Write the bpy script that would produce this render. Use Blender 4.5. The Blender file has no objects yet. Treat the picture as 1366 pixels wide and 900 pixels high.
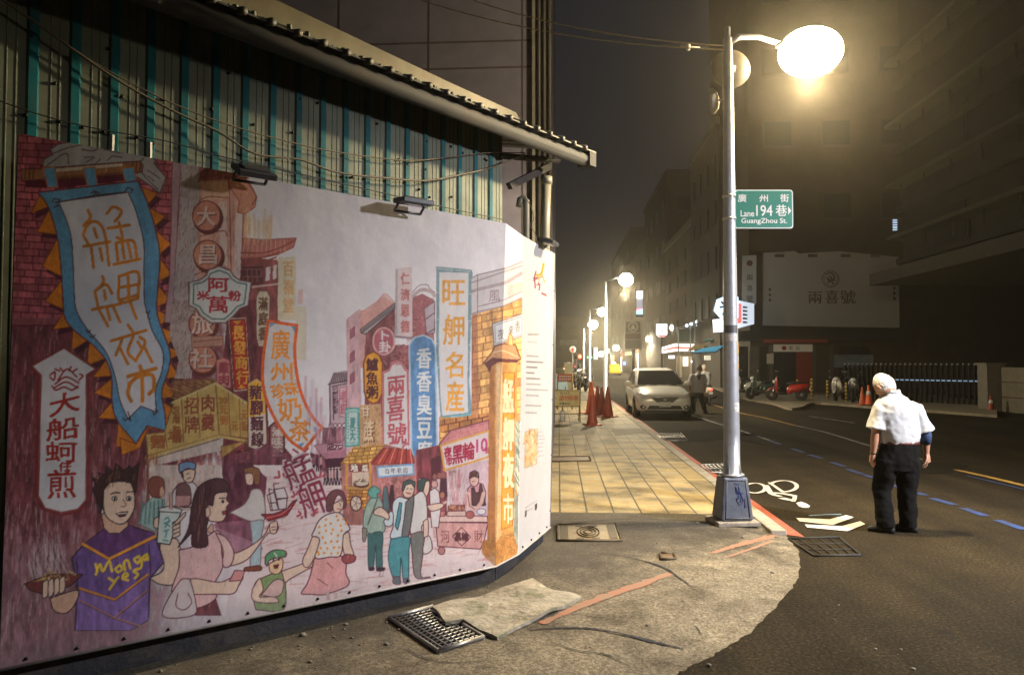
import bpy, bmesh, math, random
import numpy as np
from mathutils import Vector, Matrix
from mathutils.geometry import tessellate_polygon

random.seed(7)
rng = np.random.default_rng(11)
SC = bpy.context.scene
COL = SC.collection
R = math.radians

# ------------------------------------------------------------------ camera
FPX, CX, CY = 986.6, 683.0, 450.0          # focal length and centre, in pixels of the 1366 x 900 frame
EYE = 1.72
YAW, PITCH = R(3.6), R(1.92)
cam_d = bpy.data.cameras.new('camera')
cam = bpy.data.objects.new('camera', cam_d); COL.objects.link(cam)
cam.location = (0, 0, EYE)
cam.rotation_euler = (R(90) + PITCH, 0, YAW)
cam_d.sensor_width = 36.0
cam_d.lens = 36.0 * FPX / 1366.0
cam_d.clip_start, cam_d.clip_end = 0.05, 2000
SC.camera = cam

# ------------------------------------------------------------------ night sky
world = bpy.data.worlds.new('World'); SC.world = world; world.use_nodes = True
nt = world.node_tree; nt.nodes.clear()
wo = nt.nodes.new('ShaderNodeOutputWorld'); wb = nt.nodes.new('ShaderNodeBackground')
tc = nt.nodes.new('ShaderNodeTexCoord'); sx = nt.nodes.new('ShaderNodeSeparateXYZ')
cr = nt.nodes.new('ShaderNodeValToRGB')
cr.color_ramp.elements[0].position = 0.0; cr.color_ramp.elements[0].color = (0.016, 0.014, 0.014, 1)
cr.color_ramp.elements[1].position = 0.75; cr.color_ramp.elements[1].color = (0.0065, 0.008, 0.0115, 1)
nt.links.new(tc.outputs['Generated'], sx.inputs[0]); nt.links.new(sx.outputs['Z'], cr.inputs[0])
nt.links.new(cr.outputs[0], wb.inputs['Color']); nt.links.new(wb.outputs[0], wo.inputs['Surface'])
wb.inputs['Strength'].default_value = 1.5

# ------------------------------------------------------------------ exposure and sampling
SC.view_settings.view_transform = 'Standard'
SC.view_settings.look = 'None'
SC.view_settings.exposure = 0.0
SC.view_settings.gamma = 1.0
SC.render.engine = 'CYCLES'
SC.cycles.use_denoising = True
SC.cycles.max_bounces = 6
SC.cycles.diffuse_bounces = 3
SC.cycles.glossy_bounces = 3
SC.cycles.transmission_bounces = 4
SC.cycles.volume_bounces = 0
SC.cycles.sample_clamp_indirect = 4.0
SC.cycles.caustics_reflective = False
SC.cycles.caustics_refractive = False
LAMP_WARM = (1.0, 0.79, 0.46)
HAZE_DENSITY, HAZE_G = 0.0014, 0.88
MAIN_LAMP_W = 1500.0
FAR_LAMP_W = 2100.0
OPPOSITE_LAMP_W = 5900.0

# ------------------------------------------------------------------ pixel -> place
_F = Vector((-math.sin(YAW) * math.cos(PITCH), math.cos(YAW) * math.cos(PITCH), math.sin(PITCH)))
_R = Vector((math.cos(YAW), math.sin(YAW), 0))
_U = _R.cross(_F)
FH = Vector((-math.sin(YAW), math.cos(YAW), 0))
O = Vector((0, 0, EYE))
def ray(px, py): return _F + _R * ((px - CX) / FPX) + _U * ((CY - py) / FPX)
def gnd(px, py, z=0.0):
    d = ray(px, py); return O + d * ((z - EYE) / d.z)
def dep(px, py, D):
    d = ray(px, py); return O + d * (D / d.dot(FH))
def atY(px, py, Y):
    d = ray(px, py); return O + d * (Y / d.y)
def atX(px, py, X):
    d = ray(px, py); return O + d * (X / d.x)
def on_plane(px, py, p, n):
    d = ray(px, py); return O + d * ((p - O).dot(n) / d.dot(n))
def proj(P):
    v = P - O; w = v.dot(_F); return (CX + FPX * v.dot(_R) / w, CY - FPX * v.dot(_U) / w)

# ------------------------------------------------------------------ materials
def srgb(r, g=None, b=None):
    if g is None: r, g, b = r
    f = lambda c: (c / 12.92 if c <= 0.04045 else ((c + 0.055) / 1.055) ** 2.4)
    return (f(r / 255.0), f(g / 255.0), f(b / 255.0))
MATS = {}
def mat(name, col=(0.5, 0.5, 0.5), rough=0.6, metal=0.0, var=0.15, scale=6.0, bump=0.0, bscale=40.0, spec=0.5, dirt=None, dirt_amt=0.5, dirt_scale=2.0, coat=0.0, emit=None, estr=0.0):
    """principled material whose colour is broken up by noise; optional second colour in stains"""
    if name in MATS: return MATS[name]
    m = bpy.data.materials.new(name); m.use_nodes = True
    N, L = m.node_tree.nodes, m.node_tree.links
    b = N['Principled BSDF']
    b.inputs['Roughness'].default_value = rough; b.inputs['Metallic'].default_value = metal
    b.inputs['Specular IOR Level'].default_value = spec
    b.inputs['Coat Weight'].default_value = coat
    t = N.new('ShaderNodeTexCoord')
    n = N.new('ShaderNodeTexNoise'); n.inputs['Scale'].default_value = scale; n.inputs['Detail'].default_value = 6; n.inputs['Roughness'].default_value = 0.65
    L.new(t.outputs['Object'], n.inputs['Vector'])
    mp = N.new('ShaderNodeMapRange'); mp.inputs[1].default_value = 0.3; mp.inputs[2].default_value = 0.7
    mp.inputs[3].default_value = 1 - var; mp.inputs[4].default_value = 1 + var
    L.new(n.outputs['Fac'], mp.inputs[0])
    mx = N.new('ShaderNodeMix'); mx.data_type = 'RGBA'; mx.blend_type = 'MULTIPLY'; mx.inputs[0].default_value = 1.0
    mx.inputs[6].default_value = (*col, 1); L.new(mp.outputs[0], mx.inputs[7])
    out = mx.outputs[2]
    if dirt is not None:
        n2 = N.new('ShaderNodeTexNoise'); n2.inputs['Scale'].default_value = dirt_scale; n2.inputs['Detail'].default_value = 8; n2.inputs['Roughness'].default_value = 0.7
        L.new(t.outputs['Object'], n2.inputs['Vector'])
        r2 = N.new('ShaderNodeMapRange'); r2.inputs[1].default_value = 0.5; r2.inputs[2].default_value = 0.72; r2.inputs[3].default_value = 0; r2.inputs[4].default_value = dirt_amt
        L.new(n2.outputs['Fac'], r2.inputs[0])
        m2 = N.new('ShaderNodeMix'); m2.data_type = 'RGBA'; L.new(r2.outputs[0], m2.inputs[0]); L.new(out, m2.inputs[6]); m2.inputs[7].default_value = (*dirt, 1)
        out = m2.outputs[2]
    L.new(out, b.inputs['Base Color'])
    if bump > 0:
        n3 = N.new('ShaderNodeTexNoise'); n3.inputs['Scale'].default_value = bscale; n3.inputs['Detail'].default_value = 5
        L.new(t.outputs['Object'], n3.inputs['Vector'])
        bp = N.new('ShaderNodeBump'); bp.inputs['Strength'].default_value = bump; bp.inputs['Distance'].default_value = 0.02
        L.new(n3.outputs['Fac'], bp.inputs['Height']); L.new(bp.outputs[0], b.inputs['Normal'])
    if emit is not None:
        b.inputs['Emission Color'].default_value = (*emit, 1); b.inputs['Emission Strength'].default_value = estr
    MATS[name] = m
    return m
def glow(name, col, strength):
    """surface that gives off light: lamp lens, lit sign"""
    return mat(name, col, rough=0.4, var=0.05, emit=col, estr=strength)

# ------------------------------------------------------------------ mesh builder
class MB:
    def __init__(s): s.v, s.f, s.m, s.sm, s.p = [], [], [], [], []
    def add(s, vs, fs, mi=0, smooth=False):
        o = len(s.v); s.p.append((o, len(s.f))); s.v += [tuple(v) for v in vs]
        for f in fs: s.f.append([i + o for i in f]); s.m.append(mi); s.sm.append(smooth)
        return s
    def box(s, c, size, mi=0, rz=0.0, rx=0.0, ry=0.0, M=None, taper=1.0):
        sx, sy, sz = size[0] / 2, size[1] / 2, size[2] / 2
        vs = []
        for z in (-sz, sz):
            k = taper if z > 0 else 1.0
            for x, y in ((-sx, -sy), (sx, -sy), (sx, sy), (-sx, sy)): vs.append(Vector((x * k, y * k, z)))
        T = Matrix.Translation(Vector(c)) @ Matrix.Rotation(rz, 4, 'Z') @ Matrix.Rotation(ry, 4, 'Y') @ Matrix.Rotation(rx, 4, 'X')
        if M is not None: T = M @ T
        return s.add([T @ v for v in vs], [(3, 2, 1, 0), (4, 5, 6, 7), (0, 1, 5, 4), (1, 2, 6, 5), (2, 3, 7, 6), (3, 0, 4, 7)], mi)
    def prism(s, pts, vec, mi=0):
        """closed outline (list of 3-D points) extruded along vec"""
        n = len(pts); P = [Vector(p) for p in pts]; V = Vector(vec)
        tri = tessellate_polygon([P])
        vs = P + [p + V for p in P]
        fs = [tuple(t) for t in tri] + [tuple(i + n for i in reversed(t)) for t in tri] + [(i, (i + 1) % n, (i + 1) % n + n, i + n) for i in range(n)]
        return s.add(vs, fs, mi)
    def sheet(s, pts, mi=0):
        P = [Vector(p) for p in pts]
        return s.add(P, [tuple(t) for t in tessellate_polygon([P])], mi)
    def tube(s, path, rad, n=10, mi=0, caps=True, sx=1.0):
        P = [Vector(p) for p in path]
        if not hasattr(rad, '__len__'): rad = [rad] * len(P)
        vs, fs = [], []
        up = None
        for i, p in enumerate(P):
            t = (P[min(i + 1, len(P) - 1)] - P[max(i - 1, 0)]).normalized()
            if up is None:
                up = Vector((0, 0, 1)) if abs(t.z) < 0.9 else Vector((0, 1, 0))
            a = (up - t * up.dot(t))
            if a.length < 1e-5: a = t.orthogonal()
            a.normalize(); up = a; b = t.cross(a)
            for k in range(n):
                w = 2 * math.pi * k / n
                vs.append(p + (a * math.cos(w) + b * (math.sin(w) * sx)) * rad[i])
        for i in range(len(P) - 1):
            for k in range(n): fs.append((i * n + k, i * n + (k + 1) % n, (i + 1) * n + (k + 1) % n, (i + 1) * n + k))
        if caps:
            fs.append(tuple(reversed(range(n)))); fs.append(tuple((len(P) - 1) * n + k for k in range(n)))
        return s.add(vs, fs, mi, True)
    def lathe(s, c, prof, n=20, mi=0, M=None, smooth=True):
        """profile of (radius, height) turned about the z axis at c"""
        vs, fs = [], []
        for r, z in prof:
            for k in range(n):
                w = 2 * math.pi * k / n; v = Vector((r * math.cos(w), r * math.sin(w), z))
                if M is not None: v = M @ v
                vs.append(v + Vector(c))
        for i in range(len(prof) - 1):
            for k in range(n): fs.append((i * n + k, i * n + (k + 1) % n, (i + 1) * n + (k + 1) % n, (i + 1) * n + k))
        fs.append(tuple(reversed(range(n)))); fs.append(tuple((len(prof) - 1) * n + k for k in range(n)))
        return s.add(vs, fs, mi, smooth)
    def ball(s, c, rad, mi=0, n=14, M=None):
        rx, ry, rz = (rad, rad, rad) if not hasattr(rad, '__len__') else rad
        vs, fs = [], []
        h = n // 2 + 1
        for i in range(h + 1):
            a = math.pi * (i + 0.02 * (i == 0) - 0.02 * (i == h)) / h
            for k in range(n):
                w = 2 * math.pi * k / n
                v = Vector((rx * math.sin(a) * math.cos(w), ry * math.sin(a) * math.sin(w), rz * math.cos(a)))
                if M is not None: v = M @ v
                vs.append(v + Vector(c))
        for i in range(h):
            for k in range(n): fs.append((i * n + k, (i + 1) * n + k, (i + 1) * n + (k + 1) % n, i * n + (k + 1) % n))
        fs.append(tuple(range(n))); fs.append(tuple(reversed([h * n + k for k in range(n)])))
        return s.add(vs, fs, mi, True)
    def loft(s, rings, mi=0, caps=True, smooth=True, close=True):
        n = len(rings[0]); vs = [p for r in rings for p in r]; fs = []
        for i in range(len(rings) - 1):
            for k in range(n if close else n - 1): fs.append((i * n + k, i * n + (k + 1) % n, (i + 1) * n + (k + 1) % n, (i + 1) * n + k))
        if caps: fs.append(tuple(reversed(range(n)))); fs.append(tuple((len(rings) - 1) * n + k for k in range(n)))
        return s.add(vs, fs, mi, smooth)
    def build(s, name, mats, parent=None, loc=(0, 0, 0), bevel=0.0, remesh=0.0, subsurf=0, relax=0, crease=0.0):
        me = bpy.data.meshes.new(name); me.from_pydata(s.v, [], s.f)
        if not isinstance(mats, (list, tuple)): mats = [mats]
        for m in mats: me.materials.append(m)
        me.polygons.foreach_set('material_index', s.m); me.polygons.foreach_set('use_smooth', s.sm)
        bm = bmesh.new(); bm.from_mesh(me); bmesh.ops.recalc_face_normals(bm, faces=bm.faces); bm.to_mesh(me); bm.free()
        me.update()
        o = bpy.data.objects.new(name, me); COL.objects.link(o)
        if remesh or subsurf or bevel or relax:
            if bevel:
                q = o.modifiers.new('b', 'BEVEL'); q.width = bevel; q.segments = 2; q.limit_method = 'ANGLE'; q.angle_limit = R(40)
            if remesh:
                q = o.modifiers.new('r', 'REMESH'); q.mode = 'VOXEL'; q.voxel_size = remesh; q.use_smooth_shade = True
            if relax:
                q = o.modifiers.new('s', 'SMOOTH'); q.factor = 0.5; q.iterations = relax
            if crease:
                tx = bpy.data.textures.get('folds') or bpy.data.textures.new('folds', 'CLOUDS'); tx.noise_scale = .085; tx.noise_depth = 1
                q = o.modifiers.new('d', 'DISPLACE'); q.texture = tx; q.strength = crease; q.mid_level = .5; q.texture_coords = 'LOCAL'
            if subsurf:
                q = o.modifiers.new('u', 'SUBSURF'); q.levels = q.render_levels = subsurf
            BAKE.append(o)
        if parent is not None: o.parent = parent
        o.location = loc
        return o
    def each(s, name, mats, parent):
        """every shape added so far becomes a part of its own"""
        for a, b, c, d in zip(s.p, s.p[1:] + [(len(s.v), len(s.f))], s.p, s.p):
            q = MB(); q.v = s.v[a[0]:b[0]]; q.f = [[i - a[0] for i in f] for f in s.f[a[1]:b[1]]]; q.m = s.m[a[1]:b[1]]; q.sm = s.sm[a[1]:b[1]]
            q.build(name, mats, parent)
BAKE = []
def bake_all():
    """turn the modifiers into plain mesh data"""
    dg = bpy.context.evaluated_depsgraph_get()
    done = {}
    for o in BAKE:
        me = bpy.data.meshes.new_from_object(o.evaluated_get(dg)); me.name = o.name; done[o] = me
    for o, me in done.items():
        o.modifiers.clear(); o.data = me
    BAKE.clear()

def tag(o, label, cat, group=None, kind=None):
    o['label'] = label; o['category'] = cat
    if group: o['group'] = group
    if kind: o['kind'] = kind
    return o
def struct(o, label=None):
    o['kind'] = 'structure'
    if label: o['label'] = label
    return o
def thing(name, label, cat, loc=(0, 0, 0), rz=0.0, group=None):
    o = bpy.data.objects.new(name, None); COL.objects.link(o); o.empty_display_size = 0.1
    o.location = loc; o.rotation_euler = (0, 0, rz)
    return tag(o, label, cat, group)
def copy_tree(o, parent=None):
    c = o.copy(); COL.objects.link(c)
    if parent is not None: c.parent = parent
    for ch in o.children: copy_tree(ch, c)
    return c

# ------------------------------------------------------------------ lettering
GLYPH = {}
def make_glyphs(words, offset, key):
    obs = []
    for w in words:
        cu = bpy.data.curves.new('g', 'FONT'); cu.body = w; cu.resolution_u = 3; cu.offset = offset; cu.size = 1.0
        o = bpy.data.objects.new('g', cu); COL.objects.link(o); obs.append((w, o, cu))
    bpy.context.view_layer.update()
    dg = bpy.context.evaluated_depsgraph_get()
    for w, o, cu in obs:
        me = o.evaluated_get(dg).to_mesh()
        v = np.array([p.co[:2] for p in me.vertices], dtype=float)
        me.calc_loop_triangles()
        t = [tuple(q.vertices) for q in me.loop_triangles]
        o.evaluated_get(dg).to_mesh_clear()
        if len(v) == 0: continue
        lo, hi = v.min(0), v.max(0)
        GLYPH[(w, key)] = ((v - lo) / np.maximum(hi - lo, 1e-6), t, (hi - lo)[0] / (hi - lo)[1])
    for w, o, cu in obs:
        bpy.data.objects.remove(o); bpy.data.curves.remove(cu)
def put_text(mb, word, p00, ux, uy, mi=0, key='n'):
    """lay a word in the parallelogram p00 + u*ux + v*uy"""
    v, t, _ = GLYPH[(word, key)]
    P = [Vector(p00) + Vector(ux) * float(a) + Vector(uy) * float(b) for a, b in v]
    mb.add(P, t, mi)
# ================================================================== the printed hoarding
BOLD = list("艋舺夜市旺名産香臭豆腐廣州珍珠奶茶兩喜號大船蚵仔煎長發商行阿萬米粉昌旅社黑輪豬腳麵線滷味王飯鱸魚粥卜卦百福堂招牌肉羹元仁濟恩德滿庭甘蔗夏天地瓜年老店風雲閣夜來河財街巷請勿停車出入口雞肉湯麵場") + ['Monga', 'Yes', 'GuangZhou St.', 'Lane', '194', '10', '20', '15']
make_glyphs(sorted(set(BOLD)), 0.0, 'n')

class Canvas:
    """paint layer in frame pixels; the colours of the print"""
    def __init__(s, x0, y0, x1, y1, S):
        s.x0, s.y0, s.S = x0, y0, S
        s.w, s.h = int((x1 - x0) * S), int((y1 - y0) * S)
        s.c = np.zeros((s.h, s.w, 3), np.float32)
        s.n1 = s.noise(90) * 0.5 + s.noise(24) * 0.3 + s.noise(6) * 0.2
        s.n2 = s.noise(5, 22) * 0.6 + s.noise(3, 8) * 0.4
    def noise(s, cell, cell_y=None):
        cy = (cell_y or cell) * s.S; cx = cell * s.S
        gh, gw = int(s.h / cy) + 3, int(s.w / cx) + 3
        g = rng.random((gh, gw)).astype(np.float32)
        yy = np.arange(s.h) / cy; xx = np.arange(s.w) / cx
        yi = yy.astype(int); xi = xx.astype(int)
        fy = (yy - yi); fx = (xx - xi); fy = (fy * fy * (3 - 2 * fy))[:, None]; fx = (fx * fx * (3 - 2 * fx))[None, :]
        a = g[yi][:, xi]; b = g[yi][:, xi + 1]; c = g[yi + 1][:, xi]; d = g[yi + 1][:, xi + 1]
        return ((a * (1 - fx) + b * fx) * (1 - fy) + (c * (1 - fx) + d * fx) * fy) * 2 - 1
    def _box(s, P, pad=2):
        q = (np.asarray(P, float) - (s.x0, s.y0)) * s.S
        lo = np.maximum(np.floor(q.min(0) - pad), 0).astype(int); hi = np.minimum(np.ceil(q.max(0) + pad), (s.w, s.h)).astype(int)
        return q, lo, hi
    def mask(s, P):
        q, lo, hi = s._box(P)
        if (hi <= lo).any(): return None
        X = np.arange(lo[0], hi[0])[None, :] + 0.5; Y = np.arange(lo[1], hi[1])[:, None] + 0.5
        m = np.zeros((hi[1] - lo[1], hi[0] - lo[0]), bool)
        n = len(q)
        for i in range(n):
            (xa, ya), (xb, yb) = q[i], q[(i + 1) % n]
            if ya == yb: continue
            c = ((ya > Y) != (yb > Y)) & (X < (xb - xa) * (Y - ya) / (yb - ya) + xa)
            m ^= c
        return m.astype(np.float32), lo, hi
    def mix(s, m, lo, hi, col, a=1.0, tex=0.10, streak=0.0):
        sl = (slice(lo[1], hi[1]), slice(lo[0], hi[0]))
        c = np.asarray(col, np.float32)[None, None, :] / 255.0
        c = c * (1 + tex * s.n1[sl][..., None] + streak * s.n2[sl][..., None])
        k = (m * a)[..., None]
        s.c[sl] = s.c[sl] * (1 - k) + c * k
    def poly(s, P, col, a=1.0, tex=0.10, streak=0.0, edge=None, ew=1.0):
        r = s.mask(P)
        if r: s.mix(*r, col, a, tex, streak)
        if edge is not None: s.line(list(P) + [P[0]], ew, edge)
        return s
    def line(s, P, w, col, a=1.0, tex=0.15, smooth=False):
        if smooth: P = spline(P)
        q, lo, hi = s._box(P, pad=w * s.S + 2)
        if (hi <= lo).any(): return s
        X = np.arange(lo[0], hi[0])[None, :] + 0.5; Y = np.arange(lo[1], hi[1])[:, None] + 0.5
        d = np.full((hi[1] - lo[1], hi[0] - lo[0]), 1e9, np.float32)
        for i in range(len(q) - 1):
            ax, ay = q[i]; bx, by = q[i + 1]; dx, dy = bx - ax, by - ay
            t = np.clip(((X - ax) * dx + (Y - ay) * dy) / max(dx * dx + dy * dy, 1e-6), 0, 1)
            d = np.minimum(d, (X - ax - t * dx) ** 2 + (Y - ay - t * dy) ** 2)
        m = np.clip(w * s.S / 2 - np.sqrt(d) + 0.5, 0, 1)
        s.mix(m, lo, hi, col, a, tex); return s
    def oval(s, cx, cy, rx, ry, col, a=1.0, tex=0.1, edge=None, ew=1.0, rot=0.0):
        n = 28; P = []
        for k in range(n):
            w = 2 * math.pi * k / n; x, y = rx * math.cos(w), ry * math.sin(w)
            P.append((cx + x * math.cos(rot) - y * math.sin(rot), cy + x * math.sin(rot) + y * math.cos(rot)))
        return s.poly(P, col, a, tex, edge=edge, ew=ew)
    def char(s, w, box, col, rot=0.0, shear=0.0, key='b', a=1.0, taper=0.0, tex=0.2):
        """a character filling box = (x0, y0, x1, y1); shear tilts its rows"""
        if (w, 'n') not in GLYPH: return s
        v, tris, _ = GLYPH[(w, 'n')]
        x0, y0, x1, y1 = box; cx, cy = (x0 + x1) / 2, (y0 + y1) / 2
        u = (v[:, 0] - 0.5) * (x1 - x0); t = (0.5 - v[:, 1]) * (y1 - y0) + u * shear
        c, n = math.cos(rot), math.sin(rot)
        P = np.stack([cx + u * c - t * n, cy + u * n + t * c], 1)
        q, lo, hi = s._box(P, 4)
        if (hi <= lo).any(): return s
        m = np.zeros((hi[1] - lo[1], hi[0] - lo[0]), np.float32)
        for tr in tris:
            T = q[list(tr)]
            l = np.maximum(np.floor(T.min(0)).astype(int), lo); h = np.minimum(np.ceil(T.max(0)).astype(int) + 1, hi)
            if (h <= l).any(): continue
            X = np.arange(l[0], h[0])[None, :] + 0.5; Y = np.arange(l[1], h[1])[:, None] + 0.5
            A, B, Cc = T
            e = lambda p, r: (r[0] - p[0]) * (Y - p[1]) - (r[1] - p[1]) * (X - p[0])
            e1, e2, e3 = e(A, B), e(B, Cc), e(Cc, A)
            k = ((e1 >= 0) & (e2 >= 0) & (e3 >= 0)) | ((e1 <= 0) & (e2 <= 0) & (e3 <= 0))
            sub = m[l[1] - lo[1]:h[1] - lo[1], l[0] - lo[0]:h[0] - lo[0]]; np.maximum(sub, k, out=sub)
        if key == 'b':
            k = max(1, int(round(0.035 * (y1 - y0) * s.S / 2))); b = m.copy()
            for dx, dy in ((1, 0), (-1, 0), (0, 1), (0, -1), (1, 1), (-1, -1), (1, -1), (-1, 1)):
                b = np.maximum(b, np.roll(np.roll(m, dx * k, 1), dy * k if dx else dy, 0))
            m = b
        s.mix(m, lo, hi, col, a, tex); return s
    def column(s, word, x0, y0, x1, y1, col, dx=0.0, gap=0.12, **kw):
        """characters one below the other; dx drifts the column sideways"""
        n = len(word); h = (y1 - y0) / n
        for i, ch in enumerate(word):
            s.char(ch, (x0 + dx * i, y0 + h * i + h * gap / 2, x1 + dx * i, y0 + h * (i + 1) - h * gap / 2), col, **kw)
        return s
    def hatch(s, P, n, cols, ln=(5, 14), w=0.8, ang=90, spread=10, a=0.5):
        """coloured-pencil strokes inside an outline"""
        r = s.mask(P)
        if not r: return s
        m, lo, hi = r; H, W = m.shape
        for _ in range(n):
            x, y = rng.integers(0, W), rng.integers(0, H)
            if m[y, x] < 0.5: continue
            px, py = (x + lo[0]) / s.S + s.x0, (y + lo[1]) / s.S + s.y0
            g = R(ang + rng.uniform(-spread, spread)); l = rng.uniform(*ln) / 2
            s.line([(px - l * math.cos(g), py - l * math.sin(g)), (px + l * math.cos(g), py + l * math.sin(g))], w * rng.uniform(0.7, 1.4), cols[rng.integers(len(cols))], a * rng.uniform(0.5, 1), 0)
        return s
    def bricks(s, P, h, w, col, mortar, slope=0.0, mw=1.1, vary=0.18):
        r = s.mask(P)
        if not r: return s
        m, lo, hi = r
        X = (np.arange(lo[0], hi[0])[None, :]) / s.S + s.x0; Y = (np.arange(lo[1], hi[1])[:, None]) / s.S + s.y0
        sl = (slice(lo[1], hi[1]), slice(lo[0], hi[0]))
        v = Y + slope * X + 1.0 * s.n1[sl] ; u = X + 1.5 * s.n1[sl][::-1, :]
        row = np.floor(v / h); fv = v / h - row
        off = (np.sin(row * 12.9898) * 43758.5453) % 1.0
        cu = u / w + off + 0.0; colm = np.floor(cu); fu = cu - colm
        rnd = (np.sin(row * 78.233 + colm * 37.719) * 43758.5453) % 1.0
        joint = (fv < mw / h) | (fu < mw / w)
        base = np.asarray(col, np.float32) / 255.0; mo = np.asarray(mortar, np.float32) / 255.0
        c = base[None, None] * (1 + vary * (rnd[..., None] - 0.5) * 2) * (1 + 0.15 * s.n2[sl][..., None])
        c = np.where(joint[..., None], mo[None, None], c)
        s.c[sl] = s.c[sl] * (1 - m[..., None]) + c * m[..., None]
        return s
def spline(P, k=6):
    P = [np.asarray(p, float) for p in P]; Q = [2 * P[0] - P[1]] + P + [2 * P[-1] - P[-2]]; out = []
    for i in range(1, len(Q) - 2):
        a, b, c, d = Q[i - 1], Q[i], Q[i + 1], Q[i + 2]
        for j in range(k):
            t = j / k
            out.append(0.5 * (2 * b + (c - a) * t + (2 * a - 5 * b + 4 * c - d) * t * t + (3 * b - a - 3 * c + d) * t ** 3))
    out.append(P[-1]); return out
def lp(a, b, t): return tuple(x + (y - x) * t for x, y in zip(a, b))
def zm(x0, y0, s): return lambda *q: [(x0 + q[i] / s, y0 + q[i + 1] / s) for i in range(0, len(q), 2)]

cv = Canvas(-45, 160, 748, 1010, 2)
WHT = (232, 227, 235); INK = (84, 34, 52); BLK = (38, 26, 34)
BR = (176, 86, 98); MO = (112, 38, 54); ORG = (232, 138, 36); BLU = (96, 160, 206); RED = (188, 44, 50)
A, B, C_ = zm(0, 170, 3.75), zm(0, 400, 3.75), zm(0, 600, 3.75)
D, E, F_ = zm(180, 210, 900 / 220), zm(180, 400, 900 / 220), zm(180, 600, 900 / 220)
G, H_, I_, J = zm(340, 340, 900 / 140), zm(340, 440, 900 / 140), zm(330, 560, 5.625), zm(330, 640, 5.625)
K_, L_, M_ = zm(430, 340, 6), zm(430, 460, 6), zm(440, 600, 900 / 190)
N_, O_, Q_ = zm(560, 330, 5), zm(560, 480, 5), zm(560, 600, 5)

# paper and street ground
cv.poly([(-45, 160), (748, 160), (748, 1010), (-45, 1010)], WHT, tex=0.03)
GX = (np.arange(cv.w) / cv.S + cv.x0)[None, :]; GY = (np.arange(cv.h) / cv.S + cv.y0)[:, None]
def wash(wt, col, tex=.1, streak=0.0): cv.mix(wt.clip(0, 1).astype(np.float32), (0, 0), (cv.w, cv.h), col, 1.0, tex, streak)
sm = lambda v: (lambda t: t * t * (3 - 2 * t))(v.clip(0, 1))
wash(.65 * sm((GY - 575) / 60 + .4 * cv.n1) * sm((GX - 250) / 120), (220, 192, 190))
cv.hatch([(330, 640), (460, 600), (650, 660), (660, 760), (400, 800), (330, 740)], 420, [(186, 104, 96), (198, 130, 118), (170, 96, 108)], (10, 26), 1.3, -8, 10, 0.5)
# left wall: bricks above, plum wash below
wash(sm((GY - 405) / 12) * sm((335 - 95 * sm((GY - 600) / 60) - GX) / 70 + .5 * cv.n2), (116, 56, 64), .1, .28)
wash(.6 * sm((GY - 660) / 120 + .4 * cv.n2) * sm((330 - GX) / 130 + .5 * cv.n2), (150, 128, 142), .1, .25)
cv.hatch([(-45, 430), (130, 430), (200, 560), (200, 640), (110, 700), (40, 860), (-45, 860)], 1500, [(92, 40, 58), (158, 92, 96), (186, 140, 146), (110, 50, 66), (206, 176, 180)], (10, 30), 1.2, 95, 10, 0.6)
cv.hatch([(-45, 650), (110, 690), (100, 760), (40, 900), (320, 900), (330, 1000), (-45, 1000)], 700, [(196, 170, 178), (206, 190, 200), (120, 70, 84), (160, 110, 120)], (12, 34), 1.3, 93, 8, 0.5)
cv.bricks([(-45, 150), (250, 150), (232, 425), (-45, 428)], 9.4, 21, BR, MO, slope=-0.05, mw=1.7)
cv.poly([(-45, 424), (80, 424), (82, 433), (-45, 433)], (150, 80, 88)); cv.line([(-45, 434), (82, 434)], 2, MO)
# crumpled scroll at the top
cv.poly(A(250, 110, 290, 85, 360, 72, 480, 95, 610, 118, 740, 142, 780, 165, 770, 180, 790, 205, 830, 250, 800, 330, 750, 290, 690, 250, 215, 195, 220, 160, 265, 135), (176, 174, 178), edge=(92, 70, 76), ew=1.5)
for q in (A(270, 130, 330, 105, 420, 85), A(235, 190, 330, 130, 345, 185), A(410, 110, 460, 118, 490, 108), A(425, 150, 470, 150, 430, 175), A(520, 112, 600, 128), A(540, 165, 560, 145, 610, 150), A(480, 180, 500, 160), A(720, 150, 700, 190, 720, 240, 790, 310), A(740, 215, 800, 255), A(735, 240, 770, 270)):
    cv.line(q, 1.5, (96, 74, 74), smooth=True)
# pole that carries the long banner
cv.poly(A(120, 260, 250, 250, 420, 240, 650, 222, 650, 262, 300, 305, 130, 300), (92, 26, 42))
cv.poly(A(105, 210, 215, 205, 420, 190, 610, 175, 700, 170, 715, 190, 712, 225, 600, 235, 420, 252, 215, 262, 110, 268), (160, 104, 66), edge=INK, ew=1.5)
cv.poly(A(215, 212, 610, 180, 612, 194, 215, 230), (214, 196, 176)); cv.poly(A(215, 250, 610, 224, 612, 236, 215, 264), (126, 66, 40))
for x in (125, 145, 165, 660, 680, 700): cv.line(A(x, 268 - x * .06, x + 4, 208 - x * .055), 1.6, (104, 54, 34))
for x in (215, 415, 610): cv.poly(A(x, 205, x + 60, 198, x + 66, 240, x + 75, 300, x + 25, 300, x + 10, 245), BLU, edge=(190, 100, 40), ew=1.5)
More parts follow.
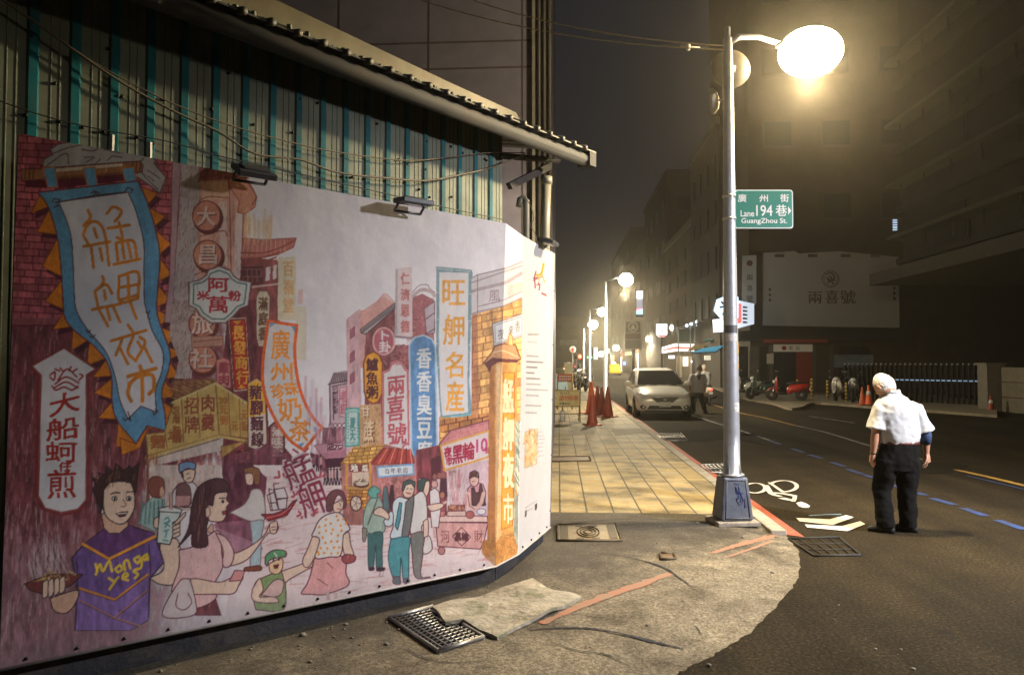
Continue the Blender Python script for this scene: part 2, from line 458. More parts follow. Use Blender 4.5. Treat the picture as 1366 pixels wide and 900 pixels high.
# dark gap behind the banner, then its orange flame edge and body
Lp = A(188, 325, 235, 385, 275, 500, 300, 640, 315, 860) + B(325, 90, 380, 160, 470, 230, 535, 310, 560, 400, 560, 500, 585, 600, 680, 718)
Rp = A(690, 268, 735, 370, 775, 500, 800, 640, 790, 800) + B(785, 60, 815, 160, 850, 260, 845, 340, 810, 460, 825, 570, 830, 655)
def flames(pts, n, out, s0=0.02, big=16):
    pp = spline(pts); L = len(pp) - 1
    for i in range(n):
        a = pp[int(L * (i / n + s0))]; b = pp[min(L, int(L * ((i + 1) / n + s0)))]
        t = (np.array(b) - np.array(a)); l = np.linalg.norm(t) + 1e-6; nrm = np.array((-t[1], t[0])) / l * out
        tip = (np.array(a) + b) / 2 + nrm * big + t * 0.18
        cv.poly([a + np.array((3, 5)), tip + np.array((5, 7)), b + np.array((4, 5))], (62, 22, 36), 0.8)
        cv.poly([a - nrm * 3, tip, b - nrm * 3], (224, 128, 34), tex=0.25, edge=(120, 48, 26), ew=1.1)
flames(Lp, 11, 1, big=24); flames(Rp, 12, -1, 0.03, 18)
cv.poly(B(680, 718, 600, 690, 610, 775, 700, 740, 740, 640, 830, 655, 885, 640, 840, 590, 760, 600), (226, 132, 36), tex=0.2, edge=(150, 60, 30), ew=1.4)
cv.poly(spline(Lp) + B(735, 628) + list(reversed(spline(Rp))), BLU, tex=0.16, edge=(104, 36, 44), ew=1.7)
Li = A(275, 375, 300, 390, 350, 520, 365, 660, 372, 840) + B(385, 60, 440, 150, 530, 260, 575, 380, 600, 500, 640, 595)
Ri = A(640, 325, 680, 420, 718, 570, 720, 720, 722, 860) + B(730, 40, 760, 150, 815, 260, 808, 360, 778, 450, 782, 560)
cv.poly(spline(Li) + B(705, 530) + list(reversed(spline(Ri))), (216, 219, 234), tex=0.04, edge=(74, 40, 46), ew=1.4)
for q in (A(262, 375, 270, 355, 300, 360, 290, 375, 480, 340, 620, 325, 640, 300, 665, 310, 655, 328), A(270, 400, 300, 385), A(455, 330, 475, 318, 500, 330), A(465, 345, 478, 325, 495, 345), B(615, 590, 625, 605, 640, 590, 655, 605, 640, 560), B(765, 560, 770, 575, 790, 555, 775, 545), B(430, 150, 440, 165, 452, 152), B(450, 180, 465, 190, 475, 175), B(730, 60, 742, 70, 748, 55), B(738, 85, 750, 95)):
    cv.line(q, 1.5, (70, 34, 40), smooth=False)
BO = (226, 134, 40)
def brush(*qs, w=4.0, col=BO):
    for q in qs: cv.line(q, w, col, smooth=len(q) > 2, tex=0.25)
# 艋 in brush strokes
brush(A(440, 415, 452, 450, 420, 490), A(428, 505, 418, 540, 440, 580), A(425, 500, 465, 470, 505, 490, 530, 560, 545, 690), A(470, 505, 485, 550), A(418, 595, 550, 572), A(455, 590, 468, 700), A(500, 605, 512, 665))
brush(A(535, 430, 565, 398, 605, 415, 600, 440, 575, 470), A(540, 505, 648, 488), A(595, 475, 612, 555, 585, 550), A(580, 580, 590, 665), A(580, 578, 665, 568, 685, 655), A(612, 585, 622, 655), A(640, 580, 655, 650), A(570, 685, 700, 658))
# 舺
brush(A(512, 745, 518, 775, 480, 815), A(475, 820, 490, 895), A(480, 815, 530, 785, 560, 830), A(522, 815, 528, 860), A(595, 745, 690, 725, 690, 850), A(595, 745, 600, 870, 690, 855), A(600, 800, 690, 785), A(640, 740, 645, 860))
brush(B(462, 48, 600, 20), B(490, 40, 540, 130), B(565, 30, 600, 110), B(535, 40, 550, 100), B(640, -20, 682, 92), B(600, 0, 690, -25))
# 夜 市
brush(B(640, 125, 665, 160), B(555, 205, 730, 152), B(615, 185, 580, 275), B(600, 240, 640, 320), B(665, 185, 640, 260, 680, 305), B(700, 185, 725, 215, 680, 300), B(720, 230, 760, 310), B(690, 210, 705, 235))
brush(B(700, 330, 715, 370), B(640, 382, 780, 342), B(650, 420, 640, 465, 655, 505), B(645, 420, 690, 385, 760, 375, 770, 440, 745, 470), B(712, 360, 712, 505), w=5)

# white lantern sign 大船蚵仔煎
cv.poly(B(140, 330, 320, 230, 490, 345, 445, 385, 445, 800, 440, 1010) + B(400, 1060, 310, 1080, 210, 1050, 170, 980, 185, 380), (120, 42, 48))
cv.poly(B(160, 330, 320, 240, 478, 345, 432, 375, 432, 800, 430, 1000) + B(390, 1045, 310, 1062, 225, 1040, 192, 980, 205, 375), (216, 217, 226), edge=(140, 70, 66), ew=2.2)
for q in (B(250, 375, 275, 360, 270, 400, 250, 385), B(290, 400, 335, 345, 385, 385), B(275, 420, 330, 385, 395, 415), B(270, 440, 330, 410, 390, 440), B(275, 345, 300, 355), B(300, 340, 315, 355), B(385, 345, 365, 358), B(355, 335, 345, 355), B(400, 370, 415, 380, 395, 400), B(260, 430, 280, 450, 320, 435, 360, 450, 390, 430)):
    cv.line(q, 2.2, (146, 32, 36), smooth=True)
DR = (160, 38, 34)
cv.char('大', (66, 524, 106, 552), DR, shear=-0.25).char('船', (62, 557, 105, 586), DR, shear=-0.12).char('蚵', (61, 589, 103, 616), DR).char('仔', (79, 616, 95, 628), DR, key='b').char('煎', (64, 626, 101, 664), DR, shear=-0.05)

# stone pillar, shop pillar and discs
cv.poly(D(205, 20, 250, 30, 235, 320, 215, 700, 200, 900, 160, 900, 190, 640), (186, 150, 160), edge=(130, 70, 84), ew=1.2)
cv.poly(D(250, 30, 355, 45, 345, 480, 320, 900, 200, 900, 240, 320), (186, 172, 172))
cv.poly(E(200, 0, 330, 0, 310, 430, 215, 430, 240, 330, 190, 200), (184, 168, 166))
cv.hatch(D(250, 30, 355, 45, 345, 480, 320, 900, 200, 900, 240, 320), 420, [(118, 84, 84), (150, 110, 110)], (3, 6), 0.9, 105, 12, 0.7)
cv.hatch(E(200, 0, 330, 0, 310, 430, 215, 430, 240, 330, 190, 200), 260, [(118, 84, 84), (150, 110, 110)], (3, 6), 0.9, 105, 12, 0.7)
cv.poly(D(355, 60, 620, 110, 590, 900, 330, 900), (206, 152, 136), streak=0.15)
cv.poly(D(355, 140, 505, 130, 510, 220, 360, 240), (224, 176, 148)); cv.poly(D(460, 245, 500, 235, 505, 600, 460, 560), (222, 194, 186)); cv.poly(D(550, 300, 590, 310, 580, 680, 540, 640), (222, 200, 198))
cv.poly(D(505, 110, 600, 110, 665, 215, 655, 270, 600, 310, 560, 300, 570, 240, 515, 160), (208, 138, 112), edge=(150, 70, 60), ew=1.3)
cv.poly(D(350, 40, 600, 90, 520, 120, 352, 130), (150, 84, 84), streak=0.2)
for q in (D(350, 110, 450, 100, 520, 108), D(350, 240, 400, 215, 505, 220), D(355, 430, 480, 400, 505, 430), D(330, 640, 420, 600), D(620, 130, 660, 210, 640, 260), D(515, 130, 525, 640), D(590, 310, 580, 700)):
    cv.line(q, 1.4, (140, 66, 60), smooth=True)
cv.hatch(D(355, 60, 620, 110, 590, 900, 330, 900), 220, [(168, 92, 84), (230, 190, 170)], (6, 14), 0.9, 95, 20, 0.5)
def disc(cx, cy, rx, ry, ch, inner):
    cv.oval(cx + 2, cy + 3, rx + 2, ry + 2, (96, 44, 40)).oval(cx, cy, rx, ry, (204, 132, 110), edge=(120, 52, 48), ew=1.6)
    cv.char(ch, inner, (110, 50, 48), a=0.9); cv.char(ch, tuple(v - 1.2 for v in inner), (226, 196, 184))
disc(275.5, 288, 18.5, 20, '大', (264, 277, 288, 302)); disc(277, 340, 19, 19.5, '昌', (267, 328, 290, 353))
disc(270, 432, 18, 17, '旅', (257, 418, 285, 446)); disc(270.5, 479, 18.5, 18.5, '社', (255, 466, 284, 492))
cv.poly(E(310, 200, 480, 195, 480, 250, 310, 260), (190, 140, 120), edge=(140, 80, 70)); cv.line(E(320, 228, 475, 215), 1.2, (140, 80, 70))
# temple eaves behind
cv.poly(D(580, 540, 780, 560, 790, 900, 560, 900), (140, 70, 70), streak=0.25)
cv.poly(E(560, 0, 720, 0, 700, 260, 730, 700, 900, 900, 480, 900, 470, 480, 500, 120), (108, 46, 54), streak=0.4)
cv.hatch(E(560, 0, 720, 0, 700, 260, 730, 700, 860, 800, 500, 800, 480, 480), 300, [(80, 30, 40), (140, 76, 80), (160, 100, 96)], (6, 18), 1.0, 92, 12, 0.5)
cv.poly(D(590, 440, 690, 450, 880, 440, 865, 490, 780, 530, 680, 550, 580, 555), (190, 110, 96), edge=(150, 74, 66), ew=1.4)
for k in range(10): cv.line(D(600 + 24 * k, 450, 585 + 26 * k, 540 - 2 * k), 1.2, (212, 160, 146))
for q in (D(580, 520, 700, 520, 800, 490, 875, 450), D(580, 555, 700, 545, 790, 515), D(585, 575, 690, 570, 770, 545)): cv.line(q, 2.0, (150, 66, 58), smooth=True)
cv.poly(D(585, 600, 700, 590, 700, 690, 580, 700), (92, 40, 44)); cv.poly(D(715, 600, 740, 595, 735, 670, 712, 675), (222, 204, 206)); cv.poly(D(755, 590, 775, 585, 772, 660, 752, 668), (220, 204, 206))
for k in range(4): cv.line(D(590 + 26 * k, 610, 612 + 26 * k, 610, 612 + 26 * k, 650, 590 + 26 * k, 650, 590 + 26 * k, 680), 1.2, (150, 100, 96))
cv.line(D(580, 715, 780, 690), 2.4, (212, 176, 172))
cv.hatch(D(600, 330, 745, 330, 745, 440, 600, 440), 40, [(226, 188, 140)], (14, 30), 3, 92, 4, 0.5)
# 百福堂 and 滿庭香 boards
cv.poly(G(200, 20, 350, 15, 350, 560, 195, 560), (216, 204, 178)); cv.column('百福堂', 378, 347, 391, 419, (204, 160, 110), gap=0.2)
cv.poly(G(350, 440, 440, 440, 440, 900, 350, 900), (218, 206, 176), 0.7); cv.poly(G(370, 300, 410, 290, 410, 420, 370, 420), (222, 180, 176), 0.8)
cv.poly([(342, 396), (346, 388), (356, 388), (360, 396), (359, 455), (355, 462), (345, 462), (342, 450)], (206, 192, 168), edge=(110, 60, 60)); cv.column('滿庭香', 345, 395, 357, 455, (112, 72, 52), gap=0.15)
# cloud-shaped white sign 阿萬米粉
def plaque(gr, col, e=None, w=1):
    P = []
    for k in range(40):
        t = 2 * math.pi * k / 40; x, y = math.cos(t), math.sin(t)
        rr = 1.0 + 0.10 * math.cos(4 * t) ; P.append((293 + (38 + gr) * rr * x * (1.0 if abs(y) < .55 else .93), 394 + (34 + gr) * rr * y))
    cv.poly(P, col, tex=0.04, edge=e, ew=w)
def plaque(gr, col, e=None, w=1):
    P = D(400, 655, 410, 630, 460, 612, 512, 632, 530, 660, 560, 680, 615, 690, 600, 800, 560, 815, 530, 850, 490, 885, 420, 885, 370, 850, 350, 815, 315, 800, 315, 690, 365, 680)
    c = np.array((293.5, 394)); P = [tuple(c + (np.array(p) - c) * (1 + gr / 36)) for p in P]
    cv.poly(P, col, tex=0.04, edge=e, ew=w)
plaque(6, (100, 50, 54), None); plaque(4, (214, 214, 214), (150, 140, 140), 1.2); plaque(-1, (214, 216, 216), (92, 120, 120), 2.0)
cv.char('阿', (278, 371, 305, 389), (176, 40, 56)).char('萬', (278, 395, 304, 417), (176, 40, 56)).char('米', (263, 388, 279, 400), (176, 40, 56)).char('粉', (305, 388, 321, 401), (176, 40, 56))
# red vertical board 長發商行
cv.poly(E(510, 100, 605, 95, 630, 490, 540, 500), (196, 168, 150)); cv.poly(E(518, 110, 600, 105, 622, 480, 545, 488), (188, 44, 34), edge=(110, 24, 24), ew=1.4)
cv.column('長發商行', 310, 434, 326, 513, (240, 168, 60), dx=1.9, gap=0.12); cv.poly(E(530, 115, 585, 110, 560, 135), (236, 150, 50)); cv.poly(E(560, 485, 605, 480, 580, 460), (236, 150, 50))
cv.poly(E(445, 330, 480, 312, 515, 330, 525, 480, 450, 470), (206, 132, 128), edge=(150, 70, 76)); cv.column('雞肉', 292, 482, 305, 515, (160, 60, 74))
# yellow price-board kiosk
cv.poly(E(60, 850, 480, 720, 480, 900, 120, 900) + F_(480, 0, 470, 200, 400, 330, 60, 330, 60, 30), (206, 190, 186), streak=0.1)
cv.hatch(F_(70, 40, 470, 10, 470, 190, 360, 330, 70, 320), 200, [(214, 160, 140), (196, 140, 130), (224, 210, 204)], (3, 6), 2.0, 80, 20, 0.6)
cv.poly(E(200, 440, 430, 430, 440, 450, 210, 545), (132, 86, 60), streak=0.3); cv.hatch(E(200, 440, 430, 430, 440, 450, 210, 545), 90, [(90, 54, 40), (196, 150, 84)], (6, 14), 1, 25, 8, 0.7)
cv.poly(E(60, 730, 160, 720, 215, 545, 440, 448, 460, 735, 70, 850), (204, 172, 100), tex=0.15, edge=(120, 84, 48), ew=1.4)
cv.poly(E(440, 448, 625, 570, 620, 755, 460, 735), (198, 160, 86), tex=0.15, edge=(120, 84, 48), ew=1.4)
cv.line(E(205, 560, 440, 455, 630, 575), 3.2, (216, 192, 126)); cv.line(E(60, 862, 460, 742, 615, 770), 3.6, (206, 176, 104)); cv.line(E(60, 876, 460, 757), 1.4, (110, 76, 50))
for q in (E(255, 540, 265, 775), E(340, 500, 355, 750), E(510, 505, 520, 735), E(570, 540, 575, 745), E(165, 720, 175, 810)): cv.line(q, 1.3, (130, 92, 54))
cv.column('招牌', 246, 528, 265, 579, (150, 78, 54), gap=0.15).column('肉羹', 269, 525, 286, 575, (146, 66, 50), gap=0.12).column('湯麵', 230, 540, 240, 592, (160, 96, 52)).column('麵場', 201, 580, 221, 590, (160, 92, 50), gap=0)
cv.char('麵', (201, 580, 220, 598), (160, 92, 50)).char('場', (224, 572, 243, 590), (160, 92, 50)).char('20', (292, 530, 303, 538), (176, 110, 50)).char('元', (293, 541, 304, 552), (176, 110, 50)).char('粥', (294, 555, 304, 566), (176, 110, 50)).column('15元', 309, 538, 317, 574, (176, 110, 50)).column('元飯', 322, 546, 330, 575, (176, 110, 50))
cv.poly(E(470, 800, 620, 765, 560, 800, 475, 860), (196, 150, 84), edge=(130, 90, 54)); cv.hatch(E(470, 800, 620, 765, 560, 800, 475, 860), 50, [(120, 78, 50)], (4, 8), 0.9, 70, 8, 0.7)
cv.poly(F_(60, 30, 75, 25, 80, 320, 62, 330), (120, 78, 66), streak=0.2); cv.hatch(F_(60, 20, 130, 20, 120, 90, 60, 90), 40, [(150, 90, 50)], (5, 10), 1, 90, 8, 0.7)
# 豬腳麵線 board, small signs
cv.poly(E(615, 455, 665, 425, 710, 460, 722, 780, 672, 822, 618, 800), (222, 206, 190), edge=(104, 50, 54), ew=1.5); cv.poly(E(620, 458, 665, 432, 706, 462, 710, 620, 620, 640), (236, 176, 62))
cv.column('豬腳麵線', 333, 512, 349, 596, (92, 40, 56), dx=0.8, gap=0.1)
cv.poly(E(735, 690, 770, 660, 815, 690, 815, 830, 780, 868, 735, 840), (150, 96, 96), edge=(70, 26, 36), ew=2); cv.column('滷味王', 363, 569, 377, 608, (212, 196, 190), gap=0.1)
cv.poly(E(550, 830, 590, 812, 630, 830, 628, 870, 585, 890, 545, 868), (206, 96, 84), edge=(100, 30, 36), ew=1.4); cv.char('飯', (316, 600, 330, 614), (70, 22, 32))
# dark stall interior under the small signs
cv.poly(F_(475, 80, 620, 60, 720, 150, 700, 400, 640, 500, 440, 420, 480, 200), (96, 40, 58), 0.95, streak=0.45)
cv.poly(F_(430, 400, 620, 380, 700, 540, 560, 600, 470, 560), (150, 92, 116), 0.8, streak=0.2)
cv.poly(E(470, 860, 730, 790, 900, 880, 900, 900, 470, 900) + F_(760, 60, 620, 80, 475, 90), (116, 62, 78), 0.7, streak=0.3)
cv.oval(318, 640, 6, 10, (74, 30, 46), tex=0.3).oval(309, 632, 4, 9, (130, 84, 100), 0.6)

# milk-tea streamer, white with an orange edge
tl = [(358, 428), (351, 480), (352, 520), (365, 555), (385, 585), (405, 600)]; tr = [(396, 434), (393, 470), (398, 510), (408, 540), (420, 560), (430, 570)]
cv.poly(spline(tl) + list(reversed(spline(tr))), (214, 210, 214), tex=0.03, edge=(226, 92, 40), ew=4.2)
cv.poly([(360, 430), (367, 431), (360, 437)], (84, 150, 196)); cv.poly([(388, 434), (394, 436), (393, 443)], (84, 150, 196)); cv.poly([(418, 568), (425, 572), (420, 576)], (84, 150, 196)); cv.poly([(398, 592), (406, 590), (402, 596)], (84, 150, 196))
TO = (232, 140, 50)
cv.char('廣', (362, 440, 386, 479), TO).char('州', (361, 484, 390, 507), TO).char('珍', (362, 512, 379, 531), TO, rot=-0.2).char('珠', (380, 509, 397, 527), TO, rot=-0.2).char('奶', (371, 530, 402, 560), TO, rot=-0.15).char('茶', (386, 560, 414, 588), TO, rot=0.1)

# far street: pale towers, rows of shops
cv.hatch([(400, 480), (420, 520), (440, 560), (450, 600), (420, 620), (405, 540)], 60, [(214, 170, 178), (190, 130, 146), (198, 160, 196)], (14, 50), 3.5, 90, 2, 0.5)
cv.poly(K_(195, 520, 290, 440, 400, 460, 400, 420, 490, 310, 520, 315, 580, 380, 580, 900, 200, 900), (216, 176, 172), 0.8, edge=(206, 150, 144), ew=1.0)
cv.poly(K_(290, 445, 340, 600, 340, 900, 290, 900), (206, 150, 150), 0.8); cv.poly(K_(300, 460, 490, 330, 580, 390, 310, 590), (212, 146, 136), 0.7)
cv.poly([(463, 425), (479, 412), (484, 620), (463, 620)], (212, 166, 176), 0.9, streak=0.1)
for y in (440, 472, 500): cv.poly([(467, y), (473, y - 5), (473, y + 8), (467, y + 12)], (160, 92, 108), edge=(130, 66, 84), ew=0.8)
cv.poly(L_(50, 310, 90, 220, 200, 200, 200, 310, 195, 640, 60, 640), (200, 172, 182)); cv.poly(L_(48, 312, 95, 225, 200, 205, 200, 285), (160, 140, 146))
for k in range(9): cv.line(L_(70 + 15 * k, 300, 92 + 13 * k, 225), 1.0, (66, 46, 54))
for q in (L_(48, 315, 200, 285), L_(60, 320, 62, 640), L_(85, 330, 90, 600), L_(78, 330, 195, 310)): cv.line(q, 1.4, (70, 46, 58))
cv.poly(L_(88, 335, 125, 330, 130, 540, 95, 550), (92, 60, 74), streak=0.5); cv.hatch(L_(88, 335, 125, 330, 130, 540, 95, 550), 50, [(206, 190, 196)], (3, 6), 1.0, 0, 30, 0.8)
cv.poly(L_(140, 340, 195, 330, 190, 580, 135, 570), (214, 172, 182), edge=(170, 90, 110), ew=1); cv.column('老店', 454.5, 520, 461.5, 553, (196, 110, 130))
for k in range(3): cv.oval(447 + 6 * k, 567, 2.4, 2.6, (226, 220, 222), edge=(110, 50, 70), ew=1.2)
cv.poly(L_(0, 660, 190, 660, 190, 830, 0, 860), (150, 96, 110), streak=0.45); cv.hatch([(405, 560), (462, 570), (462, 600), (418, 604)], 90, [(120, 64, 84), (200, 160, 172), (90, 44, 62)], (6, 14), 1.2, 90, 6, 0.6)
cv.poly(I_(500, 190, 740, 150, 740, 280, 580, 300, 540, 240), (196, 140, 156), edge=(140, 80, 100), ew=1); cv.poly(I_(555, 250, 740, 220, 740, 275, 580, 285), (180, 116, 136)); cv.poly(I_(600, 180, 710, 165, 712, 215, 602, 230), (222, 206, 212), edge=(120, 60, 84)); cv.column('店', 438, 590, 445, 600, (110, 50, 74)).char('元', (446, 590, 455, 599), (110, 50, 74))
cv.poly(I_(470, 240, 580, 280, 600, 400, 560, 380, 480, 320), (120, 64, 82), streak=0.5); cv.poly(I_(580, 290, 740, 280, 740, 350, 590, 360), (66, 28, 44))
for k in range(9):
    x = 418 + 5 * k if k < 3 else 433 + 4.2 * (k - 3); y = 610 if k < 3 else 628
    cv.line([(x, y), (x, y + 10)], 3.0, [(150, 90, 100), (60, 40, 54), (196, 150, 150)][k % 3]); cv.line([(x, y + 10), (x - 1, y + 18)], 1.6, (50, 26, 40)); cv.line([(x + 1.4, y + 10), (x + 1.8, y + 18)], 1.4, (50, 26, 40)); cv.oval(x, y - 2.5, 1.7, 2.0, (90, 50, 56))
# brown building with slanted cornice, brick gable
cv.poly(K_(345, 630, 580, 430, 585, 900, 345, 900), (128, 66, 68), streak=0.25); cv.poly(L_(340, 0, 690, 0, 700, 800, 480, 800, 470, 470, 340, 480), (140, 74, 78), streak=0.3)
cv.poly(K_(305, 595, 580, 385, 580, 430, 345, 635, 310, 620), (186, 176, 178), edge=(70, 48, 56), ew=1.2)
for d in (0, 12, 24): cv.line(K_(315, 602 + d, 585, 395 + d), 1.0, (80, 58, 66))
cv.poly(K_(720, 340, 800, 310, 895, 360, 895, 900, 720, 900), (166, 92, 98)); cv.hatch(K_(545, 470, 895, 330, 895, 900, 540, 900), 500, [(120, 56, 64), (204, 150, 148), (190, 110, 112)], (2, 5), 1.0, 20, 60, 0.6)
cv.hatch(L_(500, 0, 690, 0, 690, 180, 470, 190), 120, [(110, 50, 60), (190, 130, 130)], (2, 4), 1.0, 20, 60, 0.7)
cv.line(K_(722, 330, 790, 280, 860, 290, 900, 325), 4.5, (198, 176, 182), smooth=True); cv.line(K_(722, 300, 775, 245, 840, 240, 860, 270, 900, 300), 1.0, (150, 112, 120), smooth=True)
cv.poly(K_(815, 430, 900, 370, 900, 620, 835, 640), (190, 172, 184), edge=(110, 70, 84)); cv.line(K_(820, 520, 900, 460), 1.2, (110, 70, 84)); cv.line(K_(820, 640, 900, 590), 1.6, (110, 70, 84))
# 仁濟恩德
cv.poly(K_(590, 110, 715, 95, 718, 660, 580, 650), (222, 200, 204)); cv.poly(K_(585, 115, 603, 110, 600, 640, 580, 640), (176, 172, 176)); cv.line(K_(580, 652, 715, 665), 3, (150, 130, 136))
cv.column('仁濟恩德', 535, 361, 546, 446, (202, 120, 120), gap=0.28)
# 卜卦 oval
cv.oval(512, 455, 14.6, 18.2, (206, 130, 136), edge=(220, 176, 176), ew=1.5); cv.oval(512, 455, 12.5, 16, (178, 88, 102)); cv.char('卜', (509, 441, 519, 453), (226, 214, 216)).char('卦', (506, 455, 521, 470), (226, 214, 216))
# 鱸魚粥
cv.poly([(485, 484), (489, 473), (498, 469), (506, 473), (510, 484), (510, 525), (505, 535), (498, 538), (490, 534), (486, 522)], (232, 156, 50), edge=(140, 66, 40), ew=2.0)
cv.column('鱸魚粥', 489, 477, 504, 532, (84, 34, 34), gap=0.1)
# 甘蔗 wall, teal sign
cv.poly(L_(300, 480, 470, 470, 480, 800, 300, 800), (198, 154, 110), tex=0.2); cv.hatch(L_(300, 480, 470, 470, 480, 800, 300, 800), 90, [(150, 96, 70), (226, 190, 150)], (2, 5), 1.2, 70, 60, 0.6)
cv.char('甘', (483, 543, 494, 556), (112, 66, 44)).char('甘', (482, 542, 493, 555), (230, 204, 170)).char('蔗', (486, 562, 500, 590), (112, 66, 44)).char('蔗', (485, 561, 498, 588), (226, 196, 160))
cv.poly(L_(190, 510, 290, 505, 295, 800, 185, 810), (196, 212, 210), edge=(84, 158, 154), ew=2.6); cv.line(L_(192, 535, 290, 530), 3.0, (130, 190, 184)); cv.line(L_(190, 785, 293, 778), 1.6, (110, 176, 172)); cv.column('夏天', 467, 556, 474, 588, (84, 150, 150), gap=0.1)
for k in range(9): cv.oval(464.5, 552 + 4 * k, 0.8, 0.9, (84, 150, 150)); cv.oval(477, 551 + 4 * k, 0.8, 0.9, (84, 150, 150))
# 兩喜號 white cartouche
P = L_(480, 215, 530, 195, 560, 135, 600, 120, 640, 140, 670, 190, 690, 205, 700, 790, 660, 810, 640, 845, 600, 855, 560, 840, 530, 815, 478, 805)
cv.poly(P, (208, 126, 134)); c0 = np.array((527, 541)); cv.poly([tuple(c0 + (np.array(p) - c0) * (0.90, 0.965)) for p in P], (218, 210, 212), edge=(190, 96, 106), ew=1.4)
cv.char('兩', (517, 502, 540, 526), (186, 80, 92), shear=-0.12).char('喜', (516, 527, 539, 561), (186, 80, 92), shear=-0.15).char('號', (517, 564, 542, 592), (186, 80, 92), shear=-0.05)
for q in (L_(565, 160, 590, 130, 600, 165), L_(580, 150, 625, 155), L_(590, 830, 605, 845, 620, 830)): cv.line(q, 1.0, (190, 96, 106))
# 香香臭豆腐 blue board
cv.poly([(546, 460), (553, 450), (565, 447), (576, 452), (581, 463), (583, 600), (579, 615), (566, 622), (555, 617), (549, 600)], (88, 136, 188), tex=0.16, streak=0.1, edge=(176, 200, 220), ew=2.2)
cv.column('香香臭豆腐', 556, 462, 575, 617, (222, 224, 226), dx=0.2, gap=0.14)
# tiled stalls
cv.poly([(455, 617), (470, 598), (512, 592), (546, 600), (562, 619), (562, 700), (458, 700)], (176, 110, 104), streak=0.2)
cv.bricks([(456, 617), (472, 595), (515, 592), (497, 612), (492, 618)], 5, 8, (222, 168, 84), (150, 90, 48), slope=0.1); cv.line([(455, 618), (494, 618)], 2, (150, 92, 54))
cv.poly([(492, 619), (512, 597), (548, 600), (553, 617)], (176, 64, 58), edge=(110, 36, 40))
for k in range(8): cv.line([(497 + 7.5 * k, 618), (512 + 5 * k, 598)], 1.5, (222, 130, 104) if k % 2 else (110, 34, 40))
cv.bricks([(463, 652), (491, 652), (491, 680), (463, 672)], 4.5, 8, (214, 146, 72), (130, 74, 44)); cv.poly([(460, 648), (494, 648), (494, 653), (460, 653)], (200, 146, 84), edge=(120, 76, 48))
cv.poly([(465, 619), (493, 619), (493, 628), (466, 629)], (110, 56, 50)); cv.char('地', (468, 619, 477, 628), (232, 222, 210)).char('瓜', (483, 620, 491, 628), (232, 222, 210))
cv.poly([(470, 630), (492, 629), (492, 648), (470, 648)], (222, 196, 176)); cv.oval(482, 645, 11, 5.5, (84, 44, 40)).oval(482, 643.5, 9.5, 4, (214, 196, 176)); cv.hatch([(474, 640), (490, 640), (490, 647), (474, 647)], 16, [(60, 36, 30)], (3, 5), 1.2, 150, 30, 0.9)
for x in (462.5, 493.5): cv.line([(x, 618), (x, 652)], 3.0, (204, 146, 74))
cv.oval(475, 671, 7.5, 10, (216, 196, 180), edge=(80, 40, 40), ew=1.8)
for t in range(5): cv.line([(475, 671), (475 + 6 * math.cos(t * 1.257), 671 + 8.5 * math.sin(t * 1.257))], 0.9, (120, 80, 76))
cv.poly([(503, 623), (551, 619), (552, 632), (505, 636)], (214, 222, 230), edge=(110, 160, 204), ew=2.2)
for k, ch in enumerate('百年老店'): cv.char(ch, (513 + 8.2 * k, 624.5 - .5 * k, 519.5 + 8.2 * k, 631.5 - .5 * k), (64, 44, 60), key='n')
cv.poly([(503, 637), (553, 634), (553, 680), (500, 690)], (170, 108, 106), streak=0.3); cv.hatch([(503, 637), (553, 634), (553, 662), (503, 668)], 120, [(214, 150, 140), (130, 70, 76)], (2, 4), 1.2, 45, 60, 0.6)
cv.poly([(555, 600), (600, 590), (600, 690), (556, 690)], (128, 58, 66), streak=0.3); cv.poly([(575, 612), (588, 606), (588, 680), (576, 680)], (84, 36, 44))

# 旺舺名産 white board with bamboo edge
cv.poly(N_(110, 130, 345, 150, 352, 170, 330, 900) + O_(352, 370, 140, 400, 130, 250) + N_(110, 700), (120, 152, 162))
cv.poly(N_(130, 165, 325, 168, 318, 900) + O_(322, 360, 150, 372, 138, 250) + N_(128, 700), (220, 216, 218), tex=0.03)
cv.poly(N_(112, 130, 225, 140, 225, 162, 112, 152), (150, 176, 182), edge=(110, 136, 146)); cv.poly(N_(232, 140, 345, 152, 345, 170, 232, 160), (150, 176, 182), edge=(110, 136, 146))
cv.poly(O_(145, 375, 350, 350, 350, 380, 150, 402), (116, 176, 190), edge=(84, 130, 150))
for y in (300, 480, 640, 800): cv.line(N_(108, y, 128, y), 1.0, (206, 216, 220)); cv.line(N_(328, y + 10, 350, y + 10), 1.0, (206, 216, 220))
YO = (236, 164, 66)
cv.char('旺', N_(152, 220)[0] + N_(300, 382)[0], YO).char('舺', N_(158, 450)[0] + N_(295, 648)[0], YO).char('名', N_(172, 696)[0] + N_(288, 868)[0], YO).char('産', O_(175, 145)[0] + O_(292, 342)[0], YO)
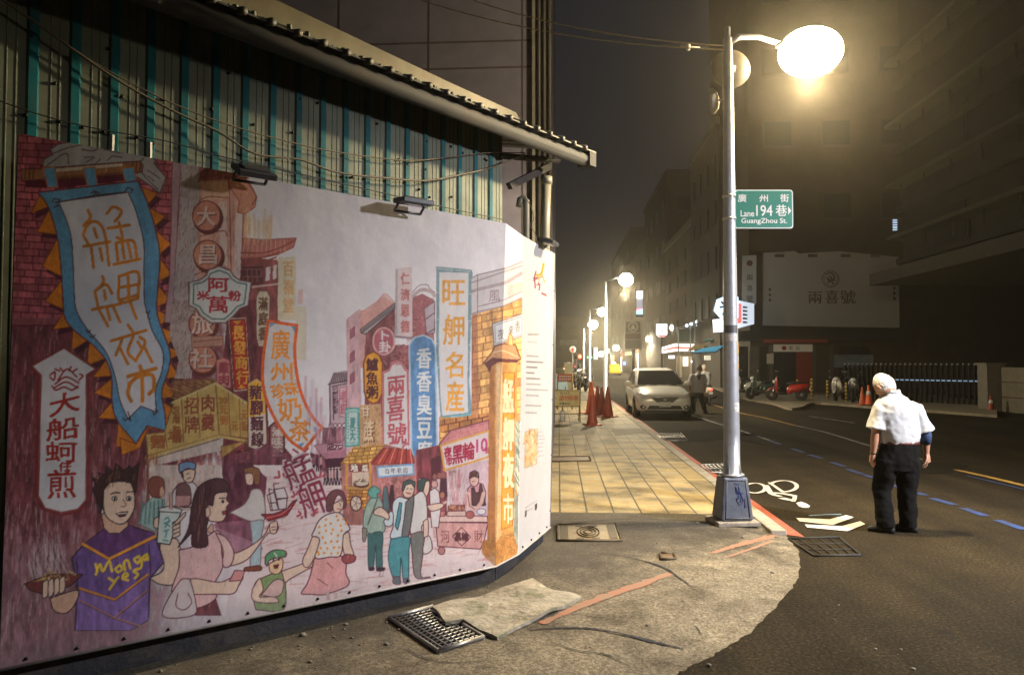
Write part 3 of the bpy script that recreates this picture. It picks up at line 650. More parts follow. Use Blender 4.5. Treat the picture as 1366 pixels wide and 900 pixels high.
# yellow brick arcade with cornice
cv.bricks(N_(345, 470, 360, 430, 385, 440, 690, 330, 690, 900) + O_(700, 400, 460, 480, 300, 900, 130, 560, 130, 380, 345, 380), 9.5, 14, (226, 168, 96), (150, 84, 56), slope=0.22, mw=1.1)
cv.poly(N_(345, 440, 385, 440, 392, 900) + O_(392, 380, 345, 380), (150, 84, 70), 0.55)
cv.bricks(O_(130, 480, 130, 400, 460, 350, 460, 470, 200, 490), 9.5, 15, (190, 124, 70), (96, 44, 40), slope=0.2, mw=1.3)
cv.poly(N_(345, 200, 385, 180, 570, 130, 690, 85, 690, 330, 560, 390, 385, 440, 345, 450), (204, 196, 200), tex=0.05)
for q in (N_(345, 205, 385, 182, 575, 140, 690, 92), N_(385, 182, 385, 435), N_(345, 290, 385, 275, 570, 230, 690, 160), N_(345, 300, 390, 285, 575, 240, 690, 172), N_(385, 395, 560, 350, 690, 290), N_(345, 445, 385, 430, 560, 390, 690, 330), N_(345, 235, 690, 120)): cv.line(q, 1.1, (130, 104, 112))
cv.char('風', N_(460, 285)[0] + N_(535, 360)[0], (140, 116, 124), shear=-0.1, key='n').char('雲', N_(585, 250)[0] + N_(635, 320)[0], (196, 176, 150), shear=-0.2, key='n').char('閣', N_(640, 235)[0] + N_(685, 300)[0], (196, 176, 150), shear=-0.2, key='n')
cv.poly(N_(485, 510, 690, 440, 690, 590, 495, 655), (206, 206, 208), edge=(110, 100, 104), ew=1.3); cv.poly(N_(500, 520, 680, 460, 680, 580, 505, 640), (210, 210, 212), edge=(140, 130, 134), ew=1)
cv.char('夜', N_(520, 545)[0] + N_(560, 615)[0], (96, 86, 90), shear=-0.15, key='n').char('來', N_(590, 520)[0] + N_(625, 580)[0], (120, 110, 106), shear=-0.2, key='n').char('香', N_(635, 490)[0] + N_(670, 565)[0], (130, 118, 110), shear=-0.2, key='n')
# 黑輪 stall
cv.poly(O_(130, 560, 205, 470, 462, 400, 462, 470, 140, 570), (206, 128, 130), edge=(104, 44, 60), ew=1.4); cv.hatch(O_(150, 550, 205, 480, 460, 410, 460, 465), 60, [(170, 90, 100), (226, 160, 150)], (10, 24), 1.2, -15, 6, 0.5)
cv.poly(Q_(150, 130, 462, 60, 462, 480, 90, 470, 180, 440, 180, 150), (206, 176, 184), streak=0.1)
cv.poly(O_(140, 570, 462, 470, 462, 645, 165, 735), (222, 204, 206), edge=(222, 160, 74), ew=2.6)
cv.char('夜', O_(162, 580)[0] + O_(212, 645)[0], (170, 36, 66), shear=-0.15).char('市', O_(175, 645)[0] + O_(215, 700)[0], (170, 36, 66), shear=-0.15).char('黑', O_(218, 570)[0] + O_(285, 690)[0], (170, 36, 66), shear=-0.22).char('輪', O_(285, 550)[0] + O_(365, 665)[0], (170, 36, 66), shear=-0.2).char('10', O_(378, 525)[0] + O_(450, 610)[0], (204, 70, 130), shear=-0.15, key='b').char('元', O_(440, 585)[0] + O_(460, 620)[0], (170, 36, 66), key='b')
cv.poly(Q_(190, 140, 270, 130, 272, 250, 200, 260), (180, 130, 130), 0.8, streak=0.3); cv.hatch(Q_(190, 180, 330, 170, 320, 400, 190, 400), 90, [(226, 216, 220), (196, 130, 136)], (10, 26), 1.4, 95, 12, 0.6)
# cook
cv.poly(Q_(318, 260, 360, 215, 420, 225, 440, 280, 432, 370, 345, 370, 320, 330), (206, 146, 156), edge=INK, ew=1.2); cv.poly(Q_(345, 250, 362, 250, 372, 285, 395, 280, 400, 230, 412, 230, 440, 365, 348, 370), (84, 50, 54), edge=BLK, ew=1)
cv.line(Q_(322, 290, 330, 370, 370, 400), 5, (222, 176, 164)); cv.line(Q_(425, 290, 410, 350, 370, 400), 5, (222, 176, 164)); cv.line(Q_(320, 300, 332, 372, 368, 395), 0.9, INK)
cv.oval(632.5, 640, 6, 8.5, (222, 178, 164), edge=INK, ew=1); cv.poly(Q_(330, 190, 335, 150, 365, 135, 392, 150, 395, 185, 360, 175), (92, 50, 44), edge=BLK, ew=1); cv.line(Q_(350, 210, 365, 208), 0.8, BLK)
# his counter
cv.poly(Q_(90, 460, 130, 430, 450, 440, 455, 480, 105, 480), (222, 184, 176), edge=INK, ew=1.2); cv.poly(Q_(105, 480, 455, 485, 430, 600, 405, 660, 120, 640), (206, 150, 146), streak=0.1, edge=INK, ew=1.3)
cv.poly(Q_(190, 370, 300, 365, 300, 405, 190, 410), (160, 84, 74), tex=0.3, edge=(110, 56, 56)); cv.hatch(Q_(190, 368, 300, 365, 300, 400, 190, 400), 40, [(110, 50, 44), (222, 170, 130)], (2, 4), 1.3, 30, 60, 0.8)
cv.poly(Q_(185, 408, 305, 405, 310, 440, 180, 440), (214, 180, 172), edge=INK, ew=0.9); cv.oval(627, 686, 5.5, 5, (170, 90, 84), edge=INK, ew=1); cv.oval(642, 682, 6, 4, (226, 214, 214), edge=(90, 90, 150), ew=1); cv.poly(Q_(133, 410, 170, 405, 168, 440, 136, 442), (186, 110, 100), edge=INK, ew=0.9)
cv.poly(Q_(278, 515, 340, 580, 278, 638, 218, 575), (206, 156, 150), edge=INK, ew=1.1); cv.char('黑', Q_(235, 550)[0] + Q_(275, 605)[0], (84, 40, 46), key='b').char('輪', Q_(280, 548)[0] + Q_(325, 605)[0], (84, 40, 46), key='b')
cv.char('河', Q_(140, 535)[0] + Q_(200, 618)[0], (122, 60, 64), key='n').char('財', Q_(362, 535)[0] + Q_(422, 615)[0], (122, 60, 64), key='n')
cv.oval(589, 734, 4.6, 5.2, (170, 110, 106), edge=INK, ew=1.2)
# small passers-by at the stall
for x, y, c in ((580, 642, (206, 190, 196)), (586, 640, (206, 176, 176)), (591.5, 640, (74, 40, 50))):
    cv.oval(x, y - 6, 2.8, 4, (150, 90, 84)); cv.poly([(x - 4, y - 2), (x + 4, y - 2), (x + 5, y + 22), (x - 5, y + 22)], c, edge=INK, ew=0.8)
cv.oval(579.5, 645.5, 4.2, 5, (214, 160, 150), edge=INK, ew=0.9); cv.poly([(573, 655), (580, 650), (586, 656), (588, 680), (585, 703), (576, 703), (574, 682)], (220, 210, 212), edge=INK, ew=1.1); cv.line([(585, 676), (592, 671), (595, 669)], 3.4, (214, 176, 166)); cv.line([(578, 703), (580, 716)], 3, (206, 160, 156)); cv.oval(590, 660, 3.5, 4.5, (170, 110, 84), edge=INK, ew=.8)

# corner pillar with its tiled cap and carved name
cv.poly(O_(465, 60, 500, 40, 505, 900, 460, 900), (186, 118, 64), tex=0.15, streak=0.12); cv.poly(Q_(460, 0, 505, 0, 500, 700, 440, 720, 412, 670, 415, 620, 450, 595), (180, 112, 60), tex=0.2)
cv.poly(O_(500, 20, 650, 20, 650, 900, 500, 900), (214, 152, 80), tex=0.12, streak=0.12); cv.poly(Q_(500, 0, 640, 0, 625, 510, 655, 600, 650, 690, 500, 770), (206, 142, 70), tex=0.25)
cv.poly(Q_(420, 600, 500, 590, 640, 540, 655, 610, 650, 700, 500, 775, 415, 690), (172, 110, 50), 0.7, tex=0.35); cv.hatch(Q_(420, 600, 640, 540, 650, 700, 500, 770, 415, 690), 160, [(120, 76, 40), (206, 156, 84)], (3, 8), 1.3, 60, 60, 0.5)
cv.poly(O_(510, 30, 550, 25, 550, 900, 508, 900), (222, 186, 140), 0.8); cv.poly(Q_(505, 0, 550, 0, 545, 560, 505, 620), (216, 176, 126), 0.7)
cv.poly(O_(560, 85, 632, 82, 628, 900, 550, 900), (230, 150, 52), edge=(176, 96, 36), ew=1.3); cv.poly(Q_(550, 0, 630, 0, 620, 500, 545, 530), (228, 146, 50), edge=(176, 96, 36), ew=1.3)
for ch, y0, y1, f in (('艋', 130, 350, O_), ('舺', 385, 600, O_), ('夜', 25, 250, Q_), ('市', 290, 490, Q_)):
    b = f(557, y0)[0] + f(624, y1)[0]; cv.char(ch, tuple(v + 1.0 for v in b), (186, 104, 40)); cv.char(ch, b, (238, 214, 170))
cv.poly(N_(425, 770, 480, 700, 500, 660, 570, 640, 640, 650, 672, 745, 640, 755, 520, 750, 490, 740, 465, 830, 455, 780), (190, 136, 92), edge=(104, 52, 40), ew=1.5); cv.poly(N_(430, 772, 485, 735, 660, 748, 650, 768, 520, 765, 470, 800, 465, 830), (96, 46, 46)); cv.line(N_(490, 700, 560, 690, 665, 735), 1.5, (226, 190, 140), smooth=True)
cv.poly(N_(590, 650, 590, 600, 605, 565, 620, 600, 622, 655), (234, 192, 116), edge=(160, 100, 50), ew=1)
cv.poly(O_(640, 420, 668, 400, 660, 900, 640, 900) + Q_(655, 0, 655, 660, 628, 560, 632, 0), (150, 158, 140), streak=0.25)
cv.hatch(O_(640, 420, 668, 400, 660, 900, 640, 900), 80, [(92, 110, 100), (206, 206, 180)], (8, 20), 1.3, 60, 10, 0.7)

# 艋舺 burst lettering
PL = (140, 42, 66)
for ch, b, r in (('艋', (378, 608, 419, 648), -0.42), ('舺', (398, 641, 434, 687), -0.35)):
    cv.char(ch, tuple(np.array(b) + (-1.5, -1.5, 1.5, 1.5)), (214, 196, 206), rot=r)
    cv.char(ch, b, PL, rot=r, key='n'); cv.char(ch, tuple(np.array(b) + (.9, .5, .9, .5)), PL, rot=r, key='n')
for q in (I_(345, 220, 380, 245), I_(455, 210, 430, 235), I_(455, 255, 425, 265), I_(235, 385, 240, 425), I_(205, 430, 235, 430), I_(270, 405, 275, 420), I_(550, 390, 545, 430), I_(595, 405, 565, 420), I_(525, 425, 515, 435), I_(345, 540, 355, 560), I_(380, 535, 370, 555), I_(335, 575, 350, 572), I_(385, 685, 400, 700), I_(375, 720, 395, 712), I_(410, 725, 408, 735), I_(525, 665, 505, 680), I_(525, 690, 500, 700), I_(490, 705, 495, 718)): cv.line(q, 3.0, (176, 72, 92))

# ---- the drawn people
SK = (226, 196, 176); SKD = (206, 164, 140)
def shape(P, col, ew=1.5, e=INK, sm=True, **kw):
    if sm: P = spline(list(P) + [P[0]])[:-1]
    cv.poly(P, col, edge=e, ew=ew, **kw)
# crowd at the kiosk
cv.poly(F_(20, 400, 50, 300, 100, 255, 160, 270, 170, 420, 100, 440), (150, 180, 178), edge=(84, 110, 116)); 
for k in range(6): cv.line(F_(40 + 22 * k, 290 - 3 * k, 30 + 24 * k, 400), 2.2, (84, 130, 132))
shape(F_(70, 190, 90, 150, 130, 145, 158, 170, 155, 250, 100, 255, 75, 225), (130, 70, 58), e=(90, 44, 44)); cv.oval(216, 656, 3, 7, SKD)
shape(F_(210, 220, 250, 180, 330, 185, 345, 300, 200, 300), (214, 208, 212)); shape(F_(225, 300, 230, 200, 265, 180, 300, 205, 300, 300), (110, 74, 78), e=(84, 50, 56)); cv.poly(F_(225, 250, 305, 250, 295, 300, 225, 305), (190, 140, 138))
shape(F_(260, 110, 325, 105, 320, 160, 295, 178, 265, 160), SK); shape(F_(240, 110, 245, 75, 290, 62, 330, 75, 325, 105, 285, 100, 250, 125), (110, 150, 196)); cv.line(F_(280, 130, 295, 126), 1, BLK); cv.line(F_(285, 158, 305, 150), 1, BLK); cv.poly(F_(246, 118, 262, 112, 268, 150, 255, 150), (60, 40, 44))
# customer in the dark stall
shape(F_(620, 260, 640, 215, 690, 220, 710, 300, 700, 390, 620, 385, 540, 350, 520, 340, 590, 300), (206, 200, 200), e=(120, 80, 84)); shape(F_(628, 390, 700, 385, 690, 480, 680, 640, 630, 640, 640, 500), (166, 186, 196), e=(130, 110, 120)); shape(F_(600, 640, 680, 630, 685, 655, 600, 658), (126, 66, 40))
shape(F_(600, 130, 640, 110, 645, 180, 620, 190, 605, 175), SK, 1.2); shape(F_(595, 100, 640, 92, 680, 110, 680, 180, 655, 185, 640, 130, 600, 125), (140, 92, 60), 1.2)
# boy in the purple shirt
cv.poly(C_(360, 540, 420, 470, 520, 395, 640, 375, 770, 415, 780, 440, 820, 560, 750, 640, 745, 820, 740, 850, 650, 900, 375, 900, 385, 700), (102, 74, 142), tex=0.2, streak=0.2, edge=BLK, ew=1.7)
cv.poly(C_(420, 470, 520, 395, 640, 375, 775, 425, 545, 545), (88, 50, 104), tex=0.15, streak=0.15); cv.poly(C_(395, 690, 570, 745, 740, 625, 740, 850, 650, 900, 380, 900), (122, 94, 164), tex=0.15, streak=0.15)
for q, w, c in ((C_(415, 470, 545, 545, 775, 432), 4.2, (222, 146, 52)), (C_(395, 690, 575, 748, 740, 622), 3.4, (206, 132, 52)), (C_(398, 752, 570, 838, 700, 880), 1.7, (190, 130, 66)), (C_(575, 838, 738, 700), 1.7, (190, 130, 66))): cv.line(q, w, c); cv.line([(x, y + w * .6) for x, y in q], 1.0, (70, 36, 60))
cv.line(C_(745, 470, 755, 640), 1.2, BLK); cv.line(C_(385, 560, 392, 700), 1.2, BLK)
YL = (232, 196, 58)
for q in (C_(480, 620, 500, 570, 515, 605, 545, 555, 560, 605), C_(478, 570, 488, 605), C_(580, 590, 600, 575, 610, 595, 590, 610, 578, 595), C_(625, 600, 622, 560, 640, 552, 652, 590), C_(695, 530, 672, 545, 690, 565, 705, 540, 706, 585, 680, 595), C_(735, 520, 715, 535, 725, 550, 738, 530, 740, 548), C_(545, 640, 568, 655), C_(590, 635, 548, 695), C_(615, 640, 640, 625, 625, 615, 612, 640, 640, 650), C_(690, 595, 668, 605, 690, 620, 675, 640)): cv.line(q, 3.4, YL, smooth=len(q) > 2, tex=0.25)
cv.poly(C_(505, 300, 520, 390, 545, 415, 600, 415, 640, 380, 640, 350), SKD, edge=BLK, ew=1.2)
shape(C_(480, 260, 500, 250, 520, 310, 500, 315), SK, 1.3, BLK); shape(C_(515, 200, 540, 165, 650, 160, 672, 220, 672, 290, 640, 350, 600, 370, 545, 345, 520, 300), SK, 1.5, BLK)
cv.poly(C_(505, 320, 480, 240, 462, 190, 480, 180, 460, 135, 500, 150, 490, 110, 530, 125, 530, 80, 570, 110, 580, 65, 620, 100, 650, 75, 655, 95, 698, 62, 690, 110, 682, 215, 672, 215, 655, 165, 600, 150, 545, 165, 520, 200, 515, 260), (58, 34, 34), tex=0.3, edge=BLK, ew=1.2); cv.hatch(C_(480, 150, 530, 110, 640, 90, 685, 110, 680, 150, 520, 180), 60, [(150, 100, 74), (30, 18, 20)], (6, 14), 1, -65, 25, 0.7)
cv.line(C_(555, 220, 575, 212, 600, 214), 1.6, BLK); cv.line(C_(635, 210, 665, 208), 1.6, BLK)
for x in (573, 645): cv.oval(x / 3.75, 600 + 242 / 3.75, 3.6, 2.9, (224, 220, 218), edge=BLK, ew=1.1); cv.oval(x / 3.75 + .4, 600 + 243 / 3.75, 1.7, 2.3, BLK)
cv.line(C_(615, 245, 632, 275, 618, 285, 605, 280), 1.2, (120, 70, 60)); cv.poly(C_(580, 318, 610, 308, 640, 308, 625, 330, 600, 335), (90, 40, 44), edge=BLK, ew=1.1); cv.line(C_(590, 318, 632, 314), 1.6, (226, 220, 216)); cv.line(C_(595, 345, 615, 347), 1, SKD)
# food tray in his hand, steam
cv.hatch(C_(150, 640, 130, 540, 220, 440, 330, 470, 330, 600), 90, [(206, 196, 206), (214, 206, 216)], (14, 34), 1.5, 80, 18, 0.5)
shape(C_(250, 740, 385, 700, 380, 760, 330, 815, 270, 800), SKD, 1.5, BLK); cv.poly(C_(122, 668, 250, 620, 415, 620, 350, 680, 215, 720, 150, 700), (112, 52, 52), edge=BLK, ew=1.4); cv.hatch(C_(150, 660, 250, 605, 390, 615, 330, 650), 60, [(206, 176, 96), (150, 120, 70), (226, 214, 160)], (5, 10), 2.0, 20, 60, 0.8)
for k in range(4): shape(C_(215 + 28 * k, 660 - 6 * k, 238 + 28 * k, 650 - 6 * k, 240 + 28 * k, 720 - 8 * k, 215 + 28 * k, 738 - 8 * k), SK, 1.2, BLK)
# raised cup
shape(C_(750, 640, 820, 590, 800, 470, 870, 440, 900, 480, 915, 620, 880, 670, 800, 670), SK, 1.5, BLK)
shape(F_(100, 400, 110, 370, 140, 370, 140, 420, 110, 425), SK, 1.3, BLK); cv.poly(F_(135, 320, 252, 335, 190, 515, 120, 505), (206, 222, 222), edge=BLK, ew=1.5); cv.poly(F_(128, 318, 190, 305, 258, 325, 250, 342, 135, 335), (222, 226, 226), edge=BLK, ew=1.3); cv.line(F_(200, 320, 197, 235), 4, (216, 184, 170)); cv.line(F_(205, 320, 203, 235), .9, INK); cv.line(F_(190, 320, 188, 235), .9, INK)
for q in (F_(165, 375, 180, 365, 190, 385), F_(160, 400, 190, 390), F_(185, 385, 165, 420), F_(170, 400, 190, 415), F_(160, 440, 185, 435), F_(172, 440, 168, 475), F_(155, 490, 180, 495)): cv.line(q, 2.0, (84, 160, 156))
for k in range(4): shape(F_(205, 395 + 22 * k, 240, 380 + 22 * k, 245, 398 + 22 * k, 210, 412 + 22 * k), SK, 1.1, BLK)
shape(F_(210, 400, 270, 340, 275, 355, 235, 400), SK, 1.1, BLK)
# girl
cv.poly(F_(330, 860, 440, 810, 470, 900, 330, 900), (104, 48, 56), streak=0.3, edge=INK, ew=1.2)
shape(F_(240, 545, 330, 520, 440, 440, 480, 480, 510, 540, 470, 660, 440, 720, 440, 810, 330, 860, 260, 790, 200, 770, 240, 640), (222, 180, 182), 1.4, tex=0.08); cv.hatch(F_(250, 550, 330, 530, 440, 460, 480, 540, 440, 800, 340, 840), 160, [(206, 130, 138), (232, 206, 206)], (2, 4), 1.1, 90, 20, 0.7)
shape(F_(470, 490, 520, 560, 600, 540, 700, 470, 740, 400, 780, 410, 770, 450, 720, 460, 620, 590, 520, 630, 480, 600), SK, 1.4); shape(F_(440, 450, 500, 480, 540, 560, 520, 630, 480, 630, 480, 540), (224, 186, 184), 1.4)
shape(F_(735, 400, 765, 385, 778, 400, 770, 450, 740, 450), SK, 1.3); cv.line(F_(745, 420, 770, 418), 1, INK); cv.line(F_(748, 435, 770, 433), 1, INK)
shape(F_(270, 720, 330, 700, 460, 720, 540, 690, 590, 690, 570, 730, 540, 780, 460, 785, 280, 780), SK, 1.4); cv.poly(F_(545, 655, 600, 658, 580, 710, 515, 715), (212, 140, 140), edge=INK, ew=1.2)
shape(F_(300, 700, 240, 720, 150, 900, 320, 900, 330, 820), (206, 192, 196), 1.4); cv.line(F_(235, 780, 225, 850, 270, 870, 310, 830, 290, 780), 1.2, INK, smooth=True)
shape(F_(390, 440, 420, 400, 430, 440, 410, 450), SKD, 1); shape(F_(390, 240, 430, 220, 500, 230, 500, 270, 515, 290, 500, 310, 500, 345, 480, 385, 430, 390, 400, 370), SK, 1.4)
cv.poly(spline(F_(235, 530, 290, 430, 310, 300, 340, 210, 400, 165, 470, 155, 515, 195, 505, 225, 440, 240, 425, 300, 400, 300, 385, 330, 400, 380, 390, 430, 395, 520, 315, 525, 310, 450)), (72, 40, 46), tex=0.25, edge=BLK, ew=1.3); cv.hatch(F_(320, 480, 330, 260, 400, 180, 420, 200, 390, 300, 380, 500), 70, [(150, 96, 84), (40, 20, 26)], (10, 26), 1, 95, 10, 0.6)
shape(F_(385, 320, 405, 310, 410, 350, 390, 365), SK, 1); cv.oval(180 + 480 / 4.09, 600 + 280 / 4.09, 2.0, 2.4, BLK); cv.line(F_(460, 262, 492, 262), 1.4, BLK); cv.poly(F_(475, 335, 500, 328, 495, 350, 480, 352), (150, 60, 60), edge=BLK, ew=.8)
# toy junk
cv.poly(F_(690, 350, 760, 348, 830, 320, 860, 280, 885, 270, 860, 310, 830, 355, 730, 388), (150, 36, 44), edge=INK, ew=1.4); cv.line(F_(720, 370, 800, 350, 850, 310), 1.4, (206, 120, 120))
for q in (F_(720, 245, 760, 230, 775, 290, 735, 295), F_(755, 215, 815, 205, 835, 260, 770, 265), F_(735, 290, 770, 285, 785, 325, 740, 330), F_(775, 270, 830, 262, 825, 320, 785, 325)): cv.poly(q, (220, 210, 214), edge=INK, ew=1.3)
cv.line(F_(750, 330, 730, 210, 745, 215), 1.3, INK); cv.line(F_(785, 320, 755, 185, 785, 180), 1.3, INK)
# child in the green cap
shape(F_(660, 870, 650, 830, 640, 790, 660, 720, 710, 690, 800, 660, 820, 720, 810, 870), (120, 146, 92), 1.4, tex=0.15); shape(F_(640, 760, 680, 700, 700, 760, 680, 800, 760, 800, 780, 830, 680, 830, 640, 810), SK, 1.3); shape(F_(690, 790, 760, 710, 810, 715, 800, 780, 760, 800), (206, 170, 166), 1.2)
shape(F_(800, 660, 900, 625, 990, 590, 990, 620, 850, 700, 820, 720), SK, 1.3); shape(F_(730, 620, 800, 590, 805, 640, 780, 675, 740, 665), (230, 190, 150), 1.3); cv.oval(180 + 755 / 4.09, 600 + 598 / 4.09, 1.3, 2, BLK); cv.oval(180 + 785 / 4.09, 600 + 595 / 4.09, 1.3, 2, BLK); cv.poly(F_(755, 628, 785, 622, 778, 645, 762, 645), (110, 30, 36), edge=BLK, ew=.8)
shape(F_(710, 620, 715, 575, 760, 545, 820, 550, 822, 580, 780, 585, 735, 600, 722, 630), (84, 146, 98), 1.4); cv.line(F_(760, 560, 775, 580), 1.6, (222, 226, 216))
# mother with the dotted blouse
shape(J(500, 590, 580, 570, 700, 570, 740, 620, 740, 700, 765, 760, 740, 800, 640, 840, 560, 860, 470, 855, 405, 850, 440, 790, 470, 720), (216, 152, 152), 1.5, tex=0.12); cv.line(J(600, 620, 640, 660), 1, INK); cv.line(J(530, 740, 600, 790), 1, INK)
for x in (600, 660): cv.line(J(x, 850, x + 10, 900), 5, (196, 160, 156))
shape(J(490, 400, 540, 300, 620, 250, 700, 250, 745, 320, 770, 370, 725, 410, 700, 560, 620, 575, 510, 580, 530, 440, 485, 420), (224, 218, 216), 1.5)
for x, y in ((590, 295), (540, 350), (625, 325), (680, 300), (720, 290), (585, 340), (540, 395), (640, 370), (700, 340), (740, 325), (590, 380), (565, 430), (630, 400), (680, 415), (705, 380), (585, 470), (630, 460), (675, 460), (550, 510), (600, 510), (650, 505), (690, 505), (535, 555), (575, 545), (630, 550), (680, 545), (530, 540), (670, 270)): cv.oval(330 + x / 5.625, 640 + y / 5.625, 1.7, 1.9, (232, 150, 60))
shape(J(490, 420, 540, 440, 520, 530, 470, 640, 430, 650, 415, 600, 450, 520), SK, 1.3); shape(J(720, 410, 760, 390, 775, 480, 800, 560, 780, 590, 740, 580, 715, 500), SK, 1.3); shape(J(715, 570, 750, 555, 810, 570, 800, 610, 740, 625, 712, 600), (150, 66, 70), 1.5)
shape(J(640, 180, 720, 140, 720, 200, 690, 240, 650, 235), SK, 1.2); shape(J(590, 200, 600, 120, 650, 75, 710, 80, 740, 140, 740, 200, 720, 210, 720, 150, 680, 110, 645, 180, 635, 230, 600, 235), (110, 62, 66), 1.3, tex=0.3); cv.line(J(668, 165, 685, 160), 1, BLK); cv.line(J(700, 158, 715, 155), 1, BLK); cv.line(J(675, 215, 700, 218), 1.5, (190, 60, 70)); cv.line(J(692, 170, 700, 195), .9, INK)
# man with the bamboo hat, seen from behind
shape(M_(210, 480, 215, 400, 240, 330, 270, 300, 310, 300, 345, 370, 350, 470, 335, 520, 250, 525), (156, 178, 164), 1.3, e=(70, 96, 96), tex=0.12); cv.line(M_(300, 310, 240, 470), 2, (84, 96, 90)); shape(M_(205, 490, 235, 500, 225, 570, 208, 570), (120, 130, 110), 1)
shape(M_(240, 530, 330, 520, 330, 640, 330, 745, 295, 745, 290, 600, 275, 740, 245, 740), (60, 104, 104), 1.2, e=(40, 66, 72), tex=0.2); shape(M_(245, 740, 280, 740, 275, 758, 248, 758), (40, 40, 50), 1); shape(M_(295, 742, 345, 742, 340, 760, 298, 762), (40, 40, 50), 1)
shape(M_(240, 275, 255, 240, 290, 230, 320, 262, 300, 275, 300, 300, 265, 300), (92, 160, 146), 1.3, e=(50, 90, 90)); shape(M_(335, 350, 340, 240, 360, 235, 370, 290, 375, 380, 345, 400), (84, 110, 116), 1); shape(M_(375, 300, 385, 230, 400, 225, 405, 290, 410, 360, 385, 375), (70, 40, 48), 1)
# two friends
shape(M_(560, 180, 620, 180, 630, 240, 610, 290, 575, 270), SK, 1.2); cv.poly(M_(555, 240, 555, 200, 590, 175, 630, 190, 605, 200, 590, 260, 565, 260), (60, 76, 72), edge=BLK, ew=1)
shape(M_(530, 290, 580, 260, 610, 310, 615, 440, 580, 480, 580, 540, 510, 530), (216, 212, 210), 1.3); shape(M_(510, 530, 590, 520, 590, 640, 575, 790, 630, 800, 625, 808, 540, 800, 520, 660), (112, 112, 108), 1.3, tex=0.15); shape(M_(590, 450, 620, 440, 620, 540, 595, 560), SK, 1.1); shape(M_(600, 550, 630, 545, 648, 620, 610, 655, 588, 640), (214, 206, 204), 1.2); shape(M_(610, 350, 690, 335, 720, 345, 700, 370, 640, 385), SK, 1.1)
shape(M_(395, 400, 400, 330, 440, 295, 500, 310, 530, 290, 515, 420, 490, 560, 385, 555, 400, 480), (206, 220, 226), 1.3); shape(M_(340, 450, 380, 390, 400, 400, 395, 470, 355, 480), (206, 220, 226), 1.2); shape(M_(280, 380, 320, 360, 370, 400, 370, 440, 330, 420, 280, 405), SK, 1.2)
shape(M_(480, 330, 530, 290, 520, 420, 490, 560, 455, 550, 470, 430), (104, 108, 106), 1.3); cv.poly(M_(440, 330, 455, 335, 445, 440, 428, 505, 412, 480), (72, 146, 160), edge=BLK, ew=1)
shape(M_(385, 560, 500, 550, 500, 640, 495, 820, 465, 825, 450, 680, 440, 830, 405, 820, 370, 690), (74, 148, 158), 1.4, e=(36, 70, 84), tex=0.2); shape(M_(400, 800, 440, 800, 445, 845, 400, 840), (80, 90, 96), 1); shape(M_(465, 810, 498, 810, 500, 835, 465, 835), (80, 90, 96), 1)
shape(M_(460, 240, 500, 200, 535, 230, 520, 290, 480, 300, 460, 270), SK, 1.2); cv.poly(M_(455, 245, 465, 200, 500, 185, 540, 200, 535, 240, 515, 210, 480, 220, 465, 260), (60, 84, 80), edge=BLK, ew=1); cv.line(M_(485, 245, 495, 242), 1, BLK); cv.line(M_(510, 245, 520, 245), 1, BLK); cv.line(M_(485, 270, 510, 275), 1.6, (170, 60, 60))
# print blended to grey towards its foot
b = np.clip((np.arange(cv.h) / cv.S + cv.y0)[:, None] - (840 - 0.19 * (np.arange(cv.w) / cv.S + cv.x0)[None, :] + 14), 0, 60) / 60
k = (b * 0.55 * (1 + 0.5 * cv.n1))[..., None].clip(0, 0.8); k[:, int((662 - cv.x0) * cv.S):] = 0
cv.c = cv.c * (1 - k) + np.array((116, 112, 116), np.float32) / 255 * k

# pencil shading and paper mottling over everything that is inked
ink_ = (1 - cv.c.min(2)).clip(0, 1) * 1.6
cv.c *= 1 + (0.07 * cv.noise(1.6, 2.6) * ink_.clip(0, 1) + 0.07 * cv.n2 * ink_.clip(0, 1))[..., None]
for _ in range(5200):
    x, y = rng.uniform(-30, 690), rng.uniform(185, 900); iy, ix = int((y - cv.y0) * cv.S), int((x - cv.x0) * cv.S); c = cv.c[iy, ix]
    if c.min() > .74: continue
    l = rng.uniform(3, 9); g = R(100 + rng.uniform(-16, 16)); k = rng.choice([.72, .8, 1.25, 1.4])
    cv.line([(x, y), (x + l * math.cos(g), y + l * math.sin(g))], rng.uniform(.5, 1.1), c * k * 255, .32, 0)
cv.c = cv.c * .90 + np.array((.86, .84, .87), np.float32) * .10
# information panel round the corner: paper, marks, small print
cv.poly([(698, 300), (748, 320), (748, 1010), (690, 1010), (692, 700)], (184, 182, 184), tex=0.02)
cv.line(N_(755, 220, 790, 205, 815, 195), 1.2, (120, 30, 60)); cv.line(N_(780, 185, 810, 175, 826, 110), 3.0, (236, 140, 40), smooth=True); cv.line(N_(815, 180, 832, 230), 1.5, (236, 150, 60)); cv.line(N_(792, 195, 795, 225), 1.5, (236, 150, 60)); cv.line(N_(775, 160, 765, 195, 770, 270), 1.6, (130, 30, 60)); cv.line(N_(758, 205, 785, 200), 1.4, (130, 30, 60)); cv.line(N_(790, 235, 800, 260, 795, 285), 1.4, (130, 30, 60)); cv.line(N_(780, 250, 805, 245), 1.2, (130, 30, 60))
for k in range(5): cv.line(N_(812 + 7 * k, 300 + 3 * k, 816 + 7 * k, 312 + 3 * k), 1.0, (150, 40, 60))
def small(x0, y0, x1, f, sl=0.0, a=0.42, h=1.3):
    x = x0
    while x < x1:
        w = rng.uniform(3, 8); q = f(x, y0 + sl * (x - x0), min(x + w, x1), y0 + sl * (x + w - x0)); cv.line(q, h, (110, 100, 96), a, 0.3); x += w + rng.uniform(5, 9)
small(725, 580, 790, N_, h=2.4); small(722, 628, 785, N_, .1)
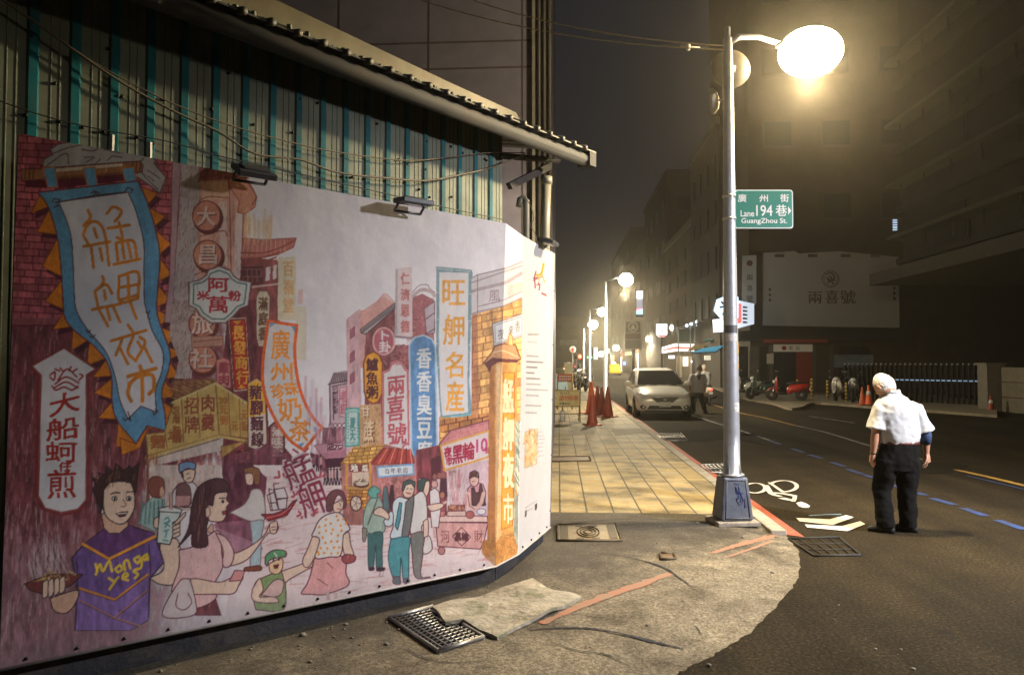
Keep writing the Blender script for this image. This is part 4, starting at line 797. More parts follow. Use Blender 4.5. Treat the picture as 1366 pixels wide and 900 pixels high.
for y, x1 in ((722, 790), (760, 825), (798, 780), (835, 765), (870, 800)): small(716, y, x1, N_, .06, h=2.0)
for y, x1 in ((12, 820), (46, 782), (84, 762), (124, 800), (160, 805), (196, 850), (235, 795), (302, 805), (350, 778)): small(708 if y > 250 else 712, y, x1, O_, .04, h=2.0)
cv.poly(O_(702, 478, 785, 458, 780, 690, 700, 720), (206, 180, 140), tex=0.3, edge=(170, 150, 120)); cv.hatch(O_(702, 478, 785, 458, 780, 690, 700, 720), 120, [(226, 150, 70), (140, 150, 130), (214, 200, 176), (150, 100, 70)], (3, 8), 1.5, 90, 40, 0.6)
for y in (480, 508, 530, 555, 580, 610, 640): small(790, y, 815 + (y * 7) % 30, O_, -.1, h=1.2)
small(705, 385, 782, Q_, -.65, h=1.4); small(705, 410, 750, Q_, -.5, .4)
cv.poly(Q_(702, 405, 713, 398, 712, 440, 701, 448), (60, 56, 56)); cv.poly(Q_(768, 362, 782, 352, 781, 395, 767, 403), (60, 56, 56))

# ------------------------------------------------------------------ carry the print on three stretched panels
def g0(px, py): return gnd(px, py, 0.0)
BA = g0(0, 955); BB = g0(667, 786)                       # foot of the front face
lean = 0.06
nrm0 = Vector((BB.y - BA.y, -(BB.x - BA.x), 0)).normalized()   # towards the street
fn = (nrm0 + Vector((0, 0, -lean / 2.4))).normalized()
fp = (BA + BB) / 2 + nrm0 * 0.03
FA_t, FA_b = on_plane(25, 178, fp, fn), on_plane(-1, 893, fp, fn)
FB_t, FB_b = on_plane(675, 298, fp, fn), on_plane(661, 755, fp, fn)
# the narrow corner face turns between front and side; side face runs almost along the street
FC_t, FC_b = gnd(698.5, 315, 2.765), gnd(690.5, 739, 0.19)
FD_t, FD_b = gnd(740, 338, 2.755), gnd(733.5, 703, 0.19)

tarp = mat('printed_tarpaulin', rough=0.55, var=0.05, bump=0.5, bscale=2.2, spec=0.25)
_n = tarp.node_tree; _a = _n.nodes.new('ShaderNodeVertexColor'); _a.layer_name = 'print'
for l in list(_n.links):
    if l.to_socket.name == 'A' and l.to_node.type == 'MIX': _n.links.remove(l)
_mx = [x for x in _n.nodes if x.type == 'MIX'][0]; _n.links.new(_a.outputs['Color'], _mx.inputs[6])
def print_panel(name, at_, ab, bt, bb, nu, nv, parent):
    u = np.linspace(0, 1, nu)[None, :, None]; v = np.linspace(0, 1, nv)[:, None, None]
    at_, ab, bt, bb = [np.array(q) for q in (at_, ab, bt, bb)]
    P = ((at_ * (1 - u) + bt * u) * (1 - v) + (ab * (1 - u) + bb * u) * v).reshape(-1, 3)
    d = P - np.array(O); w = d @ np.array(_F)
    X = (CX + FPX * (d @ np.array(_R)) / w - cv.x0) * cv.S - 0.5; Y = (CY - FPX * (d @ np.array(_U)) / w - cv.y0) * cv.S - 0.5
    X = X.clip(0, cv.w - 2); Y = Y.clip(0, cv.h - 2); xi, yi = X.astype(int), Y.astype(int); fx, fy = (X - xi)[:, None], (Y - yi)[:, None]
    c = (cv.c[yi, xi] * (1 - fx) + cv.c[yi, xi + 1] * fx) * (1 - fy) + (cv.c[yi + 1, xi] * (1 - fx) + cv.c[yi + 1, xi + 1] * fx) * fy
    c = c.clip(0, 1); lin = np.where(c <= 0.04045, c / 12.92, ((c + 0.055) / 1.055) ** 2.4)
    me = bpy.data.meshes.new(name); n = nu * nv
    i = np.arange(n).reshape(nv, nu); q = np.stack([i[1:, :-1], i[1:, 1:], i[:-1, 1:], i[:-1, :-1]], -1).reshape(-1, 4)
    me.vertices.add(n); me.vertices.foreach_set('co', P.ravel().astype(np.float32))
    me.loops.add(q.size); me.loops.foreach_set('vertex_index', q.ravel().astype(np.int32))
    me.polygons.add(len(q)); me.polygons.foreach_set('loop_start', (np.arange(len(q)) * 4).astype(np.int32)); me.update(calc_edges=True); me.validate()
    at = me.color_attributes.new('print', 'FLOAT_COLOR', 'POINT')
    at.data.foreach_set('color', np.concatenate([lin, np.ones((n, 1))], 1).ravel().astype(np.float32))
    me.materials.append(tarp)
    o = bpy.data.objects.new(name, me); COL.objects.link(o); o.parent = parent; return o
hoard = thing('hoarding', 'tall hoarding printed with a colourful drawing of an old night market street', 'hoarding')
print_panel('mural_panel', FA_t, FA_b, FB_t, FB_b, 680, 640, hoard)
print_panel('corner_panel', FB_t, FB_b, FC_t, FC_b, 60, 640, hoard)
print_panel('information_panel', FC_t, FC_b, FD_t, FD_b, 80, 640, hoard)
# backing box, dark plinth, tarpaulin hem with its eyelets, small posts
back_m = mat('hoarding_backing', srgb(92, 90, 92), 0.7)
inn = [Vector(p) for p in (FA_t, FB_t, FC_t, FD_t)]
mb = MB()
for a_t, a_b, b_t, b_b in ((FA_t, FA_b, FB_t, FB_b), (FB_t, FB_b, FC_t, FC_b), (FC_t, FC_b, FD_t, FD_b)):
    nn = (b_b - a_b).cross(a_t - a_b).normalized(); nn = -nn if nn.dot(O - a_b) > 0 else nn
    k = 0.012; mb.prism([a_t + nn * k, b_t + nn * k, b_b + nn * k, a_b + nn * k], nn * 0.03, 0)
e1 = (FD_b - FC_b).normalized(); e1.z = 0; mb.prism([FD_t + e1 * .003, FD_b + e1 * .003, FD_b + e1 * .003 + Vector((-.5, .15, 0)), FD_t + e1 * .003 + Vector((-.5, .15, 0))], e1 * 0.03, 0)
mb.build('backing_frame', back_m, hoard)
pl_m = mat('dark_painted_plinth', srgb(40, 40, 46), 0.75, var=0.4, scale=5, dirt=srgb(92, 84, 76), dirt_amt=0.7, dirt_scale=3, bump=0.3)
mb = MB(); inset = nrm0 * -0.06
pa, pb = BA + inset, BB + inset
ext = (pa - pb).normalized() * 1.2
mb.prism([pa + ext, pb, pb + Vector((0, 0, 0.30)), pa + ext + Vector((0, 0, 0.42))], inset.normalized() * 0.2)
c_g = Vector((FC_b.x, FC_b.y, 0)) + Vector((-.08, 0.02, 0)); d_g = Vector((FD_b.x, FD_b.y, 0)) + Vector((-.06, 0, 0))
mb.prism([pb + Vector((.004, 0, 0)), c_g, c_g + Vector((0, 0, .28)), pb + Vector((.004, 0, .28))], Vector((-.15, .12, 0)))
mb.prism([c_g + Vector((0, .004, 0)), d_g, d_g + Vector((0, 0, .28)), c_g + Vector((0, .004, .28))], Vector((-.15, .02, 0)))
mb.build('plinth', pl_m, hoard)
hem = mat('tarpaulin_hem', srgb(176, 172, 170), 0.5)
mb = MB(); off = nrm0 * 0.006
mb.tube([FA_b + off, FB_b + off, FC_b + Vector((.006, -.003, 0)), FD_b + Vector((.006, 0, 0))], 0.007, 6)
mb.build('hem', hem, hoard)
ring = mat('eyelet_steel', srgb(60, 58, 58), 0.35, 0.8)
mb = MB()
for a, b, n in ((FA_b, FB_b, 14), (FC_b, FD_b, 4)):
    for i in range(n):
        p = a.lerp(b, (i + 0.5) / n) + Vector((0, 0, 0.03)) + (nrm0 if n > 5 else Vector((1, -.2, 0))) * 0.004
        mb.ball(p, 0.009, 0, 8)
for i in range(5):
    p = FD_b.lerp(FD_t, (i + .3) / 5) + Vector((-.012, -.01, 0)) + Vector((1, -.2, 0)) * .008; mb.ball(p, .008, 0, 8)
mb.each('eyelet', ring, hoard)
stake_m = mat('white_stake', srgb(206, 206, 206), 0.5)
for i, (px, y0) in enumerate(((152, 176), (203, 186))):
    q = on_plane(px, y0, fp, fn) - nrm0 * 0.06; q2 = on_plane(px, y0 + 60, fp, fn) - nrm0 * 0.06
    MB().box((q + q2) / 2, (0.02, 0.02, (q - q2).length), 0).build('batten', stake_m, hoard)
# ================================================================== ground
road = bpy.data.materials.new('asphalt'); road.use_nodes = True
def node_mat(m, build):
    N, L = m.node_tree.nodes, m.node_tree.links; b = N['Principled BSDF']; build(N, L, b)
def noise(N, L, vec, scale, detail=5, rough=.6):
    n = N.new('ShaderNodeTexNoise'); n.inputs['Scale'].default_value = scale; n.inputs['Detail'].default_value = detail; n.inputs['Roughness'].default_value = rough
    L.new(vec, n.inputs['Vector']); return n.outputs['Fac']
def ramp(N, L, fac, stops):
    r = N.new('ShaderNodeValToRGB'); e = r.color_ramp.elements
    while len(e) < len(stops): e.new(0.5)
    for q, (p, c) in zip(e, stops): q.position = p; q.color = (*c, 1)
    L.new(fac, r.inputs[0]); return r.outputs[0]
def mixc(N, L, fac, a, b, mode='MIX'):
    m = N.new('ShaderNodeMix'); m.data_type = 'RGBA'; m.blend_type = mode
    for s, v in ((m.inputs[0], fac), (m.inputs[6], a), (m.inputs[7], b)):
        if isinstance(v, (int, float)): s.default_value = v
        elif isinstance(v, tuple): s.default_value = (*v, 1)
        else: L.new(v, s)
    return m.outputs[2]
def mth(N, L, op, a, b=0.0):
    m = N.new('ShaderNodeMath'); m.operation = op
    for s, v in ((m.inputs[0], a), (m.inputs[1], b)):
        if isinstance(v, (int, float)): s.default_value = v
        else: L.new(v, s)
    return m.outputs[0]
def bumpn(N, L, b, h, strength, dist=0.01):
    p = N.new('ShaderNodeBump'); p.inputs['Strength'].default_value = strength; p.inputs['Distance'].default_value = dist
    L.new(h, p.inputs['Height']); L.new(p.outputs[0], b.inputs['Normal'])
def _asph(N, L, b):
    t = N.new('ShaderNodeTexCoord').outputs['Object']
    big = noise(N, L, t, .35, 6); mid = noise(N, L, t, 3.0, 6); fine = noise(N, L, t, 42, 4, .8); grit = noise(N, L, t, 120, 3, .8)
    c = ramp(N, L, fine, [(0.32, (.007, .0054, .0026)), (.52, (.024, .0185, .0095)), (.66, (.074, .059, .034))])
    c = mixc(N, L, 1.0, c, ramp(N, L, big, [(.35, (.75, .72, .70)), (.65, (1.3, 1.25, 1.2))]), 'MULTIPLY')
    c = mixc(N, L, 1.0, c, ramp(N, L, mid, [(.3, (.8, .8, .8)), (.7, (1.2, 1.2, 1.2))]), 'MULTIPLY')
    mp_ = N.new('ShaderNodeMapping'); mp_.inputs['Scale'].default_value = (1.1, .05, 1); L.new(t, mp_.inputs['Vector'])
    c = mixc(N, L, 1.0, c, ramp(N, L, noise(N, L, mp_.outputs[0], 1.3, 4, .6), [(.35, (.62, .62, .64)), (.5, (1, 1, 1)), (.65, (1.35, 1.3, 1.25))]), 'MULTIPLY')
    c = mixc(N, L, ramp(N, L, noise(N, L, t, 1.7, 7, .72), [(.30, (.8, .8, .8)), (.40, (0, 0, 0))]), c, (.009, .008, .007))
    L.new(c, b.inputs['Base Color']); b.inputs['Roughness'].default_value = .9; b.inputs['Specular IOR Level'].default_value = .15
    bumpn(N, L, b, grit, .8, .012)
node_mat(road, _asph)
conc = bpy.data.materials.new('worn_concrete'); conc.use_nodes = True
def _conc(N, L, b):
    t = N.new('ShaderNodeTexCoord').outputs['Object']
    big = noise(N, L, t, .9, 8, .68); mid = noise(N, L, t, 5.0, 7, .7); fine = noise(N, L, t, 46, 5, .8); grit = noise(N, L, t, 110, 3, .8)
    c = ramp(N, L, fine, [(.32, (.08, .066, .048)), (.5, (.25, .215, .155)), (.66, (.46, .41, .32))])
    c = mixc(N, L, 1.0, c, ramp(N, L, big, [(.36, (.42, .40, .38)), (.5, (.95, .95, .95)), (.66, (1.2, 1.18, 1.12))]), 'MULTIPLY')
    c = mixc(N, L, 1.0, c, ramp(N, L, mid, [(.3, (.66, .65, .64)), (.6, (1.1, 1.1, 1.1))]), 'MULTIPLY')
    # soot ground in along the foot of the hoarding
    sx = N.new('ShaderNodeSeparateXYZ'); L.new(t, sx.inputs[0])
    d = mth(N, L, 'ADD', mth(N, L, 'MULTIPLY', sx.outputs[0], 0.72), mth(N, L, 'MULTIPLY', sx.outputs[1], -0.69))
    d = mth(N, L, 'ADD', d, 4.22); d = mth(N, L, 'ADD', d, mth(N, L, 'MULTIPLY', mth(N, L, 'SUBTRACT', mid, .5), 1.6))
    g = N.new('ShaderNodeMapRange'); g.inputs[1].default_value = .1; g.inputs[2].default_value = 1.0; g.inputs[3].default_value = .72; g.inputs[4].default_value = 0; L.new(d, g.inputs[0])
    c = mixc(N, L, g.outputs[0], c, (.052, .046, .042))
    L.new(c, b.inputs['Base Color']); b.inputs['Roughness'].default_value = .85; b.inputs['Specular IOR Level'].default_value = .3
    bumpn(N, L, b, grit, .9, .014)
node_mat(conc, _conc)
pave = bpy.data.materials.new('yellow_pavers'); pave.use_nodes = True
PW, PL_ = 0.30, 0.20
def _pave(N, L, b):
    t = N.new('ShaderNodeTexCoord').outputs['Object']; sx = N.new('ShaderNodeSeparateXYZ'); L.new(t, sx.inputs[0])
    wob = mth(N, L, 'MULTIPLY', mth(N, L, 'SUBTRACT', noise(N, L, t, 6, 3), .5), .016)
    u = mth(N, L, 'DIVIDE', mth(N, L, 'ADD', sx.outputs[0], wob), PW); v = mth(N, L, 'DIVIDE', mth(N, L, 'ADD', sx.outputs[1], wob), PL_)
    fu, fv = mth(N, L, 'FRACT', u), mth(N, L, 'FRACT', v)
    ju = mth(N, L, 'LESS_THAN', fu, .068); jv = mth(N, L, 'LESS_THAN', fv, .05)
    cmb = N.new('ShaderNodeCombineXYZ'); L.new(mth(N, L, 'FLOOR', u), cmb.inputs[0]); L.new(mth(N, L, 'FLOOR', v), cmb.inputs[1])
    wn = N.new('ShaderNodeTexWhiteNoise'); wn.noise_dimensions = '2D'; L.new(cmb.outputs[0], wn.inputs['Vector'])
    c = ramp(N, L, wn.outputs['Value'], [(0, (.29, .22, .105)), (.45, (.38, .285, .13)), (.8, (.43, .33, .16)), (1, (.34, .285, .18))])
    big = noise(N, L, t, 1.3, 7, .66); fine = noise(N, L, t, 60, 4, .7)
    c = mixc(N, L, 1.0, c, ramp(N, L, big, [(.38, (.34, .35, .38)), (.53, (.90, .91, .93)), (.68, (1.2, 1.18, 1.08))]), 'MULTIPLY')
    c = mixc(N, L, 1.0, c, ramp(N, L, fine, [(.25, (.72, .72, .72)), (.7, (1.15, 1.15, 1.15))]), 'MULTIPLY')
    c = mixc(N, L, mth(N, L, 'MULTIPLY', jv, .18), c, (.10, .085, .06)); c = mixc(N, L, mth(N, L, 'MULTIPLY', ju, .9), c, (.028, .024, .02))
    L.new(c, b.inputs['Base Color']); b.inputs['Roughness'].default_value = .7
    h = mth(N, L, 'SUBTRACT', mth(N, L, 'MULTIPLY', fine, .4), mth(N, L, 'MULTIPLY', mth(N, L, 'MAXIMUM', ju, mth(N, L, 'MULTIPLY', jv, .3)), 1.0))
    bumpn(N, L, b, h, .6, .012)
node_mat(pave, _pave)
kerb_m = mat('kerb_concrete', (.34, .31, .25), .8, var=.25, scale=8, dirt=(.10, .09, .07), dirt_amt=.6, dirt_scale=3, bump=.3)
def worn(name, col, under, lo=.42, hi=.56, scale=9):
    """old road paint: the ground shows through where it has rubbed off"""
    m = bpy.data.materials.new(name); m.use_nodes = True
    def f(N, L, b):
        t = N.new('ShaderNodeTexCoord').outputs['Object']; n = noise(N, L, t, scale, 8, .75); n2 = noise(N, L, t, 90, 3, .7)
        c = mixc(N, L, 1.0, (*col,), ramp(N, L, n2, [(.3, (.75, .75, .75)), (.7, (1.1, 1.1, 1.1))]), 'MULTIPLY')
        c = mixc(N, L, ramp(N, L, n, [(lo, (1, 1, 1)), (hi, (0, 0, 0))]), c, under); L.new(c, b.inputs['Base Color']); b.inputs['Roughness'].default_value = .7
    node_mat(m, f); return m
red_p = worn('red_kerb_paint', (.40, .09, .055), (.19, .155, .115), .3, .45)
red_w = worn('rubbed_red_paint', (.40, .12, .06), (.21, .18, .135), .40, .62, 26)
white_p = worn('white_road_paint', (.66, .63, .56), (.20, .18, .15), .28, .40, 12)
line_w = worn('faded_white_line', (.42, .42, .42), (.06, .055, .047), .40, .60, 5)
blue_p = worn('blue_dash_paint', (.028, .065, .22), (.03, .03, .028), .38, .54, 6)
yel_p = worn('yellow_line_paint', (.55, .33, .06), (.07, .06, .045), .36, .55, 6)

s = 900
struct(MB().sheet([(-s, -60, 0), (s, -60, 0), (s, s, 0), (-s, s, 0)]).build('ground', road))
PZ = 0.06
kx = 0.5 * (gnd(950, 634.5, PZ).x + gnd(872, 576, PZ).x)            # outer edge of the kerb (runs along the street)
yp = gnd(850, 684, PZ).y                                             # where the pavers stop
ye = gnd(1046, 708, PZ).y
# pavers as one sheet, kerb stones as separate lengths
struct(MB().sheet([(-9, 9.6, PZ), (-3.0, 9.6, PZ), (-3, yp, PZ), (kx - .165, yp, PZ), (kx - .165, 240, PZ), (-9, 240, PZ)]).build('pavement', pave))
mb = MB(); y = ye + .02
while y < 120:
    mb.box((kx - .08, y + .49, PZ / 2 + .004), (.155, .975, PZ + .004)); y += .99
struct(mb.build('kerb', kerb_m, bevel=.012))
struct(MB().sheet([(kx + .006, ye + .1, .006), (kx + .16, ye, .006), (kx + .16, 70, .006), (kx + .006, 70, .006)]).build('red_kerb_line', red_p))
# apron of old concrete that runs down to the asphalt
edge = [(1048, 709), (1066, 735), (1063, 765), (1042, 797), (1004, 834), (960, 862), (918, 884), (880, 902), (760, 960)]
ep = [gnd(x, y, .03) for x, y in spline(edge, 9)]; ep = [p + Vector((rng.uniform(-.012, .012), rng.uniform(-.012, .012), 0)) for p in ep]; ep[0] = Vector((kx, ye, 0))
base = [(kx - .002, ye + .02), *[(p.x, p.y) for p in ep[1:]], (-2.5, .9), (-6, .9), (-6, yp), (kx - .002, yp)]
def apron_h(x, y):
    d = 9.0
    for i in range(1, len(ep) - 1):
        a, b = ep[i], ep[i + 1]; t = max(0, min(1, ((x - a.x) * (b.x - a.x) + (y - a.y) * (b.y - a.y)) / max((b.x - a.x) ** 2 + (b.y - a.y) ** 2, 1e-6)))
        d = min(d, math.hypot(x - a.x - t * (b.x - a.x), y - a.y - t * (b.y - a.y)))
    t = min(1, d / .55); return .004 + (PZ - .005) * t * t * (3 - 2 * t)
bm = bmesh.new(); f = bm.faces.new([bm.verts.new((x, y, 0)) for x, y in base])
bmesh.ops.triangulate(bm, faces=[f])
for k in range(70):
    for ax, co in ((Vector((1, 0, 0)), -6 + .14 * k), (Vector((0, 1, 0)), .9 + .14 * k)):
        bmesh.ops.bisect_plane(bm, geom=bm.verts[:] + bm.edges[:] + bm.faces[:], plane_co=ax * co, plane_no=ax)
for v in bm.verts: v.co.z = apron_h(v.co.x, v.co.y)
bmesh.ops.recalc_face_normals(bm, faces=bm.faces)
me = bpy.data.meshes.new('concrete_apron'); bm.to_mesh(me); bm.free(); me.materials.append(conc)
for p in me.polygons: p.use_smooth = True
ap = bpy.data.objects.new('concrete_apron', me); COL.objects.link(ap); struct(ap)
def onap(px, py, up=.004):
    p = gnd(px, py, PZ)
    for _ in range(4): p = gnd(px, py, apron_h(p.x, p.y) if p.y < yp else PZ)
    return Vector((p.x, p.y, p.z + up))
def strip(name, px, w, m, up=.004, f=None, n=8, ragged=0.0):
    """flat ribbon laid on the ground along points of the frame"""
    pts = [Vector(p) for p in [(f or onap)(x, y) for x, y in spline(px, n)]]; ws = w if hasattr(w, '__len__') else [w] * len(pts)
    if len(ws) != len(pts): ws = np.interp(np.linspace(0, 1, len(pts)), np.linspace(0, 1, len(ws)), ws)
    L_v, R_v = [], []
    if ragged: ws = [w_ * (1 + rng.uniform(-ragged, ragged)) for w_ in ws]
    for i, p in enumerate(pts):
        t = (pts[min(i + 1, len(pts) - 1)] - pts[max(i - 1, 0)]); t.z = 0; t.normalize(); q = Vector((-t.y, t.x, 0)) * ws[i] / 2
        for lst, s_ in ((L_v, 1), (R_v, -1)):
            c = p + q * s_; lst.append(Vector((c.x, c.y, (apron_h(c.x, c.y) if f is None and c.y < yp else p.z - up) + up)))
    mb = MB(); k = len(pts); mb.add(L_v + R_v, [(i, k + i, k + i + 1, i + 1) for i in range(k - 1)])
    return mb.build(name, m)
g1 = lambda x, y: gnd(x, y, .006)
struct(strip('red_kerb_line', [(1049, 709), (1020, 718), (985, 727), (950, 738)], .075, red_w, .005, None, 14, .45))
struct(strip('red_kerb_line', [(1030, 722), (1000, 733), (968, 744)], .03, red_w, .0055, None, 14, .45))
struct(strip('red_kerb_line', [(895, 765), (840, 784), (780, 806), (722, 832)], [.05, .08, .065, .05], red_w, .005, None, 14, .45))
struct(strip('red_kerb_line', [(868, 778), (820, 793), (770, 812)], .035, red_w, .0055, None, 14, .45))
crack_m = mat('dark_crack', (.018, .02, .03), .9, var=.4)
struct(strip('pavement_crack', [(700, 841), (745, 838), (790, 839), (830, 846), (870, 856), (912, 866)], [.005, .018, .022, .018, .026, .007], crack_m, .006, None, 9, .5))
struct(strip('pavement_crack', [(722, 736), (770, 735), (810, 739), (850, 746), (885, 757), (905, 770), (925, 784)], [.004, .006, .008, .012, .026, .013, .005], crack_m, .006, None, 9, .5))
struct(strip('pavement_crack', [(540, 862), (560, 876), (600, 884), (650, 882)], [.003, .008, .007, .003], crack_m, .006, None, 9, .5))
struct(strip('pavement_crack', [(735, 856), (770, 868), (810, 874), (840, 890)], [.003, .007, .010, .004], crack_m, .006, None, 9, .5))
struct(strip('pavement_crack', [(920, 832), (930, 838), (936, 848)], [.004, .01, .004], crack_m, .006, None, 9, .5))
struct(strip('dark_pavement_strip', [(745, 700), (800, 694), (860, 692), (960, 696)], .02, mat('dark_strip_brown', (.06, .052, .04), .9, var=.4), .003))  # thin dark strip across the ground in front of the pavers
patch_m = mat('pale_cement_patch', (.42, .38, .30), .85, var=.3, scale=5, dirt=(.14, .12, .10), dirt_amt=.7, dirt_scale=4, bump=.4)
for nm, q in (('cement_patch', [(815, 572), (852, 571), (866, 577), (822, 580)]), ('cement_patch', [(758, 570), (785, 565), (794, 577), (760, 580)])):
    struct(MB().sheet([gnd(x, y, PZ + .004) for x, y in q]).build(nm, patch_m))
tar_m = mat('tar_patch', (.014, .0115, .0075), .95, spec=.1, var=.35, scale=6)
for q in ([(1005, 575), (1120, 600), (1080, 604), (985, 585)], [(905, 575), (985, 572), (1000, 582), (915, 588)], [(1180, 615), (1290, 620), (1240, 632)]):
    struct(MB().sheet([gnd(x, y, .004) for x, y in spline(q + [q[0]], 5)[:-1]]).build('asphalt_patch', tar_m))
# ------------------------------------------------------------------ painted road markings
def road_line(name, pts, w, m):
    return struct(strip(name, pts, w, m, 0, g1, 6))
road_line('lane_line', [(905, 545), (937, 558), (985, 573), (1030, 588)], .09, line_w)
for a, b in (((1000, 578), (1014, 583)), ((1026, 587), (1040, 592)), ((1056, 598), (1072, 603)), ((1079, 606), (1097, 611)), ((1109, 616), (1127, 622)), ((1130, 625), (1150, 632)), ((1153, 633), (1166, 637)), ((1190, 646), (1205, 651)), ((1222, 656), (1234, 660)), ((1243, 664), (1274, 673)), ((1284, 677), (1316, 688)), ((1330, 693), (1368, 706)), ((1385, 712), (1420, 724))):
    road_line('blue_dash', [a, lp(a, b, .5), b], .11, blue_p)
road_line('yellow_line', [(930, 531), (962, 543), (990, 551), (1020, 557), (1060, 567)], .10, yel_p)
road_line('lane_line', [(1060, 567), (1100, 576), (1160, 594), (1200, 604), (1240, 615)], .09, line_w)
road_line('yellow_line', [(1275, 626), (1320, 636), (1366, 647), (1430, 663)], .11, yel_p)
road_line('lane_line', [(1290, 634), (1366, 652)], .05, blue_p)
road_line('lane_line', [(1080, 555), (1115, 560), (1140, 564)], .10, line_w)
bk = zm(880, 480, 900 / 280)
def paint(q, z=.008): return struct(MB().sheet([gnd(x, y, z) for x, y in q]).build('bicycle_marking', white_p))
for q in (bk(585, 676, 728, 682, 800, 664, 832, 673, 742, 706, 600, 690), bk(622, 704, 780, 711, 860, 690, 882, 702, 805, 732, 632, 716)): paint(q)
def road_ring(cx, cy, rx, ry, w, a0, a1):
    pts = [bk(cx + rx * math.cos(t), cy + ry * math.sin(t))[0] for t in np.linspace(R(a0), R(a1), 24)]
    struct(strip('bicycle_marking', pts, w, white_p, 0, lambda x, y: gnd(x, y, .008), 1))
road_ring(408, 548, 45, 21, .055, -130, 150); road_ring(530, 540, 58, 24, .055, -160, 100)
def bar(*q, w=.06): struct(strip('bicycle_marking', bk(*q), w, white_p, 0, lambda x, y: gnd(x, y, .010), 3))
bar(455, 536, 480, 572, 520, 584, w=.075); bar(470, 524, 500, 545, 530, 566, w=.05); bar(478, 568, 530, 572, 582, 582, w=.085); bar(520, 590, 555, 598, 580, 600, w=.10); bar(580, 580, 578, 594, 572, 606, w=.05)
paint(bk(585, 612, 606, 606, 628, 614, 645, 624, 640, 632, 615, 632, 597, 626))
road_line('blue_chalk_mark', [bk(640, 666)[0], bk(710, 662)[0], bk(780, 660)[0]], .035, mat('pale_blue_chalk', (.16, .24, .30), .9, var=.4))
# ------------------------------------------------------------------ drain grates and covers
steel = mat('rusty_steel', (.16, .13, .11), .55, .7, var=.35, scale=14, dirt=(.13, .06, .03), dirt_amt=.7, dirt_scale=6)
gal = mat('worn_galvanised_steel', (.36, .36, .36), .45, .8, var=.3, scale=12, dirt=(.16, .10, .06), dirt_amt=.6, dirt_scale=5)
pit = mat('drain_pit', (.008, .008, .008), .95)
def bil(q, u, v): return q[0].lerp(q[1], u).lerp(q[3].lerp(q[2], u), v)
def grate(name, label, px, nu, nv, m, bw=.012, up=.012, frame=.03):
    q = [onap(x, y, 0) if y > 760 else gnd(x, y, 0) for x, y in px]; z0 = max(p.z for p in q) + up
    q = [Vector((p.x, p.y, z0)) for p in q]; c = sum(q, Vector()) / 4
    t = thing(name, label, 'drain grate', c - Vector((0, 0, up)))
    q = [p - c + Vector((0, 0, up)) for p in q]
    MB().sheet([p + Vector((0, 0, -.008)) for p in q]).build('pit', pit, t)
    mb = MB()
    for i in range(4): mb.tube([q[i], q[(i + 1) % 4]], frame / 2, 4)
    mb.build('frame', m, t)
    mb = MB()
    for i in range(1, nu): mb.tube([bil(q, i / nu, 0), bil(q, i / nu, 1)], bw / 2, 4)
    for i in range(1, nv): mb.tube([bil(q, 0, i / nv) + Vector((0, 0, -.003)), bil(q, 1, i / nv) + Vector((0, 0, -.003))], bw / 2, 4)
    mb.build('bar', m, t)
    return t
grate('drain_grate', 'rusty square grate half covered by the mossy board below the mural', [(519, 826), (578, 811), (645, 852), (585, 871)], 8, 15, gal, .012, .014)
grate('drain_grate', 'dark wide gutter grate at the curved corner beside the white chevrons', [(1052, 719), (1120, 717), (1148, 741), (1086, 742)], 5, 3, mat('dark_cast_iron', (.022, .02, .018), .7, .2, var=.3), .014, .006)
grate('drain_grate', 'pale slotted gutter grate in the red line just behind the lamp post', [(924, 621), (972, 619), (984, 630), (936, 631)], 9, 2, gal, .03, .01)
grate('drain_grate', 'pale slotted gutter grate in the red line before the silver car', [(868, 579), (908, 578), (918, 588), (884, 588)], 9, 2, gal, .035, .01)
def cover(label, px, m, m2, deco=True):
    q = [onap(x, y, .0) for x, y in px]; c = sum(q, Vector()) / 4
    t = thing('utility_cover', label, 'utility cover', c); q = [p - c + Vector((0, 0, .006)) for p in q]
    MB().prism(q, (0, 0, .004)).build('plate', m, t)
    mb = MB()
    for i in range(4): mb.tube([q[i] + Vector((0, 0, .003)), q[(i + 1) % 4] + Vector((0, 0, .003))], .014, 4)
    mb.build('rim', m2, t)
    if deco:
        mb = MB(); z = Vector((0, 0, .0075))
        for u0, u1, v0, v1 in ((.04, .17, .1, .9), (.83, .96, .1, .9), (.3, .42, .06, .16), (.55, .67, .06, .16), (.3, .42, .84, .94), (.55, .67, .84, .94)):
            mb.sheet([bil(q, u0, v0) + z, bil(q, u1, v0) + z, bil(q, u1, v1) + z, bil(q, u0, v1) + z])
        mb.build('raised_pad', m2, t); mb = MB()
        for rr in (.2, .14, .08):
            mb.tube([bil(q, .5 + rr * .9 * math.cos(a), .5 + rr * 1.6 * math.sin(a)) + z for a in np.linspace(0, 2 * math.pi, 24)], .006, 4)
        mb.build('emblem_ring', m2, t)
cover('ornate rectangular bronze cover set in concrete by the mural corner', [(744, 701), (821, 699), (829, 722), (744, 722)], mat('bronze_plate', (.25, .19, .11), .55, .5, var=.3, scale=10), mat('bronze_dark', (.09, .07, .045), .6, .5, var=.3))
cover('plain brown metal cover in the yellow pavers', [(736, 610), (786, 609), (788, 615), (734, 616)], mat('brown_plate', (.16, .10, .06), .6, .4, var=.3), mat('bronze_dark'), False)
cover('small rusty square cap in the cracked concrete', [(881, 739), (899, 739), (901, 746), (882, 747)], mat('brown_plate'), mat('bronze_dark'), False)
